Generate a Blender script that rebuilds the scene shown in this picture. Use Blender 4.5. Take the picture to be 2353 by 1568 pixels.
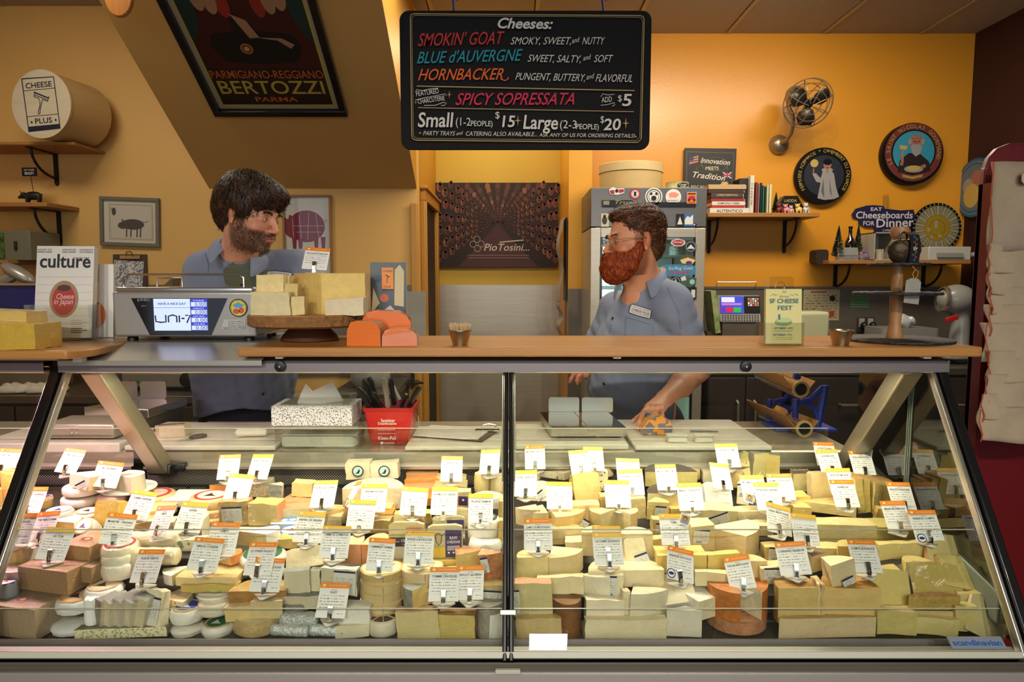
import bpy,bmesh,math,random
import numpy as np
from mathutils import Vector,Matrix,Euler
R=math.radians;MT=Matrix.Translation;MR=Matrix.Rotation
rnd=random.Random(7)
scene=bpy.context.scene
COL=scene.collection
for _o in list(bpy.data.objects):
 bpy.data.objects.remove(_o,do_unlink=True)
# ------------------------------------------------------------ camera
CAMZ,TH,F=1.5,R(5.3),1569.0
cam_d=bpy.data.cameras.new('camera');cam=bpy.data.objects.new('camera',cam_d);COL.objects.link(cam)
cam.location=(0,0,CAMZ);cam.rotation_euler=(R(90)-TH,0,0)
cam_d.lens=F/2353*36;cam_d.sensor_width=36;cam_d.clip_start=.05;cam_d.clip_end=60
scene.camera=cam
scene.view_settings.view_transform='Standard';scene.view_settings.look='None'
scene.view_settings.gamma=1;scene.view_settings.exposure=0.0
scene.view_settings.use_curve_mapping=False
scene.cycles.use_denoising=True
scene.cycles.max_bounces=10;scene.cycles.transparent_max_bounces=24
scene.cycles.glossy_bounces=4;scene.cycles.diffuse_bounces=4;scene.cycles.transmission_bounces=6
scene.cycles.sample_clamp_indirect=6
scene.cycles.caustics_reflective=False;scene.cycles.caustics_refractive=False
# ------------------------------------------------------------ world and lights
w=bpy.data.worlds.new('world');scene.world=w;w.use_nodes=True
w.node_tree.nodes['Background'].inputs[0].default_value=(.75,.85,1,1)
w.node_tree.nodes['Background'].inputs[1].default_value=.6
def area(name,loc,rot,size,power,color,spread=180):
 d=bpy.data.lights.new(name,'AREA');d.shape='RECTANGLE';d.size,d.size_y=size
 d.energy=power;d.color=color;d.spread=R(spread)
 o=bpy.data.objects.new(name,d);o.location=loc;o.rotation_euler=rot;COL.objects.link(o);return o
def spot(name,loc,target,power,color,angle,blend=.6,r=.05):
 d=bpy.data.lights.new(name,'SPOT');d.energy=power;d.color=color;d.spot_size=R(angle);d.spot_blend=blend
 d.shadow_soft_size=r
 o=bpy.data.objects.new(name,d);o.location=loc;COL.objects.link(o)
 o.rotation_euler=(Vector(target)-Vector(loc)).to_track_quat('-Z','Y').to_euler();return o
WARM=(1,.88,.70);CASE=(1,.93,.74);COOL=(.80,.88,1)
# lamps under the top rail of the case (fluorescent tubes), the ceiling lamps, and the shop window behind the camera
area('case_lamp_left',(-.48,1.630,1.277),(R(-14),0,0),(.86,.03),7.6,CASE)
area('case_lamp_right',(.46,1.630,1.277),(R(-14),0,0),(.80,.03),7.2,CASE)
area('meat_case_lamp',(-1.30,1.630,1.277),(R(-4),0,0),(.4,.03),7,(1,.58,.72))
area('window_daylight',(.3,-2.9,1.9),(R(90),0,0),(4.6,1.9),50,COOL)
area('ceiling_lamp_staff',(-.3,3.2,3.0),(0,0,0),(2.2,.5),38,WARM)
area('ceiling_lamp_right',(1.6,3.1,3.0),(R(10),0,0),(1.4,.4),42,WARM)
area('ceiling_lamp_left',(-2.2,2.6,3.0),(R(8),0,0),(.8,.4),20,WARM)
area('added_glint_panel',(.25,-1.72,3.05),(0,0,0),(.26,.30),18,COOL)  # added light panel, placed so the front glass mirrors a white window patch
area('hall_lamp',(-.1,4.6,3.0),(0,0,0),(.5,.4),10,(1,.85,.55))
for _x,_t in((-1.5,-.75),(-.75,-.25),(.75,.25),(1.5,.75)):
 spot('customer_track_spot',(_x,-2.25,2.90),(_t,1.5,.85),120,(1,.91,.76),42,.8,.05)
spot('track_spot',(1.2,2.9,2.95),(1.30,4.6,2.65),32,(1,.86,.6),85,1)
# ------------------------------------------------------------ pixel <-> place (photo pixels, 2353 x 1568)
def ray(x,y):
 u=(x-1176.5)/F;v=-(y-784)/F
 return Vector((u,math.cos(TH)+v*math.sin(TH),-math.sin(TH)+v*math.cos(TH)))
def at(x,y,Y):
 d=ray(x,y);return Vector((0,0,CAMZ))+d*(Y/d.y)
def atz(x,y,z):
 d=ray(x,y);return Vector((0,0,CAMZ))+d*((z-CAMZ)/d.z)
def atx(x,y,X):
 d=ray(x,y);return Vector((0,0,CAMZ))+d*(X/d.x)
def mpp(x,y,Y):
 return Y/ray(x,y).y/F
# ------------------------------------------------------------ materials
def lin(c):
 if isinstance(c,str):
  c=[int(c[i:i+2],16)/255 for i in(0,2,4)]
 return tuple(((v/12.92)if v<=.04045 else((v+.055)/1.055)**2.4)for v in c)+(1,)
MATS={}
def M(name,color='cccccc',rough=.55,metal=0.0,noise=None,bump=None,coat=0.0,emit=0.0,coord='Object',alpha=1.0,spec=.5,sss=0.0,trans=0.0,stretch=(1,1,1),c2=None,coat_rough=.06,aniso=0.0):
 """noise=(scale, amount) varies the colour towards c2 (or darker); bump=(scale, strength)."""
 if name in MATS:return MATS[name]
 m=bpy.data.materials.new(name);m.use_nodes=True;MATS[name]=m
 nt=m.node_tree;b=nt.nodes['Principled BSDF']
 b.inputs['Base Color'].default_value=lin(color);b.inputs['Roughness'].default_value=rough
 b.inputs['Metallic'].default_value=metal;b.inputs['Coat Weight'].default_value=coat
 b.inputs['Coat Roughness'].default_value=coat_rough;b.inputs['Alpha'].default_value=alpha
 b.inputs['Specular IOR Level'].default_value=spec;b.inputs['Transmission Weight'].default_value=trans
 if aniso:b.inputs['Anisotropic'].default_value=aniso
 if sss:
  b.inputs['Subsurface Weight'].default_value=sss;b.inputs['Subsurface Scale'].default_value=.01
 if emit:
  b.inputs['Emission Color'].default_value=lin(color);b.inputs['Emission Strength'].default_value=emit
 if noise or bump:
  tc=nt.nodes.new('ShaderNodeTexCoord');mp=nt.nodes.new('ShaderNodeMapping')
  mp.inputs['Scale'].default_value=stretch
  nt.links.new(tc.outputs[coord],mp.inputs[0])
 if noise:
  n=nt.nodes.new('ShaderNodeTexNoise');n.inputs['Scale'].default_value=noise[0];n.inputs['Detail'].default_value=6
  n.inputs['Roughness'].default_value=.65
  r=nt.nodes.new('ShaderNodeValToRGB');c=lin(color);d=lin(c2)if c2 else tuple(v*.45 for v in c[:3])+(1,)
  a=noise[1]
  r.color_ramp.elements[0].position=.32;r.color_ramp.elements[1].position=.68
  r.color_ramp.elements[0].color=tuple(c[i]*(1-a)+d[i]*a for i in range(3))+(1,)
  r.color_ramp.elements[1].color=c
  nt.links.new(mp.outputs[0],n.inputs['Vector']);nt.links.new(n.outputs[0],r.inputs[0]);nt.links.new(r.outputs[0],b.inputs['Base Color'])
 if bump:
  n=nt.nodes.new('ShaderNodeTexNoise');n.inputs['Scale'].default_value=bump[0];n.inputs['Detail'].default_value=3
  bp=nt.nodes.new('ShaderNodeBump');bp.inputs['Strength'].default_value=bump[1];bp.inputs['Distance'].default_value=.01
  nt.links.new(mp.outputs[0],n.inputs['Vector']);nt.links.new(n.outputs[0],bp.inputs['Height'])
  nt.links.new(bp.outputs[0],b.inputs['Coat Normal']if(coat and len(bump)>2)else b.inputs['Normal'])
 return m
def glass(name,tint='e9f5ee',refl=1.0,base=0.0,ior=1.5,rough=0.0):
 """thin pane: transparent with fresnel reflection"""
 if name in MATS:return MATS[name]
 m=bpy.data.materials.new(name);m.use_nodes=True;MATS[name]=m;nt=m.node_tree;nt.nodes.clear()
 o=nt.nodes.new('ShaderNodeOutputMaterial');mx=nt.nodes.new('ShaderNodeMixShader');t=nt.nodes.new('ShaderNodeBsdfTransparent')
 g=nt.nodes.new('ShaderNodeBsdfGlossy');g.inputs['Roughness'].default_value=rough;t.inputs[0].default_value=lin(tint)
 f=nt.nodes.new('ShaderNodeFresnel');ge=nt.nodes.new('ShaderNodeNewGeometry');mi_=nt.nodes.new('ShaderNodeMath');mi_.operation='MULTIPLY_ADD'
 mi_.inputs[1].default_value=1/ior-ior;mi_.inputs[2].default_value=ior;nt.links.new(ge.outputs['Backfacing'],mi_.inputs[0]);nt.links.new(mi_.outputs[0],f.inputs[0])
 ma=nt.nodes.new('ShaderNodeMath');ma.operation='MULTIPLY_ADD';ma.inputs[1].default_value=refl;ma.inputs[2].default_value=base
 nt.links.new(f.outputs[0],ma.inputs[0]);nt.links.new(ma.outputs[0],mx.inputs[0])
 nt.links.new(t.outputs[0],mx.inputs[1]);nt.links.new(g.outputs[0],mx.inputs[2]);nt.links.new(mx.outputs[0],o.inputs[0])
 return m
# ------------------------------------------------------------ mesh builder
class MB:
 def __init__(s):s.v=[];s.f=[];s.m=[]
 def add(s,vs,fs,mi=0,mat=None):
  k=len(s.v)
  if mat is not None:vs=[mat@Vector(p)for p in vs]
  s.v+=[tuple(p)for p in vs];s.f+=[tuple(i+k for i in f)for f in fs];s.m+=[mi]*len(fs)if isinstance(mi,int)else list(mi)
  return s
 def box(s,c,d,mi=0,rot=None):
  x,y,z=(t/2 for t in d)
  vs=[(-x,-y,-z),(x,-y,-z),(x,y,-z),(-x,y,-z),(-x,-y,z),(x,-y,z),(x,y,z),(-x,y,z)]
  mt=MT(c)@(Euler(rot).to_matrix().to_4x4()if rot else Matrix())
  return s.add(vs,[(3,2,1,0),(4,5,6,7),(0,1,5,4),(1,2,6,5),(2,3,7,6),(3,0,4,7)],mi,mt)
 def b2(s,a,b,mi=0):
  return s.box([(p+q)/2 for p,q in zip(a,b)],[abs(q-p)for p,q in zip(a,b)],mi)
 def prism(s,poly,h,mi=0,mat=None,side=None,top=None):
  """poly in XY (ccw), extruded z 0..h"""
  n=len(poly);vs=[(p[0],p[1],0)for p in poly]+[(p[0],p[1],h)for p in poly]
  fs=[tuple(range(n))[::-1],tuple(range(n,2*n))]+[(i,(i+1)%n,n+(i+1)%n,n+i)for i in range(n)]
  sd=mi if side is None else side
  ms=[mi,mi if top is None else top]+(list(sd)if isinstance(sd,(list,tuple))else[sd]*n)
  return s.add(vs,fs,ms,mat)
 def lathe(s,prof,seg=24,mi=0,mat=None,cap=True):
  """prof [(r, z)...] bottom to top about Z"""
  n=len(prof);vs=[];fs=[]
  for i in range(seg):
   a=2*math.pi*i/seg
   vs+=[(r*math.cos(a),r*math.sin(a),z)for r,z in prof]
  for i in range(seg):
   j=(i+1)%seg
   fs+=[(i*n+k,j*n+k,j*n+k+1,i*n+k+1)for k in range(n-1)]
  mis=[mi[k]if isinstance(mi,(list,tuple))else mi for i in range(seg)for k in range(n-1)]
  if cap:
   fs+=[tuple(i*n for i in range(seg))[::-1],tuple(i*n+n-1 for i in range(seg))]
   mis+=[mi[0],mi[-1]]if isinstance(mi,(list,tuple))else[mi,mi]
  return s.add(vs,fs,mis,mat)
 def tube(s,pts,r,seg=8,mi=0,closed=False,mat=None,flat=None):
  pts=[Vector(p)for p in pts];n=len(pts);rs=r if isinstance(r,(list,tuple))else[r]*n
  vs=[];fs=[];up=None
  for i,p in enumerate(pts):
   if closed:t=(pts[(i+1)%n]-pts[i-1])
   else:t=pts[min(i+1,n-1)]-pts[max(i-1,0)]
   t=t.normalized()if t.length>1e-9 else Vector((0,0,1))
   if up is None:
    up=Vector((0,0,1))if abs(t.z)<.9 else Vector((1,0,0))
   a=t.cross(up);a=a.normalized()if a.length>1e-6 else Vector((1,0,0));b=t.cross(a).normalized();up=-b if(-b).dot(up)>0 else b
   for k in range(seg):
    an=2*math.pi*k/seg
    vs.append(p+(a*math.cos(an)+b*math.sin(an)*(flat or 1))*rs[i])
  m=n if closed else n-1
  for i in range(m):
   j=(i+1)%n
   for k in range(seg):
    l=(k+1)%seg
    fs.append((i*seg+k,i*seg+l,j*seg+l,j*seg+k))
  if not closed:fs+=[tuple(range(seg))[::-1],tuple((n-1)*seg+k for k in range(seg))]
  return s.add(vs,fs,mi,mat)
 def sphere(s,c,r,mi=0,seg=14,rings=8,rot=None):
  rr=r if isinstance(r,(list,tuple))else(r,r,r)
  vs=[(0,0,-1)]
  for i in range(1,rings):
   a=-math.pi/2+math.pi*i/rings
   vs+=[(math.cos(a)*math.cos(2*math.pi*k/seg),math.cos(a)*math.sin(2*math.pi*k/seg),math.sin(a))for k in range(seg)]
  vs.append((0,0,1));fs=[]
  for k in range(seg):
   l=(k+1)%seg
   fs.append((0,1+l,1+k));fs.append((len(vs)-1,len(vs)-1-seg+k,len(vs)-1-seg+l))
   for i in range(rings-2):
    fs.append((1+i*seg+k,1+i*seg+l,1+(i+1)*seg+l,1+(i+1)*seg+k))
  mt=MT(c)@(Euler(rot).to_matrix().to_4x4()if rot else Matrix())@Matrix.Diagonal((*rr,1))
  return s.add(vs,fs,mi,mt)
 def mesh(s,me,mi=0,mat=None):
  vs=[v.co.copy()for v in me.vertices]
  return s.add(vs,[tuple(p.vertices)for p in me.polygons],mi,mat)
 def build(s,name,mats,parent=None,smooth=False,bevel=0,seg=2,loc=None,rot=None,angle=40,kind=None):
  me=bpy.data.meshes.new(name);me.from_pydata(s.v,[],s.f)
  if not isinstance(mats,(list,tuple)):mats=[mats]
  for m in mats:me.materials.append(m)
  me.polygons.foreach_set('material_index',s.m)
  if smooth:
   me.polygons.foreach_set('use_smooth',[True]*len(s.f))
   me.set_sharp_from_angle(angle=R(angle))
  me.update()
  o=bpy.data.objects.new(name,me);COL.objects.link(o)
  if parent is not None:o.parent=parent
  if loc is not None:o.location=loc
  if rot is not None:o.rotation_euler=rot
  if bevel:
   b=o.modifiers.new('bevel','BEVEL');b.width=bevel;b.segments=seg;b.limit_method='ANGLE';b.angle_limit=R(35)
   if not smooth:
    me.polygons.foreach_set('use_smooth',[True]*len(s.f));me.set_sharp_from_angle(angle=R(30))
    b.harden_normals=False
  if kind:o['kind']=kind
  return o
def tag(o,label,cat,group=None,kind=None):
 o['label']=label;o['category']=cat
 if group:o['group']=group
 if kind:o['kind']=kind
 return o
def thing(name,label,cat,loc=(0,0,0),rot=(0,0,0),group=None):
 o=bpy.data.objects.new(name,None);COL.objects.link(o);o.location=loc;o.rotation_euler=rot
 o.empty_display_size=.02
 return tag(o,label,cat,group)
def struct(name,mb,mats,**k):
 o=mb.build(name,mats,**k)
 if o.parent is None:o['kind']='structure'
 return o
def dup(root,loc=None,rot=None,label=None,group=None,scale=None):
 r=root.copy();COL.objects.link(r)
 if loc is not None:r.location=loc
 if rot is not None:r.rotation_euler=rot
 if scale is not None:r.scale=scale
 if label:r['label']=label
 if group:r['group']=group
 for ch in list(root.children):
  c=ch.copy();COL.objects.link(c);c.parent=r
  for g in ch.children:
   d=g.copy();COL.objects.link(d);d.parent=c
 return r
# ------------------------------------------------------------ lettering
def text_mesh(s,size=.01,shear=0.0,bold=0.0,align='CENTER',res=None,space=1.0,xs=1.0,line=1.0):
 """flat lettering in the XY plane, baseline at y=0"""
 c=bpy.data.curves.new('t','FONT');c.body=s;c.size=1;c.shear=shear;c.offset=bold*.55;res=res or(3 if size>.012 else 2 if size>.004 else 1);c.align_x=align
 c.resolution_u=res;c.fill_mode='FRONT';c.space_character=space;c.space_line=line
 o=bpy.data.objects.new('t',c);me=bpy.data.meshes.new_from_object(o)
 me.transform(Matrix.Diagonal((size*xs,size,size,1)))
 bpy.data.objects.remove(o);bpy.data.curves.remove(c)
 return me
def text(mb,s,x,y,size,mi=0,rot=0,z=0.0005,mat=None,fit=None,**k):
 """adds lettering to mb in its XY plane; fit = width to fill exactly"""
 me=text_mesh(s,size,**k)
 if fit and len(me.vertices):
  xs=[v.co.x for v in me.vertices];wd=max(xs)-min(xs)
  if wd>0:me.transform(Matrix.Diagonal((fit/wd,1,1,1)))
 t=MT((x,y,z))@MR(rot,4,'Z')
 mb.mesh(me,mi,(mat@t)if mat is not None else t);bpy.data.meshes.remove(me)
 return mb
def arc_text(mb,s,cx,cy,r,a0,a1,size,mi=0,z=.0005,inward=False,**k):
 """letters along an arc, from angle a0 to a1 (degrees, ccw from +x)"""
 n=len(s)
 for i,ch in enumerate(s):
  if ch==' ':continue
  a=R(a0+(a1-a0)*i/max(n-1,1))
  text(mb,ch,cx+r*math.cos(a),cy+r*math.sin(a),size,mi,(a+math.pi/2)if inward else(a-math.pi/2),z,**k)
 return mb
UP=MR(R(90),4,'X')
def disc(mb,cx,cy,r,mi=0,z=0.0,seg=28,ry=None,a0=0,a1=360,mat=None):
 ry=ry or r;full=abs(a1-a0)>=360
 pts=[(cx+r*math.cos(R(a0+(a1-a0)*i/seg)),cy+ry*math.sin(R(a0+(a1-a0)*i/seg)),z)for i in range(seg if full else seg+1)]
 if not full:pts.append((cx,cy,z))
 return mb.add(pts,[tuple(range(len(pts)))],mi,mat)
def ring(mb,cx,cy,r0,r1,mi=0,z=0.0,seg=32,mat=None,sy=1.0):
 vs=[];fs=[]
 for i in range(seg):
  a=2*math.pi*i/seg
  vs+=[(cx+r0*math.cos(a),cy+sy*r0*math.sin(a),z),(cx+r1*math.cos(a),cy+sy*r1*math.sin(a),z)]
 for i in range(seg):
  j=(i+1)%seg;fs.append((2*i,2*i+1,2*j+1,2*j))
 return mb.add(vs,fs,mi,mat)
def rect(mb,x0,y0,x1,y1,mi=0,z=0.0,mat=None):
 return mb.add([(x0,y0,z),(x1,y0,z),(x1,y1,z),(x0,y1,z)],[(0,1,2,3)],mi,mat)
def poly(mb,pts,mi=0,z=0.0,mat=None):
 return mb.add([(p[0],p[1],z)for p in pts],[tuple(range(len(pts)))],mi,mat)
def rrect(x0,y0,x1,y1,r,n=5):
 out=[]
 for cx,cy,a in((x1-r,y0+r,-90),(x1-r,y1-r,0),(x0+r,y1-r,90),(x0+r,y0+r,180)):
  out+=[(cx+r*math.cos(R(a+90*i/n)),cy+r*math.sin(R(a+90*i/n)))for i in range(n+1)]
 return out
def strip(mb,pts,w,mi=0,z=0.0,mat=None,taper=False):
 """flat brush stroke along 2D points"""
 vs=[];n=len(pts)
 for i,p in enumerate(pts):
  a=pts[max(i-1,0)];b=pts[min(i+1,n-1)];dx,dy=b[0]-a[0],b[1]-a[1];l=math.hypot(dx,dy)or 1
  h=w/2*((.35+.65*math.sin(math.pi*(i+.3)/(n-.4)))if taper else 1)
  vs+=[(p[0]-dy/l*h,p[1]+dx/l*h,z),(p[0]+dy/l*h,p[1]-dx/l*h,z)]
 return mb.add(vs,[(2*i+1,2*i+3,2*i+2,2*i)for i in range(n-1)],mi,mat)
# ------------------------------------------------------------ rounded solids from a distance field (people, soft goods)
def smin(a,b,k):
 h=np.clip(.5+.5*(b-a)/k,0,1);return b*(1-h)+a*h-k*h*(1-h)
class Field:
 """signed distance on a grid; surface extracted by surface nets"""
 def __init__(s,lo,hi,h):
  s.lo=np.array(lo,float);s.h=h;s.n=np.ceil((np.array(hi)-s.lo)/h).astype(int)+1
  g=[s.lo[i]+h*np.arange(s.n[i])for i in range(3)]
  s.X,s.Y,s.Z=np.meshgrid(*g,indexing='ij');s.d=np.full(s.n,9.0);s.xf=None
 def P(s):return s.X,s.Y,s.Z
 def ell(s,c,r,rot=None):
  x,y,z=s.X-c[0],s.Y-c[1],s.Z-c[2]
  if rot is not None:
   m=np.array(Euler([R(a)for a in rot]).to_matrix().transposed())
   x,y,z=(m[i,0]*x+m[i,1]*y+m[i,2]*z for i in range(3))
  k0=np.sqrt((x/r[0])**2+(y/r[1])**2+(z/r[2])**2)+1e-9
  k1=np.sqrt((x/r[0]**2)**2+(y/r[1]**2)**2+(z/r[2]**2)**2)+1e-9
  return k0*(k0-1)/k1
 def cone(s,a,b,ra,rb):
  a=np.array(a,float);b=np.array(b,float);ab=b-a;L=(ab**2).sum()
  t=np.clip(((s.X-a[0])*ab[0]+(s.Y-a[1])*ab[1]+(s.Z-a[2])*ab[2])/L,0,1)
  dx,dy,dz=s.X-a[0]-t*ab[0],s.Y-a[1]-t*ab[1],s.Z-a[2]-t*ab[2]
  return np.sqrt(dx*dx+dy*dy+dz*dz)-(ra+(rb-ra)*t)
 def u(s,d,k=.01):s.d=smin(s.d,d,k);return s
 def cut(s,d,k=.005):s.d=-smin(-s.d,d,k);return s
 def extract(s):
  d=s.d;sg=d<0;n=d.shape
  c=[sg[i:n[0]-1+i,j:n[1]-1+j,k:n[2]-1+k]for i in(0,1)for j in(0,1)for k in(0,1)]
  al=np.logical_and.reduce(c);an=np.logical_or.reduce(c);cell=an&~al
  idx=np.full(cell.shape,-1);ci=np.argwhere(cell);idx[cell]=np.arange(len(ci))
  acc=np.zeros((len(ci),3));cnt=np.zeros(len(ci))
  cor=[(i,j,k)for i in(0,1)for j in(0,1)for k in(0,1)]
  for a in range(8):
   for ax in range(3):
    if cor[a][ax]:continue
    bb=list(cor[a]);bb[ax]=1
    pa=ci+cor[a];pb=ci+bb
    da=d[pa[:,0],pa[:,1],pa[:,2]];db=d[pb[:,0],pb[:,1],pb[:,2]]
    m=(da<0)!=(db<0);t=np.where(m,da/np.where(da-db==0,1,da-db),0)
    q=pa.astype(float);q[:,ax]+=t
    acc[m]+=q[m];cnt[m]+=1
  v=acc/cnt[:,None]*s.h+s.lo
  fs=[]
  for ax in range(3):
   sl0=[slice(1,-1)]*3;sl1=[slice(1,-1)]*3
   sl0[ax]=slice(0,-1);sl1[ax]=slice(1,None)
   a=sg[tuple(sl0)];b=sg[tuple(sl1)];o1,o2=[(1,2),(2,0),(0,1)][ax]
   for flip,mask in((False,a&~b),(True,~a&b)):
    e=np.argwhere(mask);off=np.ones(3,int);off[ax]=0;e=e+off
    if not len(e):continue
    def g(u_,v_):
     q=e.copy();q[:,o1]-=u_;q[:,o2]-=v_;return idx[q[:,0],q[:,1],q[:,2]]
    quad=np.stack([g(1,1),g(0,1),g(0,0),g(1,0)],1)
    fs.append(quad[:,::-1]if flip else quad)
  f=np.concatenate(fs);f=f[(f>=0).all(1)]
  return v,f
def field_obj(name,fl,mats,parent=None,fn=None,smooth_it=0,xf=None,attr=None):
 v,f=fl.extract()
 me=bpy.data.meshes.new(name);me.from_pydata(v.tolist(),[],f.tolist())
 if not isinstance(mats,(list,tuple)):mats=[mats]
 for m in mats:me.materials.append(m)
 me.polygons.foreach_set('use_smooth',[True]*len(f))
 if fn is not None:
  mid=v[f].mean(1);me.polygons.foreach_set('material_index',fn(mid).astype(int).tolist())
 if attr is not None:
  ca=me.color_attributes.new('tone','FLOAT_COLOR','POINT');col=attr(v)
  ca.data.foreach_set('color',np.concatenate([col,np.ones((len(v),1))],1).ravel())
 if xf is not None:me.transform(xf)
 me.update();o=bpy.data.objects.new(name,me);COL.objects.link(o)
 if parent is not None:o.parent=parent
 if smooth_it:
  s=o.modifiers.new('smooth','SMOOTH');s.iterations=smooth_it;s.factor=.5
 return o
# ============================================================ room shell
m_orange=M('orange wall paint','e0982a',.32,noise=(1.2,.10),bump=(60,.05))
m_cream=M('warm cream wall paint','dcae62',.6,noise=(1.5,.08),bump=(60,.05))
m_soffit=M('tan soffit paint','cda35c',.6,noise=(1.5,.08))
m_hall=M('mustard wall paint','ccaa3e',.6,noise=(1.5,.06))
m_hallside=M('ochre wall paint','b98526',.5)
m_red=M('dark red wall paint','2c0608',.6,noise=(2,.2))
m_floor=M('brown quarry tile','6a5240',.5,noise=(4,.4))
m_grout=M('grout','3a322a',.8)
m_ceil=M('off white acoustic tile','a89f90',.9,noise=(90,.18),bump=(200,.4))
m_tbar=M('ceiling grid','b9a888',.6)
m_steel=M('brushed stainless steel','c4bca8',.34,.55,noise=(3,.25),stretch=(1,1,30),bump=(8,.05))
m_steelh=M('brushed stainless steel, long grain','c2bbab',.3,.6,noise=(3,.2),stretch=(1,30,30))
m_steeld=M('dull dark steel','7d7364',.4,.5,noise=(3,.3))
m_dark=M('dark void','0c0806',.9)
m_woodtrim=M('varnished pine casing','c08a34',.4,noise=(6,.3),stretch=(1,1,.1))
YL,YH,YC,YR,XR,ZC=4.15,5.2,4.4,4.6,3.01,3.08
XS0,XS1,XC0,XC1=-1.81,-.57,.36,.507
o=struct('floor',MB().b2((-3.6,-3.2,-.06),(XR+.1,5.4,0)),m_grout)
tile=None
mb=MB()
for i in range(22):
 for j in range(28):
  x,y=-3.58+i*.305,-3.1+j*.305
  if x+.3>XR or y+.3>5.2:continue
  mb.b2((x,y,0),(x+.298,y+.298,.008+.001*((i*7+j*3)%3)))
t=mb.build('floor_tiles',m_floor,o);t['kind']='stuff'
struct('wall_left',MB().b2((-3.7,-3.2,0),(-3.6,YL,ZC+.06)),m_cream)
struct('wall_back_left',MB().b2((-3.7,YL,0),(XS1,YL+.1,ZC+.06)),m_cream)
struct('wall_hall_left',MB().b2((XS1-.1,YL+.1,0),(XS1,YH,ZC+.06)),m_hallside)
struct('wall_hall_back',MB().b2((XS1-.1,YH,0),(XC1,YH+.1,ZC+.06)),m_hall)
struct('wall_column',MB().b2((XC0,YC,0),(XC1,YH,ZC+.06)),M('column paint','e5a62e',.4,noise=(2,.06)))
struct('wall_back_right',MB().b2((XC1,YR,0),(XR+.1,YR+.1,ZC+.06)),m_orange)
struct('wall_right',MB().b2((XR,-3.2,0),(XR+.1,YR,ZC+.06)),m_red)
# shop front behind the camera
mb=MB().b2((-3.7,-3.3,0),(XR+.1,-3.2,.7)).b2((-3.7,-3.3,2.9),(XR+.1,-3.2,ZC+.06))
for x in(-3.65,-2.0,0,1.6,2.95):mb.b2((x-.08,-3.3,.7),(x+.08,-3.2,2.9))
struct('wall_front',mb,m_red)
# soffit under the stairs: its underside runs up towards the customer side
mb=MB();zs=2.03;sl=math.tan(R(33.5));y2=YL-(ZC-zs)/sl
mb.add([(XS0,YL,zs),(XS0,y2,ZC),(XS0,YL,ZC),(XS1,YL,zs),(XS1,y2,ZC),(XS1,YL,ZC)],
[(0,1,2),(5,4,3),(0,3,4,1),(1,4,5,2),(2,5,3,0)],[0,1,0,0,0])
struct('soffit_wall',mb,[m_soffit,m_hallside])
# ceiling: grid of lay-in tiles
ce=struct('ceiling',MB().b2((-3.6,-3.2,ZC+.03),(XR+.1,5.3,ZC+.08)),m_tbar)
tl=None
xs=[-3.6+i*.625 for i in range(11)];ys=[5.2-j*1.23 for j in range(0,7)]
for i,x in enumerate(xs):
 for j,y in enumerate(ys):
  if x+.2>XR+.1:continue
  if tl is None:
   b=MB().b2((.006,-1.21,0),(.605,-.006,.018));tl=b.build('ceiling_tile',m_ceil,ce);q=tl
  else:
   q=tl.copy();COL.objects.link(q)
  q.location=(x,y,ZC)
mb=MB()
for x in xs:mb.b2((x-.012,-3.2,ZC-.004),(x+.012,5.2,ZC+.002))
for y in ys:mb.b2((-3.6,y-.012,ZC-.005),(XR,y+.012,ZC+.001))
mb.build('ceiling_grid',m_tbar,ce)
# steel wainscots
struct('trim_1',MB().b2((XS1+.002,YH-.012,.1),(XC0-.002,YH-.001,at(1100,655,YH).z)),m_steel)
struct('trim_2',MB().b2((XC0+.001,YC-.012,.1),(XC1+.001,YC-.001,at(1330,664,YC).z)),m_steeld)
zt=at(1900,660,YR).z
mb=MB().b2((XC1+.2,YR-.012,.9),(XR-.002,YR-.001,zt)).b2((XC1+.2,YR-.02,zt-.012),(XR-.002,YR-.001,zt+.004))
struct('trim_3',mb,m_steeld)
zt2=at(700,655,YL).z
struct('trim_4',MB().b2((-3.55,YL-.012,.9),(XS1-.02,YL-.001,zt2)),m_steeld)
# door casing in the hall
zd=at(980,468,4.5).z
d=MB()
d.b2((XS1-.001,4.32,0),(XS1+.028,4.42,zd)).b2((XS1-.001,4.32,zd),(XS1+.032,5.14,zd+.09)).b2((XS1-.001,5.05,0),(XS1+.028,5.14,zd))
d.b2((XS1-.001,4.34,0),(XS1+.036,4.36,zd)).b2((XS1-.001,4.30,zd+.07),(XS1+.045,5.17,zd+.09))
o=struct('door_1',d,m_woodtrim,bevel=.004)
p=MB().b2((XS1-.004,4.42,0),(XS1+.004,5.05,zd)).build('doorway_shade',M('dark doorway','2a1a0a',.7),o)  # flat dark sheet painting the shade inside the open doorway
struct('trim_5',MB().b2((XS1-.035,YL-.03,0),(XS1+.006,YL+.002,at(965,468,YL).z)),m_woodtrim,bevel=.004)
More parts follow.
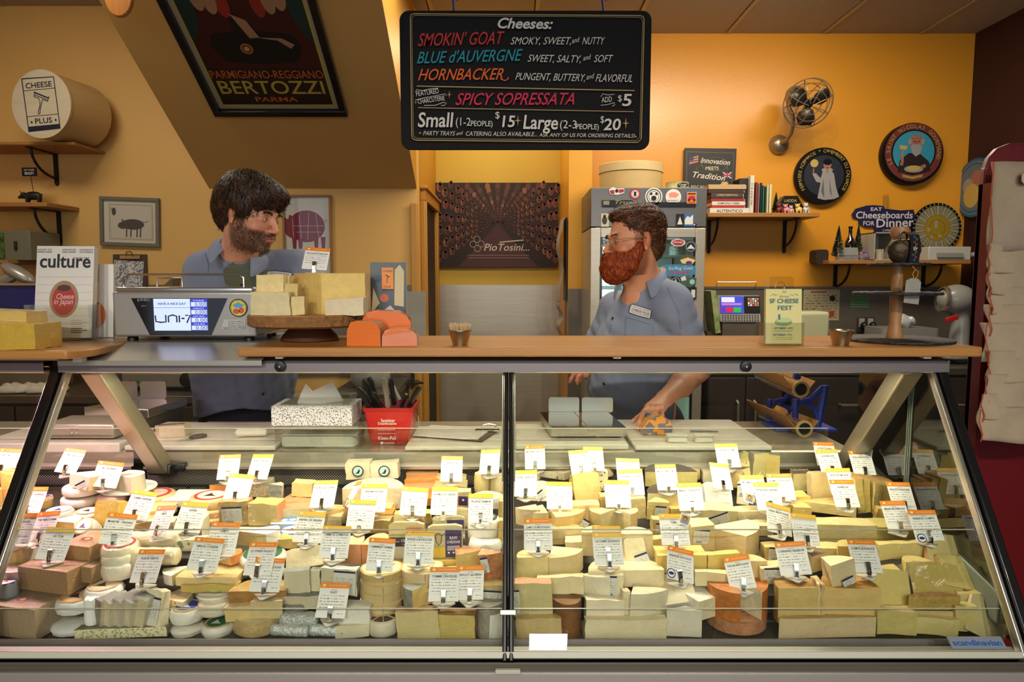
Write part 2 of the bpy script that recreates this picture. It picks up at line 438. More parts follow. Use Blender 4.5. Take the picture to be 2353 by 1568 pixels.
# ============================================================ refrigerated display case and counter
m_rail=M('satin aluminium rail','8d8380',.4,.6,noise=(40,.06),stretch=(.05,1,1))
m_alu=M('bright aluminium','c9c4b6',.3,.9)
m_whitep=M('cream enamel','c2bda8',.4)
m_casebase=M('grey case panel','a29a94',.35,.3)
m_black=M('black rubber','0d0c0b',.35,coat=.4)
m_blk=M('black plastic','141312',.4)
m_deck=M('deck steel','5a5444',.4,.5,noise=(6,.2))
m_glass=glass('clear case glass','f9fbf8',1.0)
m_gedge=M('polished glass edge','a9b8a4',.2,emit=0)
m_gedge2=M('glass edge, pale','cfc9a8',.15,.2)
m_oak=M('oiled oak','c48a44',.38,noise=(9,.55),bump=(30,.12),stretch=(.12,1.6,1.6),c2='8f5a22',coat=.15,coat_rough=.25)
m_plexi=glass('clear acrylic','f4f5f2',1.0,.015)
m_board=M('white cutting board plastic','e9e3d2',.45,noise=(5,.08),bump=(90,.06))
m_perf=bpy.data.materials.new('perforated steel');m_perf.use_nodes=True
nt=m_perf.node_tree;pb=nt.nodes['Principled BSDF'];pb.inputs['Metallic'].default_value=.6;pb.inputs['Roughness'].default_value=.4
tc=nt.nodes.new('ShaderNodeTexCoord');mp=nt.nodes.new('ShaderNodeMapping');mp.inputs['Scale'].default_value=(1,0,1);vo=nt.nodes.new('ShaderNodeTexVoronoi')
vo.inputs['Scale'].default_value=185;vo.inputs['Randomness'].default_value=0;rp=nt.nodes.new('ShaderNodeValToRGB')
mp.inputs['Rotation'].default_value=(0,R(45),0)
rp.color_ramp.interpolation='CONSTANT';rp.color_ramp.elements[0].color=lin('0b0807');rp.color_ramp.elements[1].color=lin('9a9286');rp.color_ramp.elements[1].position=.36
nt.links.new(tc.outputs['Object'],mp.inputs[0]);nt.links.new(mp.outputs[0],vo.inputs['Vector']);nt.links.new(vo.outputs['Distance'],rp.inputs[0]);nt.links.new(rp.outputs[0],pb.inputs['Base Color'])
def zd_(y,D):return at(1176,y,D).z
GT=(1.600,1.292);GB=(1.262,zd_(1497,1.262))
def gy(z):t=(z-GB[1])/(GT[1]-GB[1]);return GB[0]+(GT[0]-GB[0])*t
def extrude_x(mb,prof,x0,x1,mi=0):
 n=len(prof);vs=[(x0,p[0],p[1])for p in prof]+[(x1,p[0],p[1])for p in prof]
 ms=mi if isinstance(mi,(list,tuple))else[mi]*(n-1)
 return mb.add(vs,[(i,i+1,n+i+1,n+i)for i in range(n-1)],list(ms))
def pane(mb,x0,x1,z0,z1,off=0,th=.005,mi=0):
 """sheet lying on the sloped glass plane, off metres inside it"""
 n=Vector((0,GT[1]-GB[1],-(GT[0]-GB[0]))).normalized()
 a=[Vector((x,gy(z),z))+n*o for o in(off,off+th)for(x,z)in((x0,z0),(x1,z0),(x1,z1),(x0,z1))]
 return mb.add(a,[(0,1,2,3),(7,6,5,4),(0,4,5,1),(1,5,6,2),(2,6,7,3),(3,7,4,0)],mi)
XL,XRR=-1.052,.985
def build_case(x0,x1,label,splits,ends):
 c=thing('display_case',label,'display case',((x0+x1)/2,1.3,0));ox=(x0+x1)/2
 inv=MT((-ox,-1.3,0))
 def put(mb,name,mats,**k):
  mb.v=[tuple(inv@Vector(v))for v in mb.v];return mb.build(name,mats,c,**k)
 z=zd_
# outside skin, from the pan lip out over the sill and down to the floor
 prof=[(1.330,z(1472,1.33)),(1.325,z(1468,1.325)),(1.315,z(1470,1.315)),(1.312,z(1485,1.312)),(1.285,z(1487,1.285)),(1.275,z(1497,1.275))]
 b=MB();extrude_x(b,prof,x0,x1,[0,0,1,0,0]);put(b,'inner_sill',[M('dull sill aluminium','8f8b7e',.5,.3),m_rail],smooth=False)
 b=MB();extrude_x(b,[(1.275,z(1497,1.275)),(1.254,z(1499,1.254)),(1.250,z(1513,1.250)),(1.258,z(1516,1.258))],x0,x1,0);put(b,'sill_band',m_whitep)
 b=MB();extrude_x(b,[(1.256,z(1515,1.256)),(1.262,z(1521,1.262)),(1.247,z(1522.5,1.247)),(1.243,z(1524,1.243)),(1.243,z(1528,1.243)),(1.247,z(1530,1.247)),(1.247,z(1541,1.247)),
 (1.242,z(1542,1.242)),(1.242,z(1546,1.242)),(1.248,z(1548,1.248))],x0,x1,[1,1,0,0,0,2,0,0,0]);put(b,'bumper_trim',[m_alu,m_black,m_steeld])
 b=MB();extrude_x(b,[(1.248,z(1547,1.248)),(1.236,z(1568,1.236)),(1.240,.60),(1.26,.15)],x0,x1);put(b,'front_panel',m_casebase)
 b=MB();extrude_x(b,[(1.26,.15),(1.34,.14),(1.34,.0)],x0,x1);put(b,'kick_plate',m_dark)
# the deck, its back wall and the work shelf
 b=MB();extrude_x(b,[(1.330,z(1474,1.33)),(1.334,.760),(1.50,.775),(1.91,.835),(1.92,.885)],x0,x1);put(b,'deck',m_deck)
 b=MB();b.b2((x0,1.915,.885),(x1,1.93,z(1112,1.93)))
 for k in range(int((x1-x0)/.055)):
  b.b2((x0+.02+k*.055,1.908,.895),(x0+.062+k*.055,1.916,.900),1)
 put(b,'air_duct',[m_dark,m_steeld])
 b=MB().b2((x0,1.925,z(1112,1.93)),(x1,1.93,z(1079,1.925)));put(b,'perforated_panel',m_perf)
 b=MB();extrude_x(b,[(1.915,z(1081,1.915)),(1.905,z(1079,1.905)),(1.905,z(1073,1.905)),(1.918,z(1071,1.918)),(1.922,1.001),(1.932,1.004),(2.33,1.004),(2.335,.94)],x0,x1,[1,1,1,0,1,0,0])
 put(b,'work_shelf',[m_steel,m_alu])
 b=MB().b2((x0,1.94,.05),(x1,2.32,.93));put(b,'case_body',m_steeld)
# top rail
 zt,zb=z(829,1.575),z(857,1.572)
 b=MB();extrude_x(b,[(1.61,z(858,1.61)),(1.572,zb),(1.570,zb+.002),(1.570,zt-.006),(1.575,zt-.002),(1.585,zt),(1.60,z(822,1.6)),(1.87,z(822,1.6)),(1.87,zb),(1.61,zb)],x0-(.0 if ends[0]else 0),x1+(.028 if ends[1]else 0),[1,1,0,0,0,2,2,2,2])
 if ends[1]:b.b2((x1+.026,1.572,zb),(x1+.03,1.87,zt))
 put(b,'top_rail',[m_rail,m_alu,m_steeld])
# glass
 for i in range(len(splits)-1):
  a,e=splits[i]+.012,splits[i+1]-.012
  b=MB();pane(b,a,e,GB[1]+.002,GT[1]);g=put(b,'front_glass',m_glass)
  for(yy,off,nm)in((1216,.010,'upper_pane_edge'),(1398,.010,'lower_pane_edge')):
   zz=None
   lo,hi=GB[1],GT[1]
   for _ in range(40):
    mid=(lo+hi)/2;p=Vector((0,gy(mid),mid));dd=p-Vector((0,0,CAMZ))
    py=784-F*((dd.y*math.sin(TH)+dd.z*math.cos(TH))/(dd.y*math.cos(TH)-dd.z*math.sin(TH)))
    if py>yy:lo=mid
    else:hi=mid
   b=MB();pane(b,a,e,mid-.0009,mid+.0007,.004,.004);put(b,nm,m_gedge2)
 return c,put
case_r,put_r=build_case(XL,XRR,'long refrigerated cheese display case with sloped glass front and grey top rail',[XL,-.008,XRR],(0,1))
# mullion, end frames, struts
n=Vector((0,GT[1]-GB[1],-(GT[0]-GB[0]))).normalized();dn=Vector((0,GB[0]-GT[0],GB[1]-GT[1])).normalized()
def bar(x,wd,mat,name,t0=0.0,t1=1.0,off=-.012,th=.022,put=put_r,round_=True):
 a=Vector((x,GT[0],GT[1]));L=(Vector((0,GB[0],GB[1]))-Vector((0,GT[0],GT[1]))).length
 mb=MB();p0=a+dn*L*t0-n*(-off);p1=a+dn*L*t1-n*(-off)
 h=wd/2;k=th
 sec=[(-h,0),(-h*.7,-k*.4),(h*.7,-k*.4),(h,0),(h,k*.6),(-h,k*.6)]
 vs=[p0+Vector((s[0],0,0))+n*s[1]for s in sec]+[p1+Vector((s[0],0,0))+n*s[1]for s in sec]
 m=len(sec);mb.add(vs,[(i,(i+1)%m,m+(i+1)%m,m+i)for i in range(m)]+[tuple(range(m))[::-1],tuple(range(m,2*m))])
 return put(mb,name,mat,bevel=.002)
bar(-.014,.011,m_black,'mullion',-.005,1.03,.0,.02);bar(-.0015,.011,m_black,'mullion',-.005,1.03,.0,.02)
bar(-.021,.003,m_gedge2,'glass_edge_strip',0,.45,.004,.006);bar(.006,.003,m_gedge2,'glass_edge_strip',0,.45,.004,.006)
p=at(1168,1404,1.31);mb=MB().box((p.x-.0005,1.300,p.z),(.032,.02,.010),rot=(R(-35),0,0));put_r(mb,'pane_clamp',m_alu,bevel=.001)
bar(XL-.016,.030,m_black,'end_gasket',-.02,1.03,.0,.03);bar(XL+.006,.012,m_alu,'end_frame',-.02,1.03,.0,.02)
bar(XRR+.022,.026,m_black,'end_gasket',-.02,1.04,.0,.03);bar(XRR+.002,.012,m_alu,'end_frame',-.02,1.04,.0,.02)
def strut(x,wd):
 a=Vector((x,1.61,1.29));b=Vector((x,1.895,.965));d=(b-a).normalized();u=Vector((1,0,0));v=d.cross(u)
 mb=MB();vs=[p+u*(s*wd/2)+v*(t*.024)for p in(a,b)for s,t in((-1,-1),(1,-1),(1,1),(-1,1))]
 mb.add(vs,[(3,2,1,0),(4,5,6,7),(0,1,5,4),(1,2,6,5),(2,3,7,6),(3,0,4,7)])
 s_=put_r(mb,'strut',M('champagne aluminium','a99c82',.38,.7),bevel=.004)
 mb=MB().box((x,1.905,.955),(wd+.016,.05,.03),rot=(R(-15),0,0)).box((x-(.04 if x>0 else-.04),1.915,.963),(.05,.03,.022));put_r(mb,'strut_foot',m_black,bevel=.004)
strut(-.995,.046);strut(.945,.046)
# end pane on the right: glass with its rear upright edge
vs=[(XRR,GT[0]+.01,GT[1]-.005),(XRR,GB[0]+.02,GB[1]),(XRR,1.335,.80),(XRR,1.92,.88),(XRR,1.92,1.29)]
mb=MB();mb.add(vs+[(v[0]+.006,v[1],v[2])for v in vs],[(0,1,2,3,4),(9,8,7,6,5)]+[(i,5+i,5+(i+1)%5,(i+1)%5)for i in range(5)]);put_r(mb,'end_glass',glass('end pane glass','b9bcb0',1.25,.03))
for k in(0,.008,.016):put_r(MB().box((XRR-.002,1.655+k,1.06),(.002,.003,.44)),'end_glass_edge',M('dim glass edge','6f7768',.2))
mb=MB();mb.add([(XRR-.003,1.325,.80),(XRR-.003,1.325,.865),(XRR-.003,1.60,.925),(XRR-.003,1.91,1.0),(XRR-.003,1.91,.80),(XRR+.02,1.325,.80),(XRR+.02,1.325,.865),(XRR+.02,1.60,.925),(XRR+.02,1.91,1.0),(XRR+.02,1.91,.80)],
[(0,1,2,3,4),(9,8,7,6,5)]+[(i,5+i,5+(i+1)%5,(i+1)%5)for i in range(5)]);put_r(mb,'end_wall',M('grey green end wall','6e7263',.5),bevel=.003)
# round black bosses with screws on the rail, and small rail screws
for x in(645,1713):
 p=at(x,842,1.57);o=put_r(MB().lathe([(0,0),(.0125,0),(.0135,.002),(.0125,.007),(.004,.0085),(0,.0085)],24,mat=MT((p.x,1.570,p.z))@MR(R(90),4,'X'),cap=False),'rail_knob',m_blk,smooth=True)
 s_=MB().lathe([(0,.0085),(.0026,.0085),(.0022,.0098),(0,.0098)],10,mat=MT((0,0,0))@MR(R(90),4,'X'),cap=False).build('screw',m_alu,o,loc=(p.x-(XL+XRR)/2,1.570-1.3,p.z))
# name plate on the sill, bottom right, and the joint cover in the middle
p=at(2245,1479,1.262)
pl=put_r(MB().box((p.x,1.2635,p.z),(.105,.003,.024),rot=(R(-55),0,0)),'name_plate',M('name plate','9fa5ae',.3,.3))
tm=MB();text(tm,'scandinavian',0,-.006,.0155,bold=.03,res=2,fit=.094,z=.0022);tm.build('plate_lettering',M('plate blue','1a5fb8',.4),pl).matrix_local=MT((p.x-(XL+XRR)/2,-.0365,p.z))@MR(R(35),4,'X')
p=at(1167,1543,1.24);put_r(MB().box((p.x,1.24,p.z),(.048,.008,.008)),'joint_cover',m_whitep,bevel=.001)
case_l,put_l=build_case(-1.95,XL-.034,'neighbouring refrigerated case lit pink, at the end of the cheese case',[-1.95,XL-.03],(0,0))
# ------------------------------------------------------------ counter tops
z0,z1=zd_(821,1.55),zd_(799,1.55)
xa,xb=at(545,800,1.55).x,at(2266,805,1.55).x
mb=MB();out=[(xa,1.55),(xb-.012,1.55),(xb,1.562),(xb,1.875),(xa+.07,1.875),(xa+.055,1.82)]
mb.prism(out,z1-z0,mat=MT((0,0,z0)))
counter=mb.build('wooden_counter',m_oak,bevel=.004,seg=3)
counter.data.transform(MT((0,-1.7,-z0)));counter.location=(0,1.7,z0)
tag(counter,'long oiled oak counter board lying on top of the cheese case','counter')
for x in(642,1418,2130):
 p=at(x,824,1.565);MB().box((p.x,1.572-1.7,-.0028),(.018,.02,.005)).build('rubber_pad',M('white pad','d8d4c8',.5),counter,bevel=.001)
zs0,zs1=zd_(829,1.553),zd_(787,1.68)
mb=MB();xl=at(130,828,1.55).x;xr2=at(600,828,1.55).x;xm=at(160,787,1.68).x
mb.add([(xl,1.553,zs0),(xr2,1.553,zs0),(xr2,1.68,zs1),(xm,1.68,zs1),(xr2,2.0,zs1),(xm,2.0,zs1),(xl,1.553,zs0-.012),(xr2,1.553,zs0-.012),(xl-.06,2.0,zs0),(xl-.03,1.70,zs0-.004)],
[(0,1,2,3),(3,2,4,5),(6,7,1,0),(3,5,8,9),(0,3,9)])
st=mb.build('steel_scale_shelf',m_steelh);tag(st,'brushed steel shelf with sloped front under the big scale','counter')
mb=MB().b2((-1.95,1.56,zd_(829,1.56)),(xl+.0,1.9,zd_(829,1.56)+.004));tag(mb.build('steel_ledge',m_steelh),'flat steel ledge beneath the yellow cheese board','counter')
# ------------------------------------------------------------ work shelf: low acrylic guard, cutting boards
mb=MB().b2((XL+.03,1.912,.972),(.90,1.916,zd_(985,1.914))).b2((-1.95,1.912,.972),(XL+.02,1.916,zd_(985,1.914)))
sg=mb.build('acrylic_guard',m_plexi);tag(sg,'low clear acrylic guard along the front of the work shelf','guard')
MB().b2((-1.95,1.9115,zd_(985,1.914)),(.90,1.9165,zd_(985,1.914)+.0016)).build('guard_edge',m_gedge2,sg)
def board(px0,px1,Y0,Y1,z0,th,label,skew=0.0):
 xa,xb=at(px0,1030,Y0).x,at(px1,1030,Y0).x
 pts=[(xa,Y0),(xb,Y0),(xb+skew,Y1),(xa+skew,Y1)]
 cx,cy=(xa+xb)/2,(Y0+Y1)/2
 mb=MB().prism([(p[0]-cx,p[1]-cy)for p in pts],th)
 o=mb.build('cutting_board',m_board,bevel=.004,seg=3,loc=(cx,cy,z0));return tag(o,label,'cutting board')
WS=1.0045
board(285,632,1.925,2.25,WS,.014,'white cutting board under the grey knife and the wrapped white cheeses',-.02)
board(75,275,1.925,2.12,WS-.018,.040,'thick white plastic block under the steel weighing pan lit pink')
board(930,1152,1.925,2.2,WS,.012,'white cutting board under the clipboard with paper beside the red pail')
board(1185,1445,1.935,2.22,WS,.016,'white board carrying the twin plate scale')
board(1460,1775,1.925,2.30,WS,.013,'white cutting board under the hand and the mottled cheese',.0)
board(-60,60,1.93,2.2,WS,.02,'white board at the far end of the pink lit work shelf')
# ============================================================ the cheese heap
S1=[(1.337,.764),(1.352,.788),(1.385,.836),(1.44,.868),(1.90,.935)]
def heap(x,y,up=0.0,fwd=0.0):
 """where the line of sight through a photo pixel meets the surface of the heap (raised by up)"""
 lo,hi=1.20,1.93;d=ray(x,y)
 def sz(Y):
  for(a,b),(c,e)in zip(S1,S1[1:]):
   if Y<=c or(c,e)==S1[-1]:return b+(e-b)*(max(Y,1.325)-a)/(c-a)+up
 for _ in range(40):
  m=(lo+hi)/2;z=CAMZ+d.z/d.y*m
  if z>sz(m):lo=m
  else:hi=m
 p=at(x,y,lo);return p
PAL=dict(py='e8d499',y='e6ca7c',iv='ecdeb4',w='e9e3d2',ow='dfd3b4',ora='e08a22',tan='c9a660',lt='dcbf82',br='80552a',ob='bf6e26',gr='978c74',ash='8b8d80',dk='4b3a26',
gy='d6c272',box='a68762',wood='d9bd80',white='f2efe6',cream='efdcae',foil='cfd2c8',pink='e6b9b4',gold='d9b95c',sm='b88a4c',org='d88a50',lb='c7dbe2',sal='d8694e',pur='3c2450')
RINDY=('br','ob','gr','ash','dk','tan','sm')
def CM(k,wrap=True):
 nm='cheese '+k+(' wrapped'if wrap else '')
 if nm in MATS:return MATS[nm]
 if k in RINDY:m=M(nm,PAL[k],.6,noise=(55,.55),bump=(70,.5),coat=.55 if wrap else 0,coat_rough=.08)
 elif k=='foil':m=M(nm,PAL[k],.35,.25,noise=(90,.3),bump=(150,.6))
 elif k in('white','w'):m=M(nm,PAL[k],.55,noise=(20,.10),bump=(38,.35),coat=.35 if wrap else 0,coat_rough=.1)
 else:m=M(nm,PAL[k],.5,noise=(34,.24),bump=(70,.16),coat=1.0 if wrap else 0,coat_rough=.10,c2='a8843e'if k not in('iv','cream','ow')else 'b8a070')
 nt=m.node_tree;b=nt.nodes['Principled BSDF'];src=b.inputs['Base Color'].links[0].from_socket;hv_=nt.nodes.new('ShaderNodeHueSaturation');oi=nt.nodes.new('ShaderNodeObjectInfo')
 for inp,lo_,hi_ in(('Value',.80,1.06),('Saturation',1.12,.84),('Hue',.494,.506)):
  mr=nt.nodes.new('ShaderNodeMapRange');mr.inputs['To Min'].default_value=lo_;mr.inputs['To Max'].default_value=hi_;fm=nt.nodes.new('ShaderNodeMath');fm.operation='FRACT';ml=nt.nodes.new('ShaderNodeMath');ml.operation='MULTIPLY';ml.inputs[1].default_value={'Value':1,'Saturation':7.3,'Hue':13.7}[inp]
  nt.links.new(oi.outputs['Random'],ml.inputs[0]);nt.links.new(ml.outputs[0],fm.inputs[0]);nt.links.new(fm.outputs[0],mr.inputs['Value']);nt.links.new(mr.outputs[0],hv_.inputs[inp])
 nt.links.new(src,hv_.inputs['Color']);nt.links.new(hv_.outputs[0],b.inputs['Base Color'])
 if wrap and k not in('foil',):
  nt=m.node_tree;b=nt.nodes['Principled BSDF'];n=nt.nodes.new('ShaderNodeTexNoise');n.inputs['Scale'].default_value=42;n.inputs['Distortion'].default_value=3.5;n.inputs['Detail'].default_value=4
  bp=nt.nodes.new('ShaderNodeBump');bp.inputs['Strength'].default_value=1.0;bp.inputs['Distance'].default_value=.010
  tc=nt.nodes.new('ShaderNodeTexCoord');nt.links.new(tc.outputs['Object'],n.inputs['Vector']);nt.links.new(n.outputs[0],bp.inputs['Height']);nt.links.new(bp.outputs[0],b.inputs['Coat Normal'])
 return m
def spotted(k,spot='2a2620',scale=120,thr=.60):
 nm='cheese %s spotted %s %d'%(k,spot,scale)
 if nm in MATS:return MATS[nm]
 m=M(nm,PAL[k],.5,coat=.5);nt=m.node_tree;b=nt.nodes['Principled BSDF']
 tc=nt.nodes.new('ShaderNodeTexCoord');n=nt.nodes.new('ShaderNodeTexNoise');n.inputs['Scale'].default_value=scale;n.inputs['Detail'].default_value=1
 r=nt.nodes.new('ShaderNodeValToRGB');r.color_ramp.elements[0].position=thr;r.color_ramp.elements[1].position=thr+.06;r.color_ramp.elements[0].color=lin(PAL[k]);r.color_ramp.elements[1].color=lin(spot)
 nt.links.new(tc.outputs['Object'],n.inputs['Vector']);nt.links.new(n.outputs[0],r.inputs[0]);nt.links.new(r.outputs[0],b.inputs['Base Color']);return m
m_navy=M('navy label ink','161c46',.5);m_lab=M('price label paper','d9d6c8',.5,coat=.2);m_ink=M('black print','1a1714',.6)
_print={}
def lines_mat(name,paper,ink='2a2622',period=.0036,scale=700):
 if name in MATS:return MATS[name]
 m=M(name,paper,.5);nt=m.node_tree;b=nt.nodes['Principled BSDF'];N=nt.nodes.new;L=nt.links.new
 tc=N('ShaderNodeTexCoord');sp=N('ShaderNodeSeparateXYZ');L(tc.outputs['Object'],sp.inputs[0])
 dv=N('ShaderNodeMath');dv.operation='DIVIDE';dv.inputs[1].default_value=period;L(sp.outputs[1],dv.inputs[0])
 fr=N('ShaderNodeMath');fr.operation='FRACT';L(dv.outputs[0],fr.inputs[0])
 g1=N('ShaderNodeMath');g1.operation='COMPARE';g1.inputs[1].default_value=.5;g1.inputs[2].default_value=.17;L(fr.outputs[0],g1.inputs[0])
 mp=N('ShaderNodeMapping');mp.inputs['Scale'].default_value=(1,.55,1);L(tc.outputs['Object'],mp.inputs[0])
 n=N('ShaderNodeTexNoise');n.inputs['Scale'].default_value=scale;n.inputs['Detail'].default_value=2;L(mp.outputs[0],n.inputs['Vector'])
 g2=N('ShaderNodeMath');g2.operation='GREATER_THAN';g2.inputs[1].default_value=.52;L(n.outputs[0],g2.inputs[0])
 mu=N('ShaderNodeMath');mu.operation='MULTIPLY';L(g1.outputs[0],mu.inputs[0]);L(g2.outputs[0],mu.inputs[1])
 mx=N('ShaderNodeMix');mx.data_type='RGBA';mx.inputs['A'].default_value=lin(paper);mx.inputs['B'].default_value=lin(ink);L(mu.outputs[0],mx.inputs['Factor']);L(mx.outputs['Result'],b.inputs['Base Color']);return m
m_print=lines_mat('price label print','d9d6c8')
def price_label(parent,w,h,mat4):
 key=(round(w,3),round(h,3))
 if key not in _print:
  mb=MB();rect(mb,-w/2,-h/2,w/2,h/2,0);rect(mb,-w/2,h/2-.004,w/2,h/2,1,.0003)
  rect(mb,-w*.42,-h*.32,w*.42,h*.24,2,.0002)
  for i in range(9):rect(mb,-w*.3+i*w*.045,-h*.46,-w*.3+i*w*.045+w*(.015+.01*(i%2)),-h*.33,3,.0003)
  me=mb.build('price_label',[m_lab,m_navy,m_print,m_ink]);_print[key]=me.data;bpy.data.objects.remove(me)
 o=bpy.data.objects.new('price_label',_print[key]);COL.objects.link(o);o.parent=parent;o.matrix_local=mat4;return o
FRONT=lambda x,y,z,r=0,tilt=0:MT((x,y,z))@MR(R(90+tilt),4,'X')@MR(R(r),4,'Z')
def solid(poly_,H,side_m=0,bev=.003,seg=2,jit=.0012,cap_m=(0,0),rs=None,lean=0.0):
 """bevelled prism with softly uneven faces; side_m per edge"""
 bm=bmesh.new();vb=[bm.verts.new((p[0],p[1],0))for p in poly_];vt=[bm.verts.new((p[0]*(1-lean),p[1]*(1-lean),H))for p in poly_];n=len(poly_)
 f=bm.faces.new(vb[::-1]);f.material_index=cap_m[0];f=bm.faces.new(vt);f.material_index=cap_m[1]
 for i in range(n):
  f=bm.faces.new((vb[i],vb[(i+1)%n],vt[(i+1)%n],vt[i]));f.material_index=side_m[i]if isinstance(side_m,(list,tuple))else side_m
 es=[e for e in bm.edges if e.calc_face_angle(0)>R(25)]
 bmesh.ops.bevel(bm,geom=es,offset=bev,segments=seg,profile=.6,affect='EDGES',clamp_overlap=True)
 if n==4 and jit>.001:
  bmesh.ops.subdivide_edges(bm,edges=[e for e in bm.edges if e.calc_length()>.014],cuts=3,use_grid_fill=True)
  q1,q2=rnd.random()*50,rnd.random()*50
  for v in bm.verts:
   x,y,z=v.co;v.co+=Vector((math.sin(y*140+q1)*math.sin(z*170+q2),math.sin(x*130+q2)*math.sin(z*150+q1),math.sin(x*120+q1)*math.sin(y*140+q2)))*.0011
 rs=rs or rnd;a,b,c=rs.random()*9,rs.random()*9,rs.random()*9
 for v in bm.verts:
  x,y,z=v.co;v.co+=Vector((math.sin(z*60+a)+math.sin(y*90+b),math.sin(x*70+b)+math.sin(z*50+c),math.sin(x*55+c)*math.cos(y*60+a)))*jit*.5
 return bm
def bm_obj(bm,name,mats,parent=None,angle=50):
 me=bpy.data.meshes.new(name);bmesh.ops.recalc_face_normals(bm,faces=bm.faces[:]);bm.to_mesh(me);bm.free()
 for m in mats:me.materials.append(m)
 me.polygons.foreach_set('use_smooth',[True]*len(me.polygons));me.set_sharp_from_angle(angle=R(angle))
 o=bpy.data.objects.new(name,me);COL.objects.link(o)
 if parent:o.parent=parent
 return o
def cheese(kind,x0,y0,x1,y1,c,label,c2=None,fr=.55,rz=0,tx=0,ty=0,a=0,lab=None,up=0.0,group=None,ctop=None,disc_=None,cat='cheese',name=None,wrap=True,spot=None,H=None,n=1,txt=None,fwd=0,th=.03,slices=0,dy=None):
 cx=(x0+x1)/2;p=heap(cx,y1,up);mp=mpp(cx,y1,p.y)
 W=(x1-x0)*mp;hp=(y1-y0)*mp;el=math.atan((CAMZ-p.z)/p.y)
 Hh=H or fr*hp/math.cos(el);Dp=dy or max((1-fr)*hp/math.sin(el),.02)
 P0=spotted(c,*spot)if spot else CM(c,wrap);R0=CM(c2 or c,wrap);T0=CM(ctop,wrap)if ctop else(R0 if c2 else P0)
 mats=[P0,R0,T0];rot=(R(tx),R(ty),R(rz));loc=Vector((p.x,p.y+Dp/2+fwd,p.z));o=None;front=-Dp/2;nm=name or 'cheese_'+dict(blk='block',wdg='wedge',slab='piece',whl='round',half='half_wheel',log='roll',pak='round',tub='tub',wbx='box',box='carton').get(kind,'piece')
 if kind in('blk','box'):
  b=solid([(-W/2,-Dp/2),(W/2,-Dp/2),(W/2,Dp/2),(-W/2,Dp/2)],Hh,[0,1,1,1]if c2 else 0,.0048 if kind=='blk'else .0012,cap_m=(1,2),jit=.0016 if kind=='blk'else .0003)
  o=bm_obj(b,nm,mats)
 elif kind=='wdg':
  r=1.0;sp=34 if th==.03 else th;pts=[(0,0)]+[(math.cos(R(-sp+2*sp*i/8)),math.sin(R(-sp+2*sp*i/8)))for i in range(9)]
  ca,sa=math.cos(R(a+180)),math.sin(R(a+180));pts=[(q[0]*ca-q[1]*sa,q[0]*sa+q[1]*ca)for q in pts]
  xs=[q[0]for q in pts];ys=[q[1]for q in pts];mx,my=(max(xs)+min(xs))/2,(max(ys)+min(ys))/2
  kx,ky=W/(max(xs)-min(xs)),Dp/(max(ys)-min(ys));pts=[((q[0]-mx)*kx,(q[1]-my)*ky)for q in pts]
  o=bm_obj(solid(pts,Hh,[0]+[1]*8+[0],.0045,cap_m=(1,2)),nm,mats)
 elif kind=='half':
  pts=[(-W/2,-Dp/2)]+[(W/2*math.cos(R(t)),-Dp/2+Dp*math.sin(R(t)))for t in range(0,181,15)][:-1]
  pts=[(-W/2,-Dp/2)]+[(W/2*math.cos(R(t)),-Dp/2+Dp*math.sin(R(t)))for t in range(0,180,15)]
  k=len(pts);o=bm_obj(solid(pts,Hh,[0]+[1]*(k-1),max(.003,Hh*.14),3,cap_m=(1,2)),nm,mats)
 elif kind=='slab':
  D2=th;h2=hp;w2=W;q=a
  pts=[(-w2/2,0),(w2/2*(1-.02*q),0),(w2/2*(1-.05*q),h2*.94),(w2/2*.62,h2),(-w2/2*.75,h2*.99),(-w2/2,h2*.93)]
  b=solid(pts,D2,1 if c2 else 0,.0045,cap_m=(0,0));bmesh.ops.transform(b,matrix=MT((0,D2,0))@MR(R(90),4,'X'),verts=b.verts[:]);o=bm_obj(b,nm,mats);front=0
  Dp=0;loc=Vector((p.x,p.y,p.z+.001));rot=(R(-tx if tx else-22),R(ty),R(rz));Hh=h2
 elif kind in('whl','pak'):
  r=W/2;e=min(.006 if kind=='whl'else .009,Hh*.3);mb=MB()
  if not H:Hh=max(hp-2*r*math.sin(el),.012)/math.cos(el)
  prof=[(0,0),(r-e,0),(r-e*.3,e*.3),(r,e),(r,Hh-e),(r-e*.3,Hh-e*.3),(r-e,Hh)]
  if kind=='pak':prof=[(0,0),(r*.93,0),(r,e),(r*.99,Hh*.6),(r*.93,Hh-e*.4),(r*.86,Hh)]
  mb.lathe(prof+[(0,Hh)],36 if kind=='whl'else 30,[1]*(len(prof)-1)+[2],cap=False)
  if kind=='pak':
   for i,v in enumerate(mb.v):
    t=math.atan2(v[1],v[0]);q=1+.022*math.sin(t*11+v[2]*90)+.014*math.sin(t*23+1);mb.v[i]=(v[0]*q,v[1]*q,v[2]*(1+.03*math.sin(t*7)))
  o=mb.build(nm,mats,smooth=True,angle=60);loc=Vector((p.x,p.y+r,p.z));Dp=2*r
  if disc_:top_label(o,r*.80,Hh+(.0006 if kind=='whl'else .0022),disc_,txt)
 elif kind=='log':
  r=hp/2/1.05;mb=MB();pts=[(-W/2,0,r),(-W/2+.003,0,r)]+[(-W/2+W*t/8,0,r)for t in range(1,8)]+[(W/2-.003,0,r),(W/2,0,r)]
  mb.tube(pts,[r*.75]+[r*(1+.04*math.sin(i*2.3))for i in range(9)]+[r*.75],20);o=mb.build(nm,mats[:1],smooth=True,angle=60);loc=Vector((p.x,p.y+r,p.z));Dp=2*r;front=-r;Hh=2*r
 elif kind=='tub':
  r=W/2;mb=MB();
  if not H:Hh=max(hp-2*r*math.sin(el),.015)/math.cos(el)
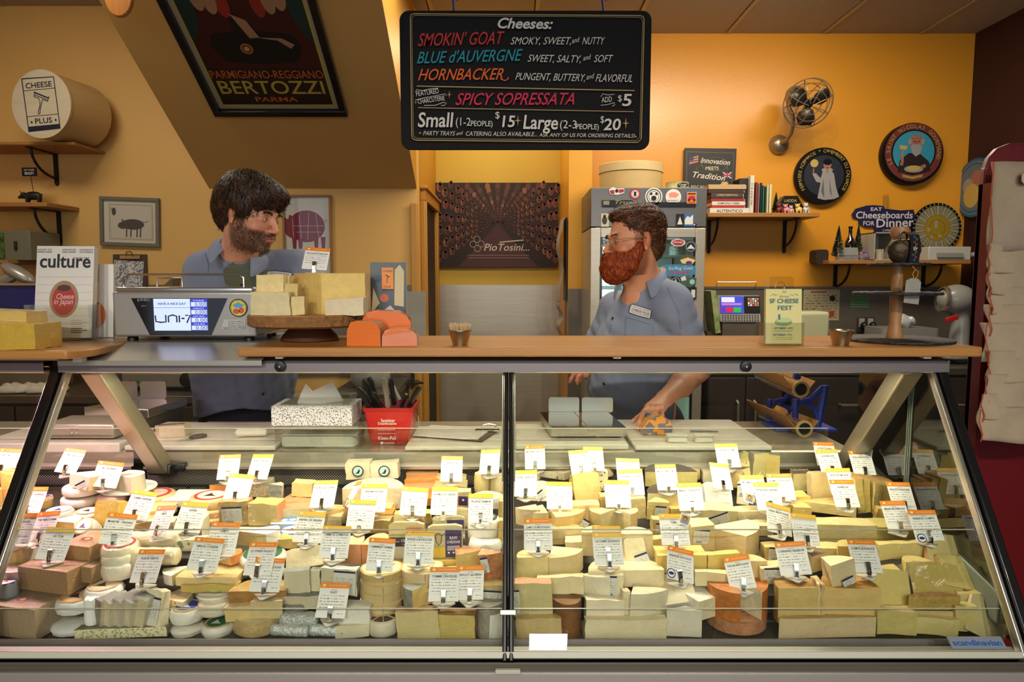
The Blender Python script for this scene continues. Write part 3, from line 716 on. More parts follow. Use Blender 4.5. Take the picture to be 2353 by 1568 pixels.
  mb.lathe([(0,0),(r*.82,0),(r*.90,Hh*.7),(0,Hh*.7)],30,cap=False);o=mb.build(nm,[P0],smooth=True)
  MB().lathe([(r*.88,Hh*.1),(r*.95,Hh*.72),(r,Hh*.76),(r,Hh*.84),(r*.93,Hh*.86),(r*.90,Hh),(0,Hh)],36,cap=False).build('clear_lid',M('clear plastic tub','e8e6da',.08,alpha=.28,coat=1),o,smooth=True);loc=Vector((p.x,p.y+r,p.z))
  if disc_:top_label(o,r*.52,Hh+.001,disc_,txt)
 elif kind=='wbx':
  r=W/2
  if not H:Hh=max(hp-2*r*math.sin(el),.02)/math.cos(el)
  mb=MB().lathe([(0,0),(r*.97,0),(r*.97,Hh*.6),(0,Hh*.6)],40,cap=False);o=mb.build(nm,[CM('wood',False)],smooth=True)
  MB().lathe([(r*.975,Hh*.42),(r,Hh*.42),(r,Hh-.0008),(r-.001,Hh),(0,Hh)],40,cap=False).build('lid',CM('wood',False),o,smooth=True);loc=Vector((p.x,p.y+r,p.z))
  MB().box((r*.25,-r*.972,Hh*.7),(.0006,.0014,Hh*.5)).build('lid_joint',M('staple brown','5c4526',.6),o)
  if disc_:top_label(o,r*.9,Hh+.0004,disc_,txt)
 o.location=loc;rj=0 if kind in('box','tub')else(rnd.uniform(-7,7)if W<.09 else rnd.uniform(-3,3));o.rotation_euler=(rot[0]+(R(rnd.uniform(-2.5,2.5))if kind in('blk','wdg')else 0),rot[1]+(R(rnd.uniform(-3,3))if kind in('blk','wdg')else 0),rot[2]+R(rj))
 for i in range(slices):
  s_=o.copy();COL.objects.link(s_)
 tag(o,label,cat,group)
 if lab:
  lw,lh,lx,lz,lr=(list(lab)+[0]*5)[:5];price_label(o,lw,lh,FRONT(lx,front-.0022,Hh*.5+lz,lr))
 return o
def top_label(o,r,z,spec,txt=None):
 """printed round label: spec = (ring colour, field colour, ink colour)"""
 rc,fc,ic=spec;mb=MB();disc(mb,0,0,r,0,0,36);disc(mb,0,0,r*.80,1,.0002,32)
 if txt:
  t=txt.split('|');
  for i,q in enumerate(t):text(mb,q,0,r*(.12-.42*i)if len(t)>1 else-r*.1,r*.36,2,z=.0004,bold=.02,fit=min(r*1.3,r*.26*len(q)))
 if txt is None or len((txt or '').split('|'))<2:poly(mb,[(-r*.42,-r*.30),(-r*.1,r*.06 if txt else r*.35),(r*.16,-r*.1),(r*.42,-r*.30)],2,.0003)
 q=mb.build('round_label',[M('label ink '+k,k,.45,coat=.2)for k in(rc,fc,ic)],o);q.location=(0,0,z);return q
# risers under the heap, so that every piece rests on something
mb=MB();extrude_x(mb,[(1.42,.776),(1.425,.812),(1.55,.852),(1.905,.900)],XL+.01,XRR-.02);r_=mb.build('display_riser',M('riser gap shade','3a3220',.6,.1,noise=(8,.4)),case_r);r_.data.transform(MT((-(XL+XRR)/2,-1.3,0)))  # riser colour darkened to paint shade into the gaps between cheeses
mb=MB();extrude_x(mb,[(1.42,.776),(1.425,.812),(1.55,.852),(1.905,.900)],-1.94,XL-.04);r_=mb.build('display_riser',MATS['riser gap shade'],case_l);r_.data.transform(MT((-(-1.95+XL-.034)/2,-1.3,0)))
# ------------------------------------------------------------ cheeses, right half of the case (photo pixels: left, top, right, bottom)
C=cheese;SP=('2a2620',150,.64)
# rear rows
C('wdg',1186,1073,1244,1103,'iv','pale truffle flecked wedge at the rear beside the centre post',fr=.45,a=200,spot=SP)
C('wdg',1242,1072,1318,1106,'iv','broad truffle flecked wedge behind the tag IDIAZABAL',fr=.45,a=170,spot=SP)
C('blk',1356,1080,1396,1128,'iv','upright black specked cheese block behind the leaning yellow slab',fr=.9,spot=('2a2620',130,.62))
C('wdg',1374,1070,1412,1100,'py','small pale wedge at the rear beside the TRUFFLE tags',fr=.6,a=120)
C('half',1482,1064,1602,1118,'gy','half wheel with dark brown rosemary rind behind the MANCHE ROMERO tag',c2='dk',ctop='dk',fr=.6)
C('blk',1618,1073,1655,1108,'iv','small ivory block behind the tilted blank white tag',fr=.6)
C('pak',1676,1078,1716,1122,'lt','small washed rind round half hidden behind the tilted blank tag',c2='lt')
C('slab',1692,1040,1744,1098,'gy','herb flecked slab leaning, first of the three beside the ALP BLOSSOM tag',c2='gr',rz=-18,ty=14,spot=('6b5a34',110,.62))
C('blk',1724,1038,1764,1098,'gy','flower crusted wedge between the two other herb flecked pieces',c2='gr',ctop='gr',fr=.9,rz=12)
C('blk',1762,1040,1792,1098,'gy','narrow flower crusted wedge, nearest to the TETE DE MOINE cheese',c2='gr',ctop='gr',fr=.88,rz=-8)
C('half',1820,1074,1874,1130,'gy','half cylinder cheese with black and gold printed top',c2='tan',ctop='dk',fr=.72)
C('slab',1866,1086,1902,1152,'y','upright yellow slab with tan rind beside the HORNBACKER tag',c2='lt',tx=8,th=.025)
C('slab',1898,1084,1930,1152,'y','upright yellow slab partly behind the TETE DE MOINE tag',c2='lt',tx=8,th=.025)
for i,(a_,b_)in enumerate(((1974,1991),(1990,2004),(2004,2020),(2019,2048))):
 C('blk',a_,1086+i*3,b_,1180,'y','upright brown topped yellow slice, %s'%('next to the ASHBROOK tag','second from the ASHBROOK tag','third from the ASHBROOK tag','widest and nearest the glass end')[i],ctop='sm',fr=.82,ty=(-6,-3,0,3)[i],group='upright raclette slices')
# second row
C('slab',1193,1106,1258,1152,'iv','ivory slab with a corner price label, left of a blank yellow topped tag',tx=18,th=.035,lab=(.028,.02,.018,-.012,40))
C('slab',1322,1088,1384,1154,'y','large leaning yellow slab with tan side beside the truffle block',c2='lt',tx=14,ty=-5,th=.04)
C('slab',1318,1100,1345,1148,'lt','thin tan rinded slice tucked behind the large leaning yellow slab',c2='tan',tx=10,rz=25,th=.02)
C('blk',1312,1150,1380,1208,'y','thick yellow block under the large leaning slab',fr=.75)
C('blk',1382,1132,1440,1196,'y','yellow block behind the white tag with no header',fr=.8)
C('blk',1436,1138,1484,1194,'y','yellow block in wrinkled film right of the white tag with no header',fr=.8,rz=8)
C('wdg',1486,1143,1536,1196,'y','yellow wedge with a barcode label on its side',fr=.75,a=200,lab=(.028,.03,.004,0,-6))
C('half',1488,1112,1572,1172,'py','basket moulded cheese with black zigzag rind under the BREBIS tag',c2='dk',fr=.6)
C('blk',1614,1112,1656,1140,'lt','small amber block behind the bright white slab',fr=.6)
C('slab',1621,1108,1686,1162,'white','bright white slab leaning under the tilted blank tag',tx=32,ty=4,th=.03)
C('slab',1692,1108,1718,1160,'iv','narrow ivory wedge with striped label beside the BETHMALE tag',c2='iv',tx=10,rz=-20,th=.03,lab=(.016,.03,-.004,.008,8))
C('blk',1608,1155,1692,1204,'py','broad wrapped block below the bright white slab',fr=.62,lab=(.062,.024,-.005,-.006,22))
C('blk',1696,1162,1772,1204,'py','flat wrapped block below the PYRENEES BREBIS tag',fr=.62)
C('blk',1776,1142,1828,1182,'py','pale block behind the tilted yellow headed tag',fr=.55)
C('blk',1820,1128,1862,1160,'y','yellow block under the RAHMTALER tag',fr=.55)
C('half',1826,1152,1866,1206,'y','rounded yellow end piece beside the long rind wedge',c2='lt',fr=.7)
C('wdg',1854,1143,1992,1192,'y','long thin wedge with brown cross hatched rind under the ASHBROOK tag',c2='sm',ctop='y',fr=.42,a=165,th=20)
C('blk',1870,1190,2012,1244,'py','wide block with a dark vein line below the long rind wedge',fr=.68)
C('blk',2014,1164,2032,1206,'y','thin yellow slice, left of two beside the GRUYERE tag',c2='tan',fr=.85,group='gruyere slices')
C('blk',2031,1166,2050,1206,'y','thin yellow slice, right of two beside the GRUYERE tag',c2='tan',fr=.85,group='gruyere slices')
# third row
C('wdg',1186,1160,1240,1212,'y','yellow wedge touching the centre post below the ivory slab',c2='lt',ctop='py',fr=.7,a=60)
C('wdg',1202,1160,1264,1214,'py','pale wedge between the post and the quarter wheel',c2='lt',ctop='py',fr=.6,a=70)
C('wdg',1264,1163,1356,1232,'py','quarter wheel of pale cheese with a long price label',c2='lt',ctop='py',fr=.62,a=140,th=42,lab=(.018,.04,.03,0,-30))
C('half',1262,1204,1344,1252,'lt','tan rinded piece beneath the pale quarter wheel',c2='tan',fr=.7,up=-.01)
C('wdg',1358,1166,1420,1228,'py','left of two pale wedges split by a dark gap',c2='lt',ctop='py',fr=.72,a=20)
C('wdg',1419,1168,1470,1228,'py','right of two pale wedges split by a dark gap',c2='lt',ctop='py',fr=.72,a=160)
C('half',1338,1210,1408,1278,'py','rounded pale wheel end left of the LA DAMA SAGRADA tag',c2='py',fr=.75)
C('half',1426,1213,1500,1280,'py','rounded pale wheel end right of the LA DAMA SAGRADA tag',c2='py',fr=.75)
C('slab',1438,1238,1494,1306,'iv','pale wedge with barcode label, tip pointing down at the large wheel',c2='iv',tx=34,a=6,th=.03,lab=(.03,.03,.012,-.018,18))
C('blk',1498,1186,1534,1236,'lt','small orange sided block with navy label left of the TOMA tag',fr=.8,lab=(.014,.03,-.004,0,0))
C('blk',1500,1230,1538,1270,'lt','small amber block below the navy labelled one',fr=.75)
C('blk',1588,1192,1642,1266,'py','block with a big cream price label right of the TOMA tag',fr=.75,lab=(.036,.034,-.006,.006,-8))
C('wdg',1640,1196,1764,1284,'y','very large yellow wedge in clear film in the middle',c2='y',ctop='py',fr=.58,a=165,th=40)
C('blk',1724,1196,1778,1232,'py','ivory block with navy edged label behind the tilted tag',fr=.6,lab=(.016,.024,-.02,0,0))
C('blk',1760,1246,1812,1292,'lt','price labelled block left of the L ABARRE tag, upper one',fr=.7,lab=(.04,.03,0,.002,-6))
C('blk',1746,1290,1808,1342,'lt','price labelled block left of the L ABARRE tag, lower one',fr=.72,lab=(.046,.024,0,.006,-4))
C('blk',1842,1246,1938,1284,'py','flat pale block under the second yellow headed tag',fr=.6)
C('wdg',1864,1262,1914,1316,'gy','brown rinded wedge behind the small tilted ivory wedge',c2='br',ctop='br',fr=.65,a=240)
C('half',1928,1242,1988,1300,'gy','small rounded cheese end left of the COMTE ELEGANCE tag',c2='gy',fr=.7)
C('blk',2014,1192,2132,1244,'gy','wrapped gruyere block with green printed rind, upper of two',c2='gy',fr=.6)
C('blk',2020,1246,2126,1286,'gy','wrapped gruyere block, lower of two',fr=.85)
C('blk',2128,1258,2160,1292,'gy','small yellow block between the gruyere blocks and the big slab',fr=.8)
C('slab',2136,1230,2240,1306,'gy','big square yellow slab leaning back near the glass end',c2='sm',tx=34,ty=8,th=.04)
C('slab',2172,1278,2294,1358,'gy','largest yellow slab with brown rind below, against the glass end',c2='sm',tx=46,ty=10,th=.04)
# front rows
C('half',1350,1278,1526,1350,'py','wide pale half wheel behind the two small stacked wedges',c2='lt',ctop='py',fr=.5)
C('wdg',1186,1258,1270,1334,'py','pale wedge beside the post under the CAMPO tag',c2='lt',ctop='py',fr=.62,a=330,th=42)
C('wdg',1260,1256,1346,1328,'py','rounded pale wedge right of the CAMPO tag',c2='lt',ctop='py',fr=.62,a=120,th=42)
C('blk',1236,1322,1342,1368,'py','pale block supporting the two wedges under the CAMPO tag',fr=.8)
C('blk',1186,1334,1270,1422,'gy','yellow wedge with orange speckled rind on top beside the post',ctop='org',fr=.84,lab=(.014,.05,-.036,0,0))
C('half',1266,1364,1346,1470,'sm','smooth brown smoked wheel seen from its round side',c2='br',fr=.68,rz=180)
C('wdg',1336,1315,1404,1380,'iv','pale wedge with a striped navy label, upper one of its stack',c2='iv',ctop='iv',fr=.74,a=60)
C('blk',1396,1316,1434,1372,'iv','narrow ivory piece carrying the striped navy label',fr=.8,lab=(.022,.045,-.006,0,0))
C('blk',1344,1372,1432,1430,'iv','left block of the ivory stack at the front glass',fr=.8)
C('blk',1430,1356,1446,1420,'iv','thin slice standing in the gap of the ivory stack',fr=.85)
C('wdg',1444,1344,1538,1430,'iv','right wedge of the ivory stack at the front glass',c2='iv',ctop='iv',fr=.7,a=110)
C('blk',1344,1424,1532,1469,'iv','long ivory block at the bottom of the stack, at the front glass',fr=.9)
C('blk',1186,1420,1290,1469,'lt','flat pinkish block at the foot of the centre post',fr=.85)
C('slab',1500,1316,1604,1390,'iv','flat white rinded slab under the BRABANDER tag',c2='w',tx=52,ty=-8,th=.022,wrap=True)
C('half',1576,1342,1644,1424,'iv','white rinded half moon behind the flat white slab',c2='w',ctop='w',fr=.5,rz=25)
C('wdg',1532,1398,1614,1466,'ow','standing goat wedge with white rind leaning at the front glass',c2='w',fr=.8,a=200)
C('blk',1510,1256,1624,1316,'y','yellow wrapped block under the TOMA tag',fr=.65)
C('blk',1626,1268,1700,1316,'y','square yellow block left of the DRUNK GOAT tag',fr=.8)
C('blk',1600,1312,1690,1350,'py','pale block with pinholes below the square yellow one',fr=.8)
C('half',1700,1276,1762,1330,'y','rounded yellow piece behind the DRUNK GOAT tag',c2='y',fr=.7)
p=heap(1713,1462);rr_=71*mpp(1713,1462,p.y);pts=[(rr_*math.cos(R(t)),rr_*math.sin(R(t)))for t in range(-56,260,9)]+[(.004,.006)]
for z0_,h0_,lb in((0,.026,'orange rind wheel slice at the bottom, below the cut orange wheel'),(.027,.062,'orange rind wheel with a wedge cut out, under the DRUNK GOAT tag')):
 o=bm_obj(solid(pts if z0_ else[(q[0],q[1])for q in[(rr_*math.cos(R(t)),rr_*math.sin(R(t)))for t in range(0,360,10)]],h0_,[1]*(len(pts)-2)+[0,0]if z0_ else 1,.005,3,cap_m=(1,1)),'cheese_round',[CM('ow'),CM('ob')]);o.location=(p.x,p.y+rr_,p.z+z0_);tag(o,lb,'cheese')
C('half',1784,1318,1888,1432,'lt','left half of the big tan rind wheel below the L ABARRE tag',c2='tan',ctop='sm',fr=.64)
for i in range(3):C('blk',1880+i*5,1330,1886+i*5,1432,'lt','thin slice between the halves of the big tan wheel, %s'%('against the left half','middle one','against the right half')[i],fr=.8,group='thin slices in the tan wheel')
C('half',1894,1318,2022,1430,'lt','right half of the big tan rind wheel, under the small labelled wedge',c2='tan',ctop='sm',fr=.64)
C('half',1786,1420,2014,1467,'lt','lowest half wheel with tan rind at the front glass',c2='tan',fr=.88)
C('wdg',1908,1276,1976,1346,'py','small tilted wedge with a navy label on top of the tan wheel',c2='lt',ctop='py',fr=.7,a=230,rz=10,ty=-12,up=.06,lab=(.026,.018,.004,-.016,14))
C('slab',1986,1312,2096,1392,'gy','square yellow slab leaning beside the tan wheel',c2='lt',tx=26,ty=3,th=.035)
C('blk',2016,1392,2104,1460,'gy','yellow cube with tan top at the front glass',ctop='lt',fr=.72)
C('half',2076,1278,2140,1330,'gy','small rounded piece behind the labelled slab',c2='gy',fr=.7)
C('slab',2100,1296,2222,1378,'gy','big yellow slab with green and black rind label',c2='gr',tx=32,ty=5,th=.05)
C('half',2086,1366,2206,1410,'tan','brown rind wheel end below the big labelled slab',c2='br',fr=.8,up=.012)
C('half',2080,1398,2206,1424,'lt','thin brown rinded layer under the brown wheel end',c2='br',fr=.7,up=.006)
C('blk',2104,1418,2200,1460,'gy','speckled yellow block at the front beside the cube',fr=.85)
C('blk',2206,1352,2318,1388,'gy','flat yellow block under the largest slab',fr=.6)
C('blk',2196,1388,2244,1452,'gy','small yellow block with white sticker behind the tilted slab',fr=.8)
C('slab',2212,1380,2308,1468,'gy','yellow slab tilted on its corner at the front right',c2='lt',tx=24,ty=26,th=.03)
for i,(x,y,w_)in enumerate(((1330,1258,60),(1290,1150,50),(1560,1180,46),(1812,1206,60),(1990,1240,50),(2050,1326,44),(1590,1090,40),(1450,1110,50))):
 C('blk',x-w_/2,y-26,x+w_/2,y+12,('py','iv','y','py','gy','gy','py','y')[i],('pale block filling the gap left of the rounded wheel end','pale block in the gap behind the blank yellow topped tag','pale block between the BREBIS tag and the broad wrapped block','pale block right of the very large wedge','yellow block right of the vein lined block',
 'yellow block under the gruyere pair','pale block behind the BREBIS tag','yellow block under the TRUFFLE GOUDA tag')[i],fr=.6,up=-.006)
# ------------------------------------------------------------ cheeses, left half of the case
PAL['rp']='d0a868';MATS['cheese rp wrapped']=M('red printed rind','d0a868',.5,noise=(45,1.0),coat=.7,c2='a8402e',bump=(60,.3));RED=('b5342c','e9dcb4','3a2a20');
C('wbx',-14,1150,56,1205,'wood','cream tub with ochre lid at the far end, lower of two',cat='tub',name='cheese_tub')
C('whl',-12,1072,52,1160,'gold','tall ochre tub behind the end frame, upper of two',H=.085,cat='tub',name='cheese_tub',disc_=('c9a648','d9b95c','7a4a20'))
C('tub',82,1136,112,1170,'gold','small ochre tub with purple lid',disc_=('4a3478','4a3478','d9b95c'),cat='tub')
C('whl',118,1138,206,1172,'w','white bloomy wheel in a clear pack, lower of two at the rear',H=.022,group='bloomy wheels')
C('whl',122,1112,208,1146,'w','white bloomy wheel in a clear pack, upper of two at the rear',H=.022,up=.028,group='bloomy wheels')
C('wdg',143,1078,216,1128,'ow','washed rind wedge in film with slanted label on the bloomy wheels',c2='lt',ctop='w',fr=.6,a=190,up=.055,lab=(.03,.018,.012,-.004,30))
C('whl',204,1118,324,1142,'white','white scalloped plate carrying the knobbly white cheese',H=.006,up=.03,cat='plate',name='serving_plate')
C('wdg',250,1078,316,1136,'ow','knobbly white cheese wedge on the scalloped plate',c2='ow',ctop='w',fr=.62,a=200,up=.035,th=60)
C('whl',208,1138,272,1172,'pink','pale wheel in clear pack under the scalloped plate',H=.03)
C('pak',84,1162,148,1206,'w','paper wrapped round with blue lettering',disc_=('ece6d6','ece6d6','1f3c8c'))
C('pak',150,1164,216,1198,'w','flat paper round with peach label, rear one',disc_=('e8b070','f0e6d0','3a2a20'),group='peach labelled rounds')
C('pak',172,1184,222,1238,'w','tilted paper round with peach label, front one',disc_=('e8b070','f0e6d0','3a2a20'),tx=40,group='peach labelled rounds')
C('slab',212,1154,270,1212,'gold','golden rounded cheese standing on edge in shiny film',c2='gold',tx=14,th=.035)
C('wdg',108,1184,178,1228,'gy','brie wedge with frilly white rind on top',c2='w',ctop='w',fr=.6,a=200)
C('whl',276,1128,376,1170,'lt','round cheese with red printed top in a wooden rim',H=.024,disc_=('b5342c','e2b8a8','7a2a20'),ctop='lt')
C('wbx',282,1160,380,1196,'wood','round chip wood box under the red printed cheese',H=.022)
C('box',372,1124,452,1166,'w','flat white paper box beside the red ringed wheel',fr=.35,wrap=False,name='paper_box',cat='box')
C('whl',418,1130,514,1178,'lt','eight sided wheel with red ringed label, top of its stack',H=.028,disc_=RED,up=.02)
C('whl',420,1160,514,1200,'lt','wheel in the middle of the red ringed stack',H=.024,group='wheels under the red ringed one')
C('whl',424,1186,516,1216,'lt','wheel at the bottom of the red ringed stack',H=.020,group='wheels under the red ringed one',up=-.012)
C('wdg',474,1108,534,1136,'ora','orange paste wedge at the rear behind a blank white tag',c2='gr',ctop='gr',fr=.55,a=180)
C('blk',562,1096,618,1142,'ow','crumbly crusted white block at the rear',c2='ow',fr=.75,spot=('b59a68',260,.55))
C('wdg',614,1108,648,1156,'ash','grey crusted wedge in film beside the crumbly block',c2='ow',fr=.8,a=200)
C('blk',504,1144,572,1208,'tan','washed rind block with large cream price label',c2='org',ctop='org',fr=.8,lab=(.05,.042,-.002,-.004,0))
C('blk',572,1144,640,1210,'y','plain yellow block beside the large price label',c2='org',ctop='gold',fr=.74)
C('whl',500,1196,640,1220,'cream','paper plate with yellow flower print under the washed rind block',H=.004,up=-.004,cat='plate',name='paper_plate')
C('blk',670,1102,718,1142,'lt','small wrapped block at the rear, left of the blank white tag',fr=.75,up=.02)
C('blk',650,1136,718,1168,'lt','golden crusted block below the small wrapped block',c2='org',ctop='org',fr=.55)
C('blk',638,1156,718,1196,'py','straw yellow block with browned top',ctop='org',fr=.62)
C('wdg',688,1158,792,1210,'lt','long peach rinded wedge under the blank white tag',c2='org',ctop='lt',fr=.5,a=30)
C('box',622,1186,688,1216,'lb','flat box printed with blue sky and white goats',fr=.35,wrap=False,cat='box',name='printed_box')
C('wdg',530,1210,634,1262,'gy','thick brie wedge with white bloomy top',c2='w',ctop='w',fr=.6,a=175,up=.012)
C('pak',530,1250,640,1312,'w','large paper wrapped round with dark green label',disc_=('1f5a3a','1f5a3a','e6e0c8'))
C('pak',620,1205,700,1250,'w','crumpled white and blue paper parcel',disc_=('2a5fae','e9e5da','c23b2c'))
C('blk',794,1054,850,1102,'iv','square white cheese with round black and mint label, left of two',fr=.75,up=.022,name='square_cheese',group='square label cheeses')
C('blk',852,1056,914,1102,'iv','square white cheese with round black and mint label, right of two',fr=.75,up=.022,name='square_cheese',group='square label cheeses')
C('half',786,1096,926,1170,'ow','crusty pale wheel under the two square cheeses',c2='lt',ctop='ow',fr=.62)
for i,(x0,y0,x1,y1,cc,lb)in enumerate(((934,1080,1006,1098,'ora','orange cheddar block, rearmost'),(930,1092,1008,1116,'ora','orange cheddar block, second from the rear'),(924,1110,1002,1142,'ora','orange cheddar block behind the blank tag'),
(920,1134,1000,1164,'ora','orange cheddar block in front of its row'),(1002,1088,1070,1112,'py','pale cheddar block under the TRIPLE PLAY tag, rear'),(996,1104,1072,1136,'py','pale cheddar block under the TRIPLE PLAY tag, front'))):
 C('blk',x0,y0,x1,y1,cc,lb,fr=.55,group='cheddar blocks at the rear')
C('blk',1046,1122,1080,1172,'py','ivory cheddar pack with small purple label',fr=.8)
C('blk',905,1172,988,1204,'y','yellow cheddar pack at the back of the red label row',fr=.7,group='red label packs')
C('slab',902,1186,974,1228,'y','yellow cheddar pack with red VINTAGE label, rear one',tx=12,th=.02,group='red label packs')
C('slab',892,1204,972,1290,'py','yellow cheddar pack with red VINTAGE label above a navy label',tx=12,th=.02)
C('slab',1000,1170,1076,1210,'py','ivory pack, rearmost of the purple label row',tx=12,th=.02,group='purple label packs')
C('slab',994,1190,1068,1240,'py','ivory pack, middle one of the purple label row',tx=12,th=.02,group='purple label packs')
C('slab',984,1210,1064,1288,'py','ivory pack with goat drawing and purple RAW CHEDDAR label',tx=12,th=.022)
C('blk',890,1282,1068,1304,'y','long yellow block under the cheddar packs',fr=.5,up=-.004)
C('pak',1088,1086,1128,1134,'py','waxed pale cheese, left of two by the centre post',c2='py',H=.05,group='pale waxed cheeses')
C('pak',1126,1088,1160,1138,'py','waxed pale cheese, right of two by the centre post',c2='py',H=.05,group='pale waxed cheeses')
C('half',1076,1128,1160,1170,'w','mottled white and rust rinded cheese by the post',c2='ow',fr=.55)
C('blk',1144,1146,1160,1196,'y','tan block against the post, upper one',fr=.85,group='blocks against the post')
C('blk',1146,1190,1160,1250,'y','tan block against the post, lower one',fr=.85,group='blocks against the post')
C('pak',1072,1186,1150,1252,'w','paper wrapped cylinder with black and green label',disc_=('20241e','6f9a7a','20241e'),H=.05)
C('pak',1074,1240,1152,1282,'w','paper wrapped cylinder under the black and green label',H=.03,up=-.01)
C('blk',798,1162,902,1204,'lt','flat washed rind block left of the cheddar packs',c2='org',fr=.45)
C('blk',826,1186,900,1226,'gold','golden pitted block below the washed rind block',fr=.7)
C('half',786,1226,834,1296,'org','orange washed rind half round in film, left of two',c2='org',ctop='lt',fr=.6)
C('half',832,1226,898,1300,'org','orange washed rind half round in film, right of two',c2='org',ctop='lt',fr=.6)
C('wdg',1042,1254,1108,1318,'lt','wedge with red and gold printed rind, left of two',c2='rp',ctop='rp',fr=.6,a=240)
C('wdg',1100,1264,1154,1350,'gold','standing wedge with red printed rind and navy striped label',c2='rp',ctop='rp',fr=.8,a=120,lab=(.016,.034,-.01,.014,12))
C('half',1092,1332,1160,1388,'lt','tan block with navy topped label beside the post',c2='tan',fr=.7,lab=(.046,.02,0,.0,-4))
# camembert boxes
for i,(yt,yb,lb)in enumerate(((1362,1424,'bottom'),(1340,1398,'third'),(1322,1378,'second'),(1300,1352,'top'))):
 C('wbx',818,yt,918,yb,'wood','round wooden cheese box, %s of the stack with red print'%lb,H=.026,up=(0,.0,.0,.0)[i]+i*.014-.012,group='wooden boxes, left stack',disc_=('e6d6a0','ead9a6','b5342c')if i==3 else None,txt='CAMEMBERT|FERMIER'if i==3 else None)
for i,(yt,yb,lb)in enumerate(((1334,1392,'lower'),(1292,1352,'upper'))):
 C('wbx',914,yt,1014,yb,'wood','round wooden cheese box with brown print, %s of two'%lb,H=.030,up=i*.012,group='wooden boxes, right stack',disc_=('e6d6a0','ead9a6','5c4a2a')if i else None,txt='EPOISSES|BERTHAUT'if i else None)
C('wdg',924,1344,982,1418,'gold','blue grey moulded piece beside the TOMME CRAYEUSE tag',c2='ash',ctop='ash',fr=.75,a=20,up=.02)
C('blk',912,1398,1010,1470,'gy','soft bulging block with rust rind at the front glass, left of two',c2='sm',ctop='sm',fr=.78)
C('blk',1008,1402,1094,1470,'gy','soft bulging block with rust rind at the front glass, right of two',c2='sm',ctop='sm',fr=.74)
C('half',1086,1376,1158,1470,'gr','rough grey brown crusted wheel beside the post foot',c2='gr',fr=.72,rz=150)
C('wdg',1122,1408,1166,1470,'ow','white rinded wheel section behind the foot of the post',c2='w',fr=.8,a=100)
C('blk',778,1382,850,1436,'w','bloomy white cheese cushion in film, upper one',fr=.6,up=.012)
C('blk',770,1424,846,1466,'ow','bloomy white cheese cushion in film, lower one',fr=.6)
C('whl',836,1418,912,1470,'ow','small pot cheese wrapped in a leaf tied with raffia',H=.034,c2='ow',ctop='dk')
C('log',640,1412,728,1448,'foil','roll in silver printed film, upper of three',group='silver film rolls')
C('log',618,1440,708,1469,'foil','roll in silver printed film, lower left of three',group='silver film rolls')
C('log',708,1440,792,1469,'foil','roll in silver printed film, lower right of three',group='silver film rolls')
C('whl',642,1378,702,1418,'gold','small golden topped cheese with frilly grey bark rind',H=.022,c2='ash',ctop='gold')
C('wdg',518,1368,588,1430,'lt','quarter of a soft washed rind cheese, left of two',c2='tan',ctop='cream',fr=.5,a=330,th=42,up=.01)
C('wdg',572,1358,646,1424,'lt','quarter of a soft washed rind cheese under the TORTA tag',c2='tan',ctop='cream',fr=.55,a=215,th=42,up=.01)
C('half',514,1410,640,1466,'lt','half of a soft washed rind cheese at the front glass',c2='tan',ctop='cream',fr=.55,rz=180,dy=.06)
C('half',526,1328,658,1394,'sm','brown basket moulded round behind the TORTA tag',c2='sm',ctop='tan',fr=.5)
C('pak',448,1416,522,1470,'w','small paper round with green label at the front glass',disc_=('c9a66c','2f6a44','e6e0c8'))
C('pak',374,1378,452,1440,'w','paper round with blue label, upper of two',disc_=('c9a66c','2c3f96','dfe3f0'),up=.018,group='blue label rounds')
C('pak',376,1420,452,1469,'w','plain paper round under the blue labelled one',group='blue label rounds')
C('tub',432,1334,526,1404,'ow','clear plastic tub with lime green label',disc_=('8fc63a','e8efd0','3a5a1c'))
C('whl',440,1392,520,1424,'ow','fluted tub of cream cheese under the clear tub',H=.026)
C('blk',404,1292,544,1346,'y','long yellow brick cheese under the BRICK CHEESE tag',c2='gold',fr=.36)
C('blk',416,1336,544,1362,'gold','second brick cheese under the long yellow one',c2='gold',fr=.6,up=-.006)
C('wdg',352,1302,412,1350,'gy','brie wedge with white top right of the FLEUR VERTE tag',c2='w',ctop='w',fr=.45,a=40)
C('wdg',356,1344,428,1402,'cream','white cheese with orange fruit pieces on top',c2='ow',ctop='cream',fr=.3,a=200,spot=('d88a30',70,.62))
for i in range(5):C('blk',218+i*22,1362-i*2,244+i*24,1440+i*3,('gr','iv','ow','iv','iv')[i],'leaning goat cheese slice, %s'%('outermost with grey side','second from the grey one','third from the grey one','fourth from the grey one','nearest the labelled slice')[i],fr=.72,rz=-26,ty=12,group='leaning goat slices',c2='ow',ctop='ash')
C('slab',296,1362,378,1444,'iv','goat slice with a big navy edged price label',tx=16,rz=-24,ty=-8,th=.02,lab=(.066,.052,.0,.0,-8))
C('blk',172,1434,382,1467,'iv','herb crusted tray cheese lying at the front glass',c2='gr',ctop='gr',fr=.6,spot=('a3a86c',260,.52))
C('pak',104,1352,196,1418,'white','paper wrapped round with peach label, upper of the front pair',disc_=('e8a86c','f0c8a0','4a2a3a'),up=.02,group='peach topped front rounds')
C('pak',92,1404,190,1467,'white','paper wrapped round under the peach labelled one',group='peach topped front rounds')
C('pak',172,1328,258,1386,'white','paper round with peach label behind the front pair',disc_=('e8b88c','f2d8b8','4a2a3a'),up=.012)
C('pak',186,1370,222,1440,'white','crumpled paper round between the front pair and the goat slices',c2='white')
C('box',40,1270,180,1362,'box','brown carton in film under the LA TUR tag',fr=.55,rz=-14,cat='box',H=.05)
C('box',142,1228,226,1306,'box','brown carton with oval red seal, rear one',fr=.5,rz=-14,cat='box',H=.05,group='brown cartons')
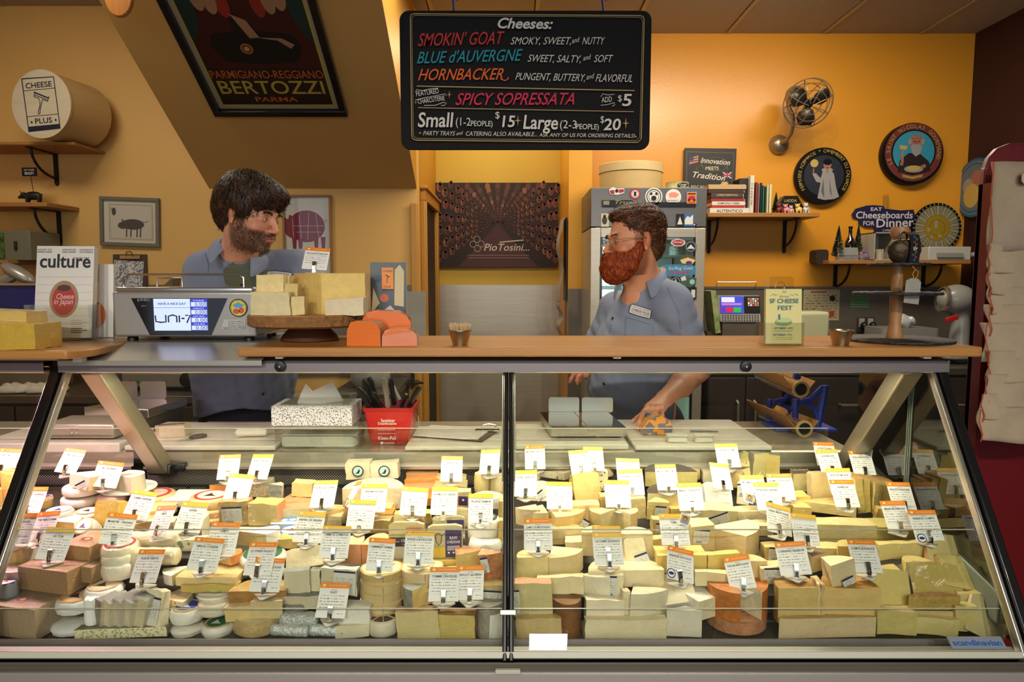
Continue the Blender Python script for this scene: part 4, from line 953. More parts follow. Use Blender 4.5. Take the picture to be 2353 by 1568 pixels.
C('box',150,1290,222,1338,'box','brown carton beneath the rear one',fr=.7,rz=-14,cat='box',group='brown cartons')
C('box',-30,1356,104,1466,'box','largest brown carton with oval red seal at the front',fr=.6,rz=-12,cat='box',H=.065)
C('pak',-20,1330,26,1390,'lb','yoghurt cup with blue checks at the far end',disc_=('d9dde0','e8e8e0','b5342c'),H=.04,cat='tub')
C('blk',-16,1300,44,1346,'pink','pink labelled packet beside the cartons',fr=.6,cat='packet')
C('blk',-20,1236,64,1300,'gold','yellow sided block under the first pair of tags',c2='ow',fr=.6)
for i,(yt,yb,lb)in enumerate(((1296,1338,'bottom'),(1276,1316,'middle'),(1250,1296,'top'))):
 C('pak',212,yt,296,yb,'ow','film wrapped round, %s of three left of the FLEUR VERTE tag'%lb,H=.03,group='wrapped rounds stack',up=i*.012,disc_=('b5342c','e9dcc4','7a2a20')if i==2 else None)
C('log',290,1226,404,1268,'iv','ivory cheese log in a clear plastic shell',wrap=True)
C('log',296,1264,402,1306,'iv','second ivory log in a clear plastic shell, lower',wrap=True)
C('wdg',400,1172,470,1240,'gr','grey rinded goat pyramid in film behind the SOFIA tag',c2='ow',fr=.6,a=200)
C('blk',404,1232,462,1268,'ow','mould flecked wrapped block left of the LAMPO tag',fr=.6,spot=('7a8a70',90,.58))
C('slab',656,1258,742,1306,'iv','ivory blue cheese wedge with a broad cut face',c2='lt',tx=40,ty=-8,th=.035,up=.01)
C('blk',654,1306,712,1368,'ow','square goat cheese with dark fuzzy edges, left of two',c2='ash',ctop='ash',fr=.85)
C('blk',710,1308,736,1360,'iv','narrow goat slice beside the square one',c2='ash',ctop='ash',fr=.85)
C('blk',738,1304,822,1368,'ow','square goat cheese with long printed label, right of two',c2='ash',ctop='foil',fr=.85,lab=(.046,.05,.012,0,0))
C('blk',654,1360,760,1400,'ow','flat goat cheese with ashed top under the square ones',c2='ash',ctop='ash',fr=.7,up=-.004)
C('pak',560,1296,640,1340,'w','paper wrapped round behind the LE CYPRIEN tag',c2='w')
C('blk',636,1228,680,1262,'lt','small crusted block beside the crumpled parcel',fr=.6)
C('wdg',470,1262,548,1300,'lt','peach wedge under the LAMPO tag',c2='org',ctop='org',fr=.5,a=180)
for i,(x,y,w_)in enumerate(((300,1210,80),(365,1212,60),(752,1200,60),(870,1180,60),(130,1240,60),(1020,1330,60),(60,1210,60))):
 C('blk',x-w_/2,y-26,x+w_/2,y+12,('lt','ow','py','y','ow','gold','w')[i],('amber cheese right of the golden rounded one','pale block behind the MATA tag','straw block under the ARPEA tag','yellow block beneath the DREAM WEAVER tag','pale block behind the LA TUR tag','golden block behind the TOMME tag','white block behind the FROMAGE tag')[i],fr=.6,up=-.006)
# far end of the neighbouring case
for i,(x0,y0,x1,y1,cc)in enumerate(((-200,1100,-120,1160,'w'),(-260,1180,-160,1250,'lt'),(-150,1200,-40,1280,'ow'),(-320,1280,-180,1380,'box'),(-170,1300,-40,1400,'pink'),(-130,1120,-40,1190,'gold'))):
 C('blk',x0,y0,x1,y1,cc,'packet %s in the neighbouring case'%('white topmost','tan second','ivory third','brown lowest','pink lowest','golden upper')[i],fr=.6,group='packets in the neighbouring case',cat='packet',wrap=False)
# printed fronts on the packs
def face_label(o,x0,x1,z0,z1,mats,draw,yoff=-.0035):
 mb=MB();draw(mb);q=mb.build('printed_label',mats,o);w_=x1-x0;q.matrix_local=MT(((x0+x1)/2,yoff,(z0+z1)/2))@UP;q.scale=(w_,z1-z0,1);return q
byl={o.get('label'):o for o in scene.objects if o.get('label')}
m_pur=M('purple label','43275a',.5);m_rdl=M('red label','d8593f',.5);m_nvl=M('navy label','20283f',.5);m_whl=M('white lettering','f0ece0',.5);m_yel=M('yellow label','e2bb2c',.5);m_gold=M('gold lettering','c9ad62',.4)
def d_raw(mb):
 rect(mb,-.02,-.5,.5,.5,0);rect(mb,-.5,-.5,-.02,-.12,1,.0002)
 for t,y,s in(('RAW',.14,.16),('CHEDDAR',.0,.13)):text(mb,t,.24,y,s,2,z=.0004,fit=.24 if t=='RAW'else .42,bold=.02)
 for i in range(5):rect(mb,.04,-.10-i*.035,.44,-.115-i*.035,2,.0004)
 for i in range(3):disc(mb,.09+i*.15,-.34,.035,2,.0004,10)
 strip(mb,[(-.45,.35),(-.36,.28),(-.30,.36),(-.2,.38),(-.14,.28),(-.05,.36)],.02,3,.0003);strip(mb,[(-.34,.30),(-.30,.05),(-.22,-.05),(-.15,.05),(-.14,.30)],.02,3,.0003)
o=byl['ivory pack with goat drawing and purple RAW CHEDDAR label'];face_label(o,-.034,.036,.006,.066,[m_pur,m_yel,m_whl,m_ink],d_raw)
def d_vin(mb):
 rect(mb,0,.25,.5,.5,0);text(mb,'VINTAGE',.25,.39,.09,2,z=.0004,fit=.4,bold=.01);text(mb,'FEB 2013',.25,.28,.08,2,z=.0004,fit=.4)
 rect(mb,-.5,-.12,.5,.18,1);text(mb,'SUPER SHARP',-.32,.02,.06,3,z=.0004,fit=.26);text(mb,'Old Quebec',.16,.03,.13,3,z=.0004,fit=.6,bold=.02);text(mb,'RESERVE CHEDDAR',.16,-.07,.06,3,z=.0004,fit=.5)
 rect(mb,-.5,-.5,.5,-.12,4)
o=byl['yellow cheddar pack with red VINTAGE label above a navy label'];face_label(o,-.036,.036,.006,.072,[m_rdl,m_nvl,m_ink,m_whl,m_print],d_vin)
def d_v2(mb):rect(mb,-.5,-.5,.5,.5,0);text(mb,'VINTAGE',0,.05,.3,1,z=.0004,fit=.8)
face_label(byl['yellow cheddar pack with red VINTAGE label, rear one'],.0,.036,.006,.034,[m_rdl,m_ink],d_v2)
def d_p2(mb):rect(mb,-.5,-.5,.5,.5,0);disc(mb,0,.1,.12,1,.0004,10)
face_label(byl['ivory pack, middle one of the purple label row'],-.004,.036,.018,.044,[m_pur,m_whl],d_p2)
face_label(byl['ivory cheddar pack with small purple label'],-.006,.018,.018,.042,[m_pur,m_whl],d_p2,-.0355)
for lb in('left','right'):
 o=byl['square white cheese with round black and mint label, %s of two'%lb];bb=[Vector(v)for v in o.bound_box];zt_=max(v.z for v in bb);yf=min(v.y for v in bb)
 mb=MB();disc(mb,0,0,.0155,0,0,32);ring(mb,0,0,.0115,.0125,1,.0002);disc(mb,0,0,.011,2,.0003,24);poly(mb,[(-.008,-.006),(-.002,-.003),(.004,.007),(.006,.0),(.002,-.007)],0,.0005)
 q=mb.build('round_label',[m_ink,m_whl,M('mint label','a8d8c8',.5)],o);q.matrix_local=MT((0,yf-.002,zt_*.52))@UP
for lb in('brown carton with oval red seal, rear one','largest brown carton with oval red seal at the front'):
 o=byl[lb];zt_=max(v[2]for v in o.bound_box);mb=MB();disc(mb,0,0,.020,0,0,28,ry=.014);disc(mb,0,0,.014,1,.0003,24,ry=.0095);disc(mb,.002,0,.006,2,.0005,16,ry=.006)
 q=mb.build('oval_seal',[M('seal ring','9a8468',.6),M('seal red','8a3424',.5),m_gold],o);q.location=(-.005,-.008,zt_+.0004)
o=byl['small pot cheese wrapped in a leaf tied with raffia'];zt_=max(v[2]for v in o.bound_box);r0=max(v[0]for v in o.bound_box)
for k in range(4):
 a=k*math.pi/4+.2;MB().tube([(r0*.95*math.cos(a)*t,r0*.95*math.sin(a)*t,zt_+.002+.001*k*.5)for t in(-1,-.5,0,.5,1)],.0013,6).build('raffia',M('raffia','c9a878',.7),o)
o=byl['flat box printed with blue sky and white goats'];bb=[Vector(v)for v in o.bound_box];zt_=max(v.z for v in bb);X_=max(v.x for v in bb)*.9;Y_=max(v.y for v in bb)*.9
mb=MB();rect(mb,-X_,-Y_*.3,X_,Y_,0);disc(mb,-X_*.3,-Y_*.1,X_*.22,1,.0003,14,ry=Y_*.3);disc(mb,X_*.3,0,X_*.25,1,.0003,14,ry=Y_*.3);disc(mb,-X_*.6,-Y_*.4,X_*.15,2,.0003,12)
mb.build('printed_top',[M('sky blue print','4a98d0',.5),m_whl,M('orange print','e89a4a',.5)],o).location=(0,0,zt_+.0006)
o=byl['half cylinder cheese with black and gold printed top'];zt_=max(v[2]for v in o.bound_box);X_=max(v[0]for v in o.bound_box)
mb=MB()
for i in range(5):strip(mb,[(-X_*.8+i*X_*.35,-.01),(-X_*.6+i*X_*.35,.012)],.0012,0,.0)
for i in range(4):disc(mb,-X_*.5+i*X_*.33,.0,.0035,0,.0002,8)
mb.build('printed_top',m_gold,o).location=(0,0,zt_+.0006)
# ============================================================ price tags standing on the cheeses
m_card=lines_mat('tag card print','f3efe6','55504a',.0058,700);m_cardp=M('tag card','f3efe6',.35,coat=.3);m_ho=M('orange tag header','ef8a22',.4);m_hy=M('yellow tag header','f3bd3c',.4)
m_chrome=M('chrome clip','d9d4c8',.12,1.0);m_base=M('frosted tag base','b8b2a6',.3,coat=.3);m_hink=M('tag header ink','f8d9a0',.5)
CW,CH=.0625,.0690
_card={}
def shared(key,fn):
 if key not in _card:_card[key]=fn()
 return _card[key]
def mesh_of(mb,name,mats,**k):
 o=mb.build(name,mats,**k);me=o.data;bpy.data.objects.remove(o);return me
def cardmesh():
 mb=MB();mb.prism(rrect(-CW/2,0,CW/2,CH,.001,2),.0006,mat=MT((0,0,-.0008)));return mesh_of(mb,'card',[m_cardp])
def bodymesh():
 mb=MB();rect(mb,-CW*.43,.0175,CW*.40,.0175+.0058*4.6,0);rect(mb,CW*.22,.004,CW*.42,.0115,0);return mesh_of(mb,'card_text',[m_card])
def headmesh(m):
 mb=MB();mb.prism([(-CW/2,CH-.0105),(CW/2,CH-.0105),(CW/2,CH),(-CW/2,CH)],.0004,mat=MT((0,0,-.0001)))
 text(mb,'ALL THINGS DELICIOUS',.006,CH-.0068,.0042,1,z=.0006,fit=.036);mb.prism(rrect(-.0255,CH-.0078,-.0195,CH-.0030,.0006,1),.0003,1,mat=MT((0,0,.0003)))
 return mesh_of(mb,'card_header',[m,m_hink])
def clipmesh():
 mb=MB();vs=[];pr=[(-.006,.001),(-.0055,.010),(-.0035,.020),(.0005,.030),(.004,.031),(.005,.027)]
 for y,z in pr:vs+=[(-.0045,y,z),(.0045,y,z)]
 mb.add(vs,[(2*i,2*i+1,2*i+3,2*i+2)for i in range(len(pr)-1)]);mb.box((0,-.0072,.0145),(.0052,.0016,.008));mb.tube([(-.006,-.004,.0095),(.006,-.004,.0095)],.0016,8);return mesh_of(mb,'clip',[m_chrome])
def basemesh():
 mb=MB();mb.prism([(-.003,-.020),(.003,-.020),(.024,.006),(.022,.011),(-.022,.011),(-.024,.006)],.0022);return mesh_of(mb,'clip_base',[m_base])
def sign(title,cx,cy,col='y',yaw=0,roll=0,tilt=36,ws=1.0,label=None,up=.038,sub=None,base=True,photo=None,small=False,group=None,logo=None):
 p=heap(cx,cy+42,up+(.012 if cy<1100 else 0));m=p-Vector((0,0,.0));mp=mpp(cx,cy,p.y)
 t=thing('price_tag',label,'price tag',m,(0,0,R(yaw)),group or 'price tags on the cheeses')
 M4=MT((0,-.0035,.010))@MR(R(roll),4,'Y')@MR(R(90-tilt),4,'X')@Matrix.Diagonal((ws,1,1,1))
 def part(me,name,mt=None):
  o=bpy.data.objects.new(name,me);COL.objects.link(o);o.parent=t
  if mt is not None:o.matrix_local=mt
  return o
 part(shared('card',cardmesh),'card',M4);part(shared('h'+col,lambda:headmesh(m_ho if col=='o'else m_hy)),'card_header',M4@MT((0,0,.0002)))
 part(shared('body',bodymesh),'card_text',M4@MT((rnd.uniform(-.0003,.0003),0,.0001)))
 if title:
  mb=MB();k=min(CW*.84,.0037*len(title));text(mb,title,0,CH-.0210,.0064,0,z=.0001,bold=.03,fit=k,res=2);rect(mb,-.006,CH-.0142,.006,CH-.0136,0,.0001);mb.build('card_title',m_ink,t).matrix_local=M4
 part(shared('clip',clipmesh),'clip')
 if base:part(shared('base',basemesh),'clip_base')
 if photo:
  mb=MB();x0,y0=photo;mt=MT((x0,y0,.0012))@MR(R(-22),4,'Z');rect(mb,-.0115,-.0125,.0115,.0125,0,0,mt);rect(mb,-.0095,-.0095,.0095,.0105,1,.0002,mt);disc(mb,0,.002,.0048,2,.0005,12,.0058,mat=mt);disc(mb,0,.0006,.0034,3,.0006,12,.0042,mat=mt);poly(mb,[(-.008,-.0095),(.008,-.0095),(.005,-.003),(-.005,-.003)],4,.0004,mt)
  mb.build('staff_photo',[m_cardp,M('photo backdrop','a8905a',.5),M('photo hair','2a1a14',.5),M('photo face','b07a5c',.5),M('photo shirt','7a8496',.5)],t).matrix_local=M4
 if logo:
  mb=MB();disc(mb,logo[0],logo[1],.010,0,.0008,24);disc(mb,logo[0],logo[1],.0082,1,.0010,24);disc(mb,logo[0],logo[1],.0062,0,.0012,20,ry=.0032);mb.build('round_sticker',[M('sticker navy','1c2a6a',.4),m_cardp],t).matrix_local=M4
 return t
TAGS=[
('HONEY BEE GOAT',4,1053,'o',0,4),('Truffle Triple Creme',151,1053,'o',-8,5),('BLUE BRIE',238,1086,'o',10,9),("FROMAGE D'AFFINOIS",62,1150,'o',0,0),('SAINT ANGEL',34,1218,'o',2,0),('THE TRIPLE CREME',92,1213,'o',-14,-8),
('LA TUR',116,1254,'y',0,4),('CABRI HARNIE',310,1160,'y',-6,6),('MUNSTER - ORGANIC',262,1219,'o',8,8),('MATA',362,1198,'o',-24,-10),('SOFIA',430,1190,'y',-4,3),('TRILJANE',523,1068,'o',8,0,dict(ws=.86)),
('DETROIT STREET BRICK',591,1067,'y',-14,-3),('',541,1117,'y',-2,4),('LAMPO',506,1241,'o',4,3),('BRICK CHEESE',464,1279,'o',2,5),('FLEUR VERTE',330,1307,'o',-10,-4),('LE CYPRIEN WALNUT',592,1290,'o',-8,-3,dict(base=False)),
('TORTA DEL CASAR',608,1328,'o',0,2),('ARPEA DE BREBIS',705,1214,'y',0,3),('TOMME DE CHAMBOULE',766,1250,'y',0,1),('FLEURON DES CHEVRES',740,1133,'y',-10,-4),('',797,1132,'o',-62,-18,dict(base=False)),
('DREAM WEAVER',855,1143,'y',0,1),('',826,1184,'y',0,2),('',948,1151,'y',4,6),('RAW MILK GOAT CHEDDAR',1019,1150,'y',0,1),('TRIPLE PLAY',1037,1072,'o',2,1,dict(ws=.9)),('',1124,1055,'y',-14,-6,dict(ws=.88)),
('TRUFFLE TREMOR',1104,1168,'y',0,0,dict(ws=.92)),('CAMEMBERT FERMIER',871,1280,'o',8,7,dict(ws=.9)),('EPOISSES de BOURGOGNE',961,1262,'y',4,3),('TOMME CRAYEUSE',1019,1350,'o',0,0),('BERGOT alla BIRRA',1080,1346,'o',-8,-5,dict(ws=.9)),('RUEY',759,1388,'o',-6,-1),
('MOLITERNO TARTUFO',1230,1044,'o',-2,-2,dict(ws=.88)),('',1366,1048,'y',6,3,dict(base=False,ws=.88)),('PECORINO TOSCANO',1336,1056,'y',8,-2,dict(ws=.86)),('IDIAZABAL LARRUN GAZTA',1208,1107,'y',-4,-2,dict(ws=.92)),('',1286,1137,'y',0,1),
('TRUFFLE',1446,1078,'y',4,3,dict(base=False)),('TRUFFLE GOUDA',1453,1105,'y',-6,-5),('',1421,1133,'y',3,2),('MANCHE ROMERO Y MIEL',1535,1093,'o',0,-1,dict(ws=.86)),("BREBIS D'ESPELETTE",1590,1140,'y',-4,-3,dict(ws=.95)),
('ALP BLOSSOM',1676,1040,'y',0,-1),('',1661,1090,'y',16,10,dict(ws=.92)),('BETHMALE de CHEVRE',1737,1120,'y',4,1,dict(photo=(-.017,.010),base=False)),('RAHMTALER RESERVE',1799,1116,'o',-4,-2),('PYRENEES BREBIS',1770,1139,'y',0,0),
('LOVELY KLARA',1901,1036,'o',0,2,dict(base=False,ws=.92)),('HORNBACKER',1912,1055,'y',0,-2,dict(ws=.92)),('CHALLERHOCKER',1987,1058,'o',0,0,dict(photo=(.024,.063),ws=.95)),('TETE DE MOINE',1938,1102,'y',0,-1,dict(base=False)),('ASHBROOK',1947,1132,'o',4,2),
('RACLETTE FRANCAISE',2078,1138,'o',0,1,dict(ws=.92)),('BEELER GRUYERE AOP',2068,1186,'o',0,-1,dict(ws=.92)),('RESERVE COMTE',2136,1210,'o',0,-1,dict(logo=(-.018,.006))),('TOMA',1553,1220,'y',0,0,dict(photo=(.026,.056))),('OSSAU MONTAGNE',1790,1194,'y',8,17),
('',1854,1220,'y',4,7,dict(ws=.95)),('CAMPO DE MONTALBAN',1237,1232,'o',-5,-3),('',1397,1250,'y',0,0,dict(base=False)),('LA DAMA SAGRADA',1400,1266,'y',0,-1),('BRABANDER GOAT GOUDA',1562,1303,'o',10,17,dict(logo=(-.022,.012))),("THE DRUNK'N GOAT",1708,1322,'o',-16,-16,dict(ws=.85)),
("L'ABARRE RESERVE",1829,1289,'o',-10,-8),('COMTE ELEGANCE',1994,1284,'o',4,3)]
BL={(541,1117):'blank looking tag with a yellow header above the washed rind blocks',(797,1132):'tag turned almost edge on, with an orange side, beside the crusty wheel',(826,1184):'blank looking tag right above the flat washed rind block',(948,1151):'blank looking tag in front of the orange cheddar blocks',(1124,1055):'tag with faint handwriting over the two waxed cheeses by the post',(1366,1048):'pale yellow topped tag behind PECORINO TOSCANO',(1286,1137):'blank looking tag beside the ivory slab and the post',(1421,1133):'white tag with washed out header in front of TRUFFLE GOUDA',(1661,1090):'tilted blank looking tag above the bright white slab',(1854,1220):'blank looking tag behind the vein lined block',(1397,1250):'tag hidden behind LA DAMA SAGRADA except for its yellow header'}
bi=0
for tg in TAGS:
 kw=dict(tg[6])if len(tg)>6 else{}
 if tg[0]:lb='white price tag with %s header reading %s'%('an orange'if tg[3]=='o'else 'a yellow',tg[0])
 else:lb=BL[(tg[1],tg[2])]
 sign(tg[0],tg[1],tg[2],tg[3],tg[4],tg[5],label=lb,**kw)
# ============================================================ things on top of the counter and on the work shelf
class G2:
 """drawing sheet: photo pixels around (cx, cy) at depth Y -> local metres"""
 def __init__(s,cx,cy,Y):s.cx,s.cy,s.Y=cx,cy,Y;s.k=mpp(cx,cy,Y);s.o=at(cx,cy,Y);s.mb=MB()
 def q(s,x,y):return((x-s.cx)*s.k,-(y-s.cy)*s.k)
 def p(s,pts,mi=0,z=0):poly(s.mb,[s.q(*t)for t in pts][::-1],mi,z);return s
 def r(s,x0,y0,x1,y1,mi=0,z=0):a=s.q(x0,y1);b=s.q(x1,y0);rect(s.mb,a[0],a[1],b[0],b[1],mi,z);return s
 def d(s,x,y,rad,mi=0,z=0,ry=None,**k):a=s.q(x,y);disc(s.mb,a[0],a[1],rad*s.k,mi,z,k.pop('seg',28),ry=(ry*s.k if ry else None),**k);return s
 def ring(s,x,y,r0,r1,mi=0,z=0,sy=1.0):a=s.q(x,y);ring(s.mb,a[0],a[1],r0*s.k,r1*s.k,mi,z,sy=sy);return s
 def t(s,txt,x,y,size,mi=0,z=.0006,fit=None,rot=0,**k):a=s.q(x,y);text(s.mb,txt,a[0],a[1],size*s.k,mi,R(rot),z,fit=(fit*s.k if fit else None),**k);return s
 def l(s,pts,w,mi=0,z=.0004,**k):strip(s.mb,[s.q(*t)for t in pts],w*s.k,mi,z,**k);return s
 def arc(s,txt,x,y,r,a0,a1,size,mi=0,z=.0006,**k):a=s.q(x,y);arc_text(s.mb,txt,a[0],a[1],r*s.k,a0,a1,size*s.k,mi,z,**k);return s
 def build(s,name,mats,parent=None,mat=None):
  o=s.mb.build(name,mats,parent);o.matrix_local=(mat if mat is not None else(MT(s.o-(parent.location if parent else Vector()))@UP));return o
def col(c,r=.5,**k):return M('ink '+c+('%g'%r),c,r,**k)
TOPZ=z1;m_clear=glass('clear acrylic holder','f8f9f6',1.0,.012)
# --- big scale
zb=zs1+.012;p0=at(262,768,1.70);xA,xB=p0.x,at(590,768,1.70).x;zt=at(426,670,1.70).z;cxs=(xA+xB)/2;hs=zt-zb;ws=xB-xA
sc_=thing('counter_scale','big silver and black counter scale with a lit blue screen','scale',(cxs,1.80,zb-.012))
def S_(mb,name,mats,parent=sc_,**k):return mb.build(name,mats,parent,**k)
m_silver=M('silver plastic','a9a49c',.35,.5)
mb=MB().prism([(-ws/2,-.10),(ws/2,-.10),(ws/2+.012,.12),(-ws/2-.012,.12)],hs,mat=MT((0,0,.012)));S_(mb,'housing',m_silver,bevel=.006,seg=3)
u=ws/328.0
def fx(x):return(x-426)*u
def fz(y):return .012+(768-y)*u*.985
mb=MB();mb.add([(fx(x),-.1015,fz(y))for x,y in((306,678),(345,764),(486,764),(526,678))],[(0,1,2,3)]);S_(mb,'front_panel',M('black gloss','0a0a0c',.12,coat=1))
m_scr=M('lit screen','b9c8ff',.3,emit=.85);m_scrb=M('screen blue','3a3fb8',.3,emit=.5);m_scrk=M('screen ink','1c2030',.4)
sg_=G2(416,724,1.699);sg_.r(355,687,478,760,0);sg_.r(440,687,478,760,1,.0002)
for i in range(4):sg_.r(441,694.5+i*18,477,704.5+i*18,0,.0004);sg_.t(('0.000','0.000','0.00','0.00')[i],476.5,703.5+i*18,12,2,align='RIGHT',fit=26)
sg_.r(439,687,440,760,2,.0003);sg_.r(355,707,439,707.8,1,.0003);sg_.t('HAVE A NICE DAY',397,701,8,2,fit=64,bold=.02)
for i,(xx,L)in enumerate((('TARE',0),('WEIGHT',1),('UNIT PRICE',2),('TOTAL PRICE',3))):sg_.t(xx,458,692.5+i*18,4.6,0,fit=26)
for pts in(((358,725),(359,739),(370,741),(382,740),(382,724)),((388,741),(388,727),(398,724),(407,727),(407,741)),((413,725),(413,741)),((418,732),(425,732)),((427,725),(438,725),(430,742))):sg_.l(pts,3.4,2)
o=sg_.build('screen',[m_scr,m_scrb,m_scrk],sc_);o.location.y=-.1035
g=G2(340,690,1.699);g.t('ISHIDA',334,692,8,0,fit=24,bold=.02);g.t('UNI-7',331,705,5,0,fit=13);g.r(317,687,320,693,0);o=g.build('brand_lettering',[M('pale grey print','9a9aa0',.4)],sc_);o.location.y=-.1030
g=G2(545,708,1.69);g.d(545,708,21,0);g.d(545,708,18.5,1,.0002);g.d(540,716,8,2,.0004,ry=6);g.d(552,714,6,2,.0004,ry=7);g.p([(532,702),(545,695),(558,702),(550,708),(538,708)],3,.0004);g.arc('WEIGHTS AND MEASURES',545,708,15.8,200,-20,4,0);o=g.build('round_seal',[col('20242c'),col('d8c83a'),col('c8504a'),col('5a9ac8')],sc_);o.location.y=-.1025
g=G2(533,746,1.69);g.p([(512,735),(562,735),(560,757),(505,757)],0)
for i,tx_ in enumerate(('0~15 lb x 0.005 lb','15~30 lb x 0.01 lb','(0~6 kg x 0.002 kg)')):g.t(tx_,540,741+i*5,4.6,1,fit=36)
g.t('Capacity (6~15 kg x 0.005 kg)',534,755.5,4.6,1,fit=50);o=g.build('capacity_label',[col('b9b8b2'),m_ink],sc_);o.location.y=-.1022
mb=MB().prism(rrect(-ws/2+.004,-.098,ws/2-.004,.13,.012),.010,mat=MT((0,0,.012+hs)));S_(mb,'platform',m_chrome_s:=M('polished steel tray','cfcbc4',.14,.9),bevel=.003)
mb=MB();zr=.012+hs+.012
for y in(-.08,):mb.tube([(-ws/2+.02,y,zr-.004),(-ws/2+.02,y,zr+.022),(-ws/2+.035,y,zr+.030),(ws/2-.05,y,zr+.030),(ws/2-.036,y,zr+.022),(ws/2-.036,y,zr-.004)],.0028,8)
S_(mb,'guard_rail',m_chrome_s,smooth=True);mb=MB().tube([(-ws/2+.01,.10,zr-.004),(-ws/2+.01,.10,zr+.020),(-ws/2+.08,.10,zr+.022),(-ws/2+.08,.10,zr-.004)],.0024,8);S_(mb,'guard_rail',m_chrome_s,smooth=True)
for x in(-ws/2+.03,ws/2-.03):
 for y in(-.07,.09):S_(MB().lathe([(0,0),(.013,0),(.013,.008),(.008,.013),(0,.013)],14,mat=MT((x,y,0))),'foot',m_blk,smooth=True)
# --- wooden slice cake stand with cheddar
zt_s=TOPZ
ps=at(703,790,1.70);st_=thing('cake_stand','rustic wood slice cake stand with bark edge on a turned foot','cake stand',(ps.x,1.735,zt_s))
k_=mpp(703,740,1.72);zt2_=at(703,728,1.60).z-zt_s
Rs=136*k_
mb=MB();prof=[(0,0),(.062,0),(.073,.003),(.066,.02),(.052,.040),(.048,.052),(0,.052)];zped=.038
mb.lathe([(r,z*zped/.052)for r,z in prof],32,cap=False);mb.build('foot',M('dark stained wood','5a3420',.5,noise=(14,.4),stretch=(1,1,6)),st_,smooth=True)
mb=MB();mb.lathe([(0,0),(Rs*.93,0),(Rs,.005),(Rs,.027),(Rs*.985,.0295),(Rs*.97,.030),(0,.030)],56,[0,0,1,1,0,0],cap=False)
for i,v in enumerate(mb.v):
 t=math.atan2(v[1],v[0]);q=1+.012*math.sin(5*t)+.008*math.sin(17*t+1)+.006*math.sin(31*t);mb.v[i]=(v[0]*q,v[1]*q,v[2])
mb.build('wood_slice',[M('pale cut wood','b07a42',.5,noise=(20,.3)),M('bark','9a6a38',.85,noise=(60,.6),bump=(90,.9))],st_,smooth=True,loc=(0,0,zped))
zc=zt_s+zped+.0305
def stood(x0,x1,y0,y1,Y,z0,D,label,name='cheddar_block',c='y',c2=None,shape='blk',rz=0,bev=.004,cat='cheese',group=None,lean=0.0,spot=None,slope=0):
 a=at(x0,y1,Y);b=at(x1,y1,Y);H_=max(at((x0+x1)/2,y0,Y).z-z0,.01);W_2=(b.x-a.x)/2;cx=(a.x+b.x)/2
 pts=[(-W_2,-D/2),(W_2,-D/2),(W_2,D/2),(-W_2,D/2)]
 if shape=='fan':pts=[(-W_2*.05,-D/2),(W_2,-D*.25),(W_2*1.0,D*.2),(W_2*.6,D/2),(-W_2*.5,D/2),(-W_2,D*.2),(-W_2,-.0)]
 bm_=solid(pts,H_,0,bev,3,.0014,cap_m=(0,1 if c2 else 0),lean=lean)
 if slope:
  for v in bm_.verts:v.co.z*=1-slope*(v.co.x/W_2*.5+.5)
 o=bm_obj(bm_,name,[CM(c),CM(c2 or c)]);o.location=(cx,Y+D/2,z0);o.rotation_euler=(0,0,R(rz));tag(o,label,cat,group);return o
stood(655,832,628,722,1.69,zc,.15,'large quarter wheel of pale cheddar in film on the cake stand',shape='fan',c='y',c2='py',name='cheddar_wheel_piece')
stood(590,652,632,675,1.675,zc+.044,.05,'square cheddar block resting on the sloped front block',c='py')
stood(576,668,672,724,1.640,zc,.055,'sloped cheddar block at the left front of the cake stand',c='py',lean=.06)
stood(644,666,634,662,1.70,zc+.050,.04,'narrow cheddar slice behind the square block',c='y')
stood(653,684,653,690,1.680,zc,.035,'short cheddar piece standing between block and wheel',c='y')
stood(669,699,682,724,1.648,zc,.030,'small upright cheddar stick in front of the big wheel piece',c='y')
stood(748,836,690,724,1.640,zc,.045,'flat film wrapped cheddar wedge at the right front of the stand',c='iv',c2='iv',slope=-.2)
t=sign('FISCALINI CHEDDAR',720,579,'o',4,4,label='orange headed price tag reading FISCALINI CHEDDAR on the big cheddar piece',sub='Modesto California');t.location=(at(718,612,1.73).x,1.745,at(718,629,1.69).z+.001)
# --- orange mimolette
m_mim=M('mimolette paste','e06e0c',.5,noise=(20,.12),bump=(60,.1),coat=.35,c2='c85a08',spec=.3);m_mrind=M('mimolette rind','9c5a22',.6,noise=(50,.5),bump=(60,.4),coat=.6)
m_film=M('crinkled cling film glare','f0e2d2',.12,coat=1,bump=(26,.8),alpha=.16)
def mim(x0,x1,y0,y1,Y,D,label,rz=0,film=0):
 a,b=at(x0,y1,Y),at(x1,y1,Y);W=b.x-a.x;H_=at(x0,y0,Y).z-TOPZ
 pr=[(-W/2,0),(W/2,0),(W/2,H_*.62),(W*.42,H_*.84),(W*.25,H_*.97),(-W*.2,H_),(-W*.38,H_*.93),(-W/2*.96,H_*.6)]
 bm_=solid(pr,D,[1]*8,.004,3,.001,cap_m=(0,0));bmesh.ops.transform(bm_,matrix=MT((0,D,0))@MR(R(90),4,'X'),verts=bm_.verts[:])
 o=bm_obj(bm_,'mimolette_wedge',[m_mim,m_mrind]);o.location=((a.x+b.x)/2,Y,TOPZ+.0005);o.rotation_euler=(0,0,R(rz));tag(o,label,'cheese')
 if film:s_=MB();s_.mesh(o.data);f_=s_.build('film',m_film,o,smooth=True);f_.scale=(1.02,1.03,1.02)
 return o
mim(796,876,738,799,1.585,.055,'bright orange mimolette wedge in front, left of two',rz=-6);mim(828,944,714,786,1.66,.05,'large orange mimolette half with brown rind behind the other two',rz=4)
mim(878,958,757,800,1.575,.05,'small orange mimolette wedge in crinkled glaring film',rz=4,film=1)
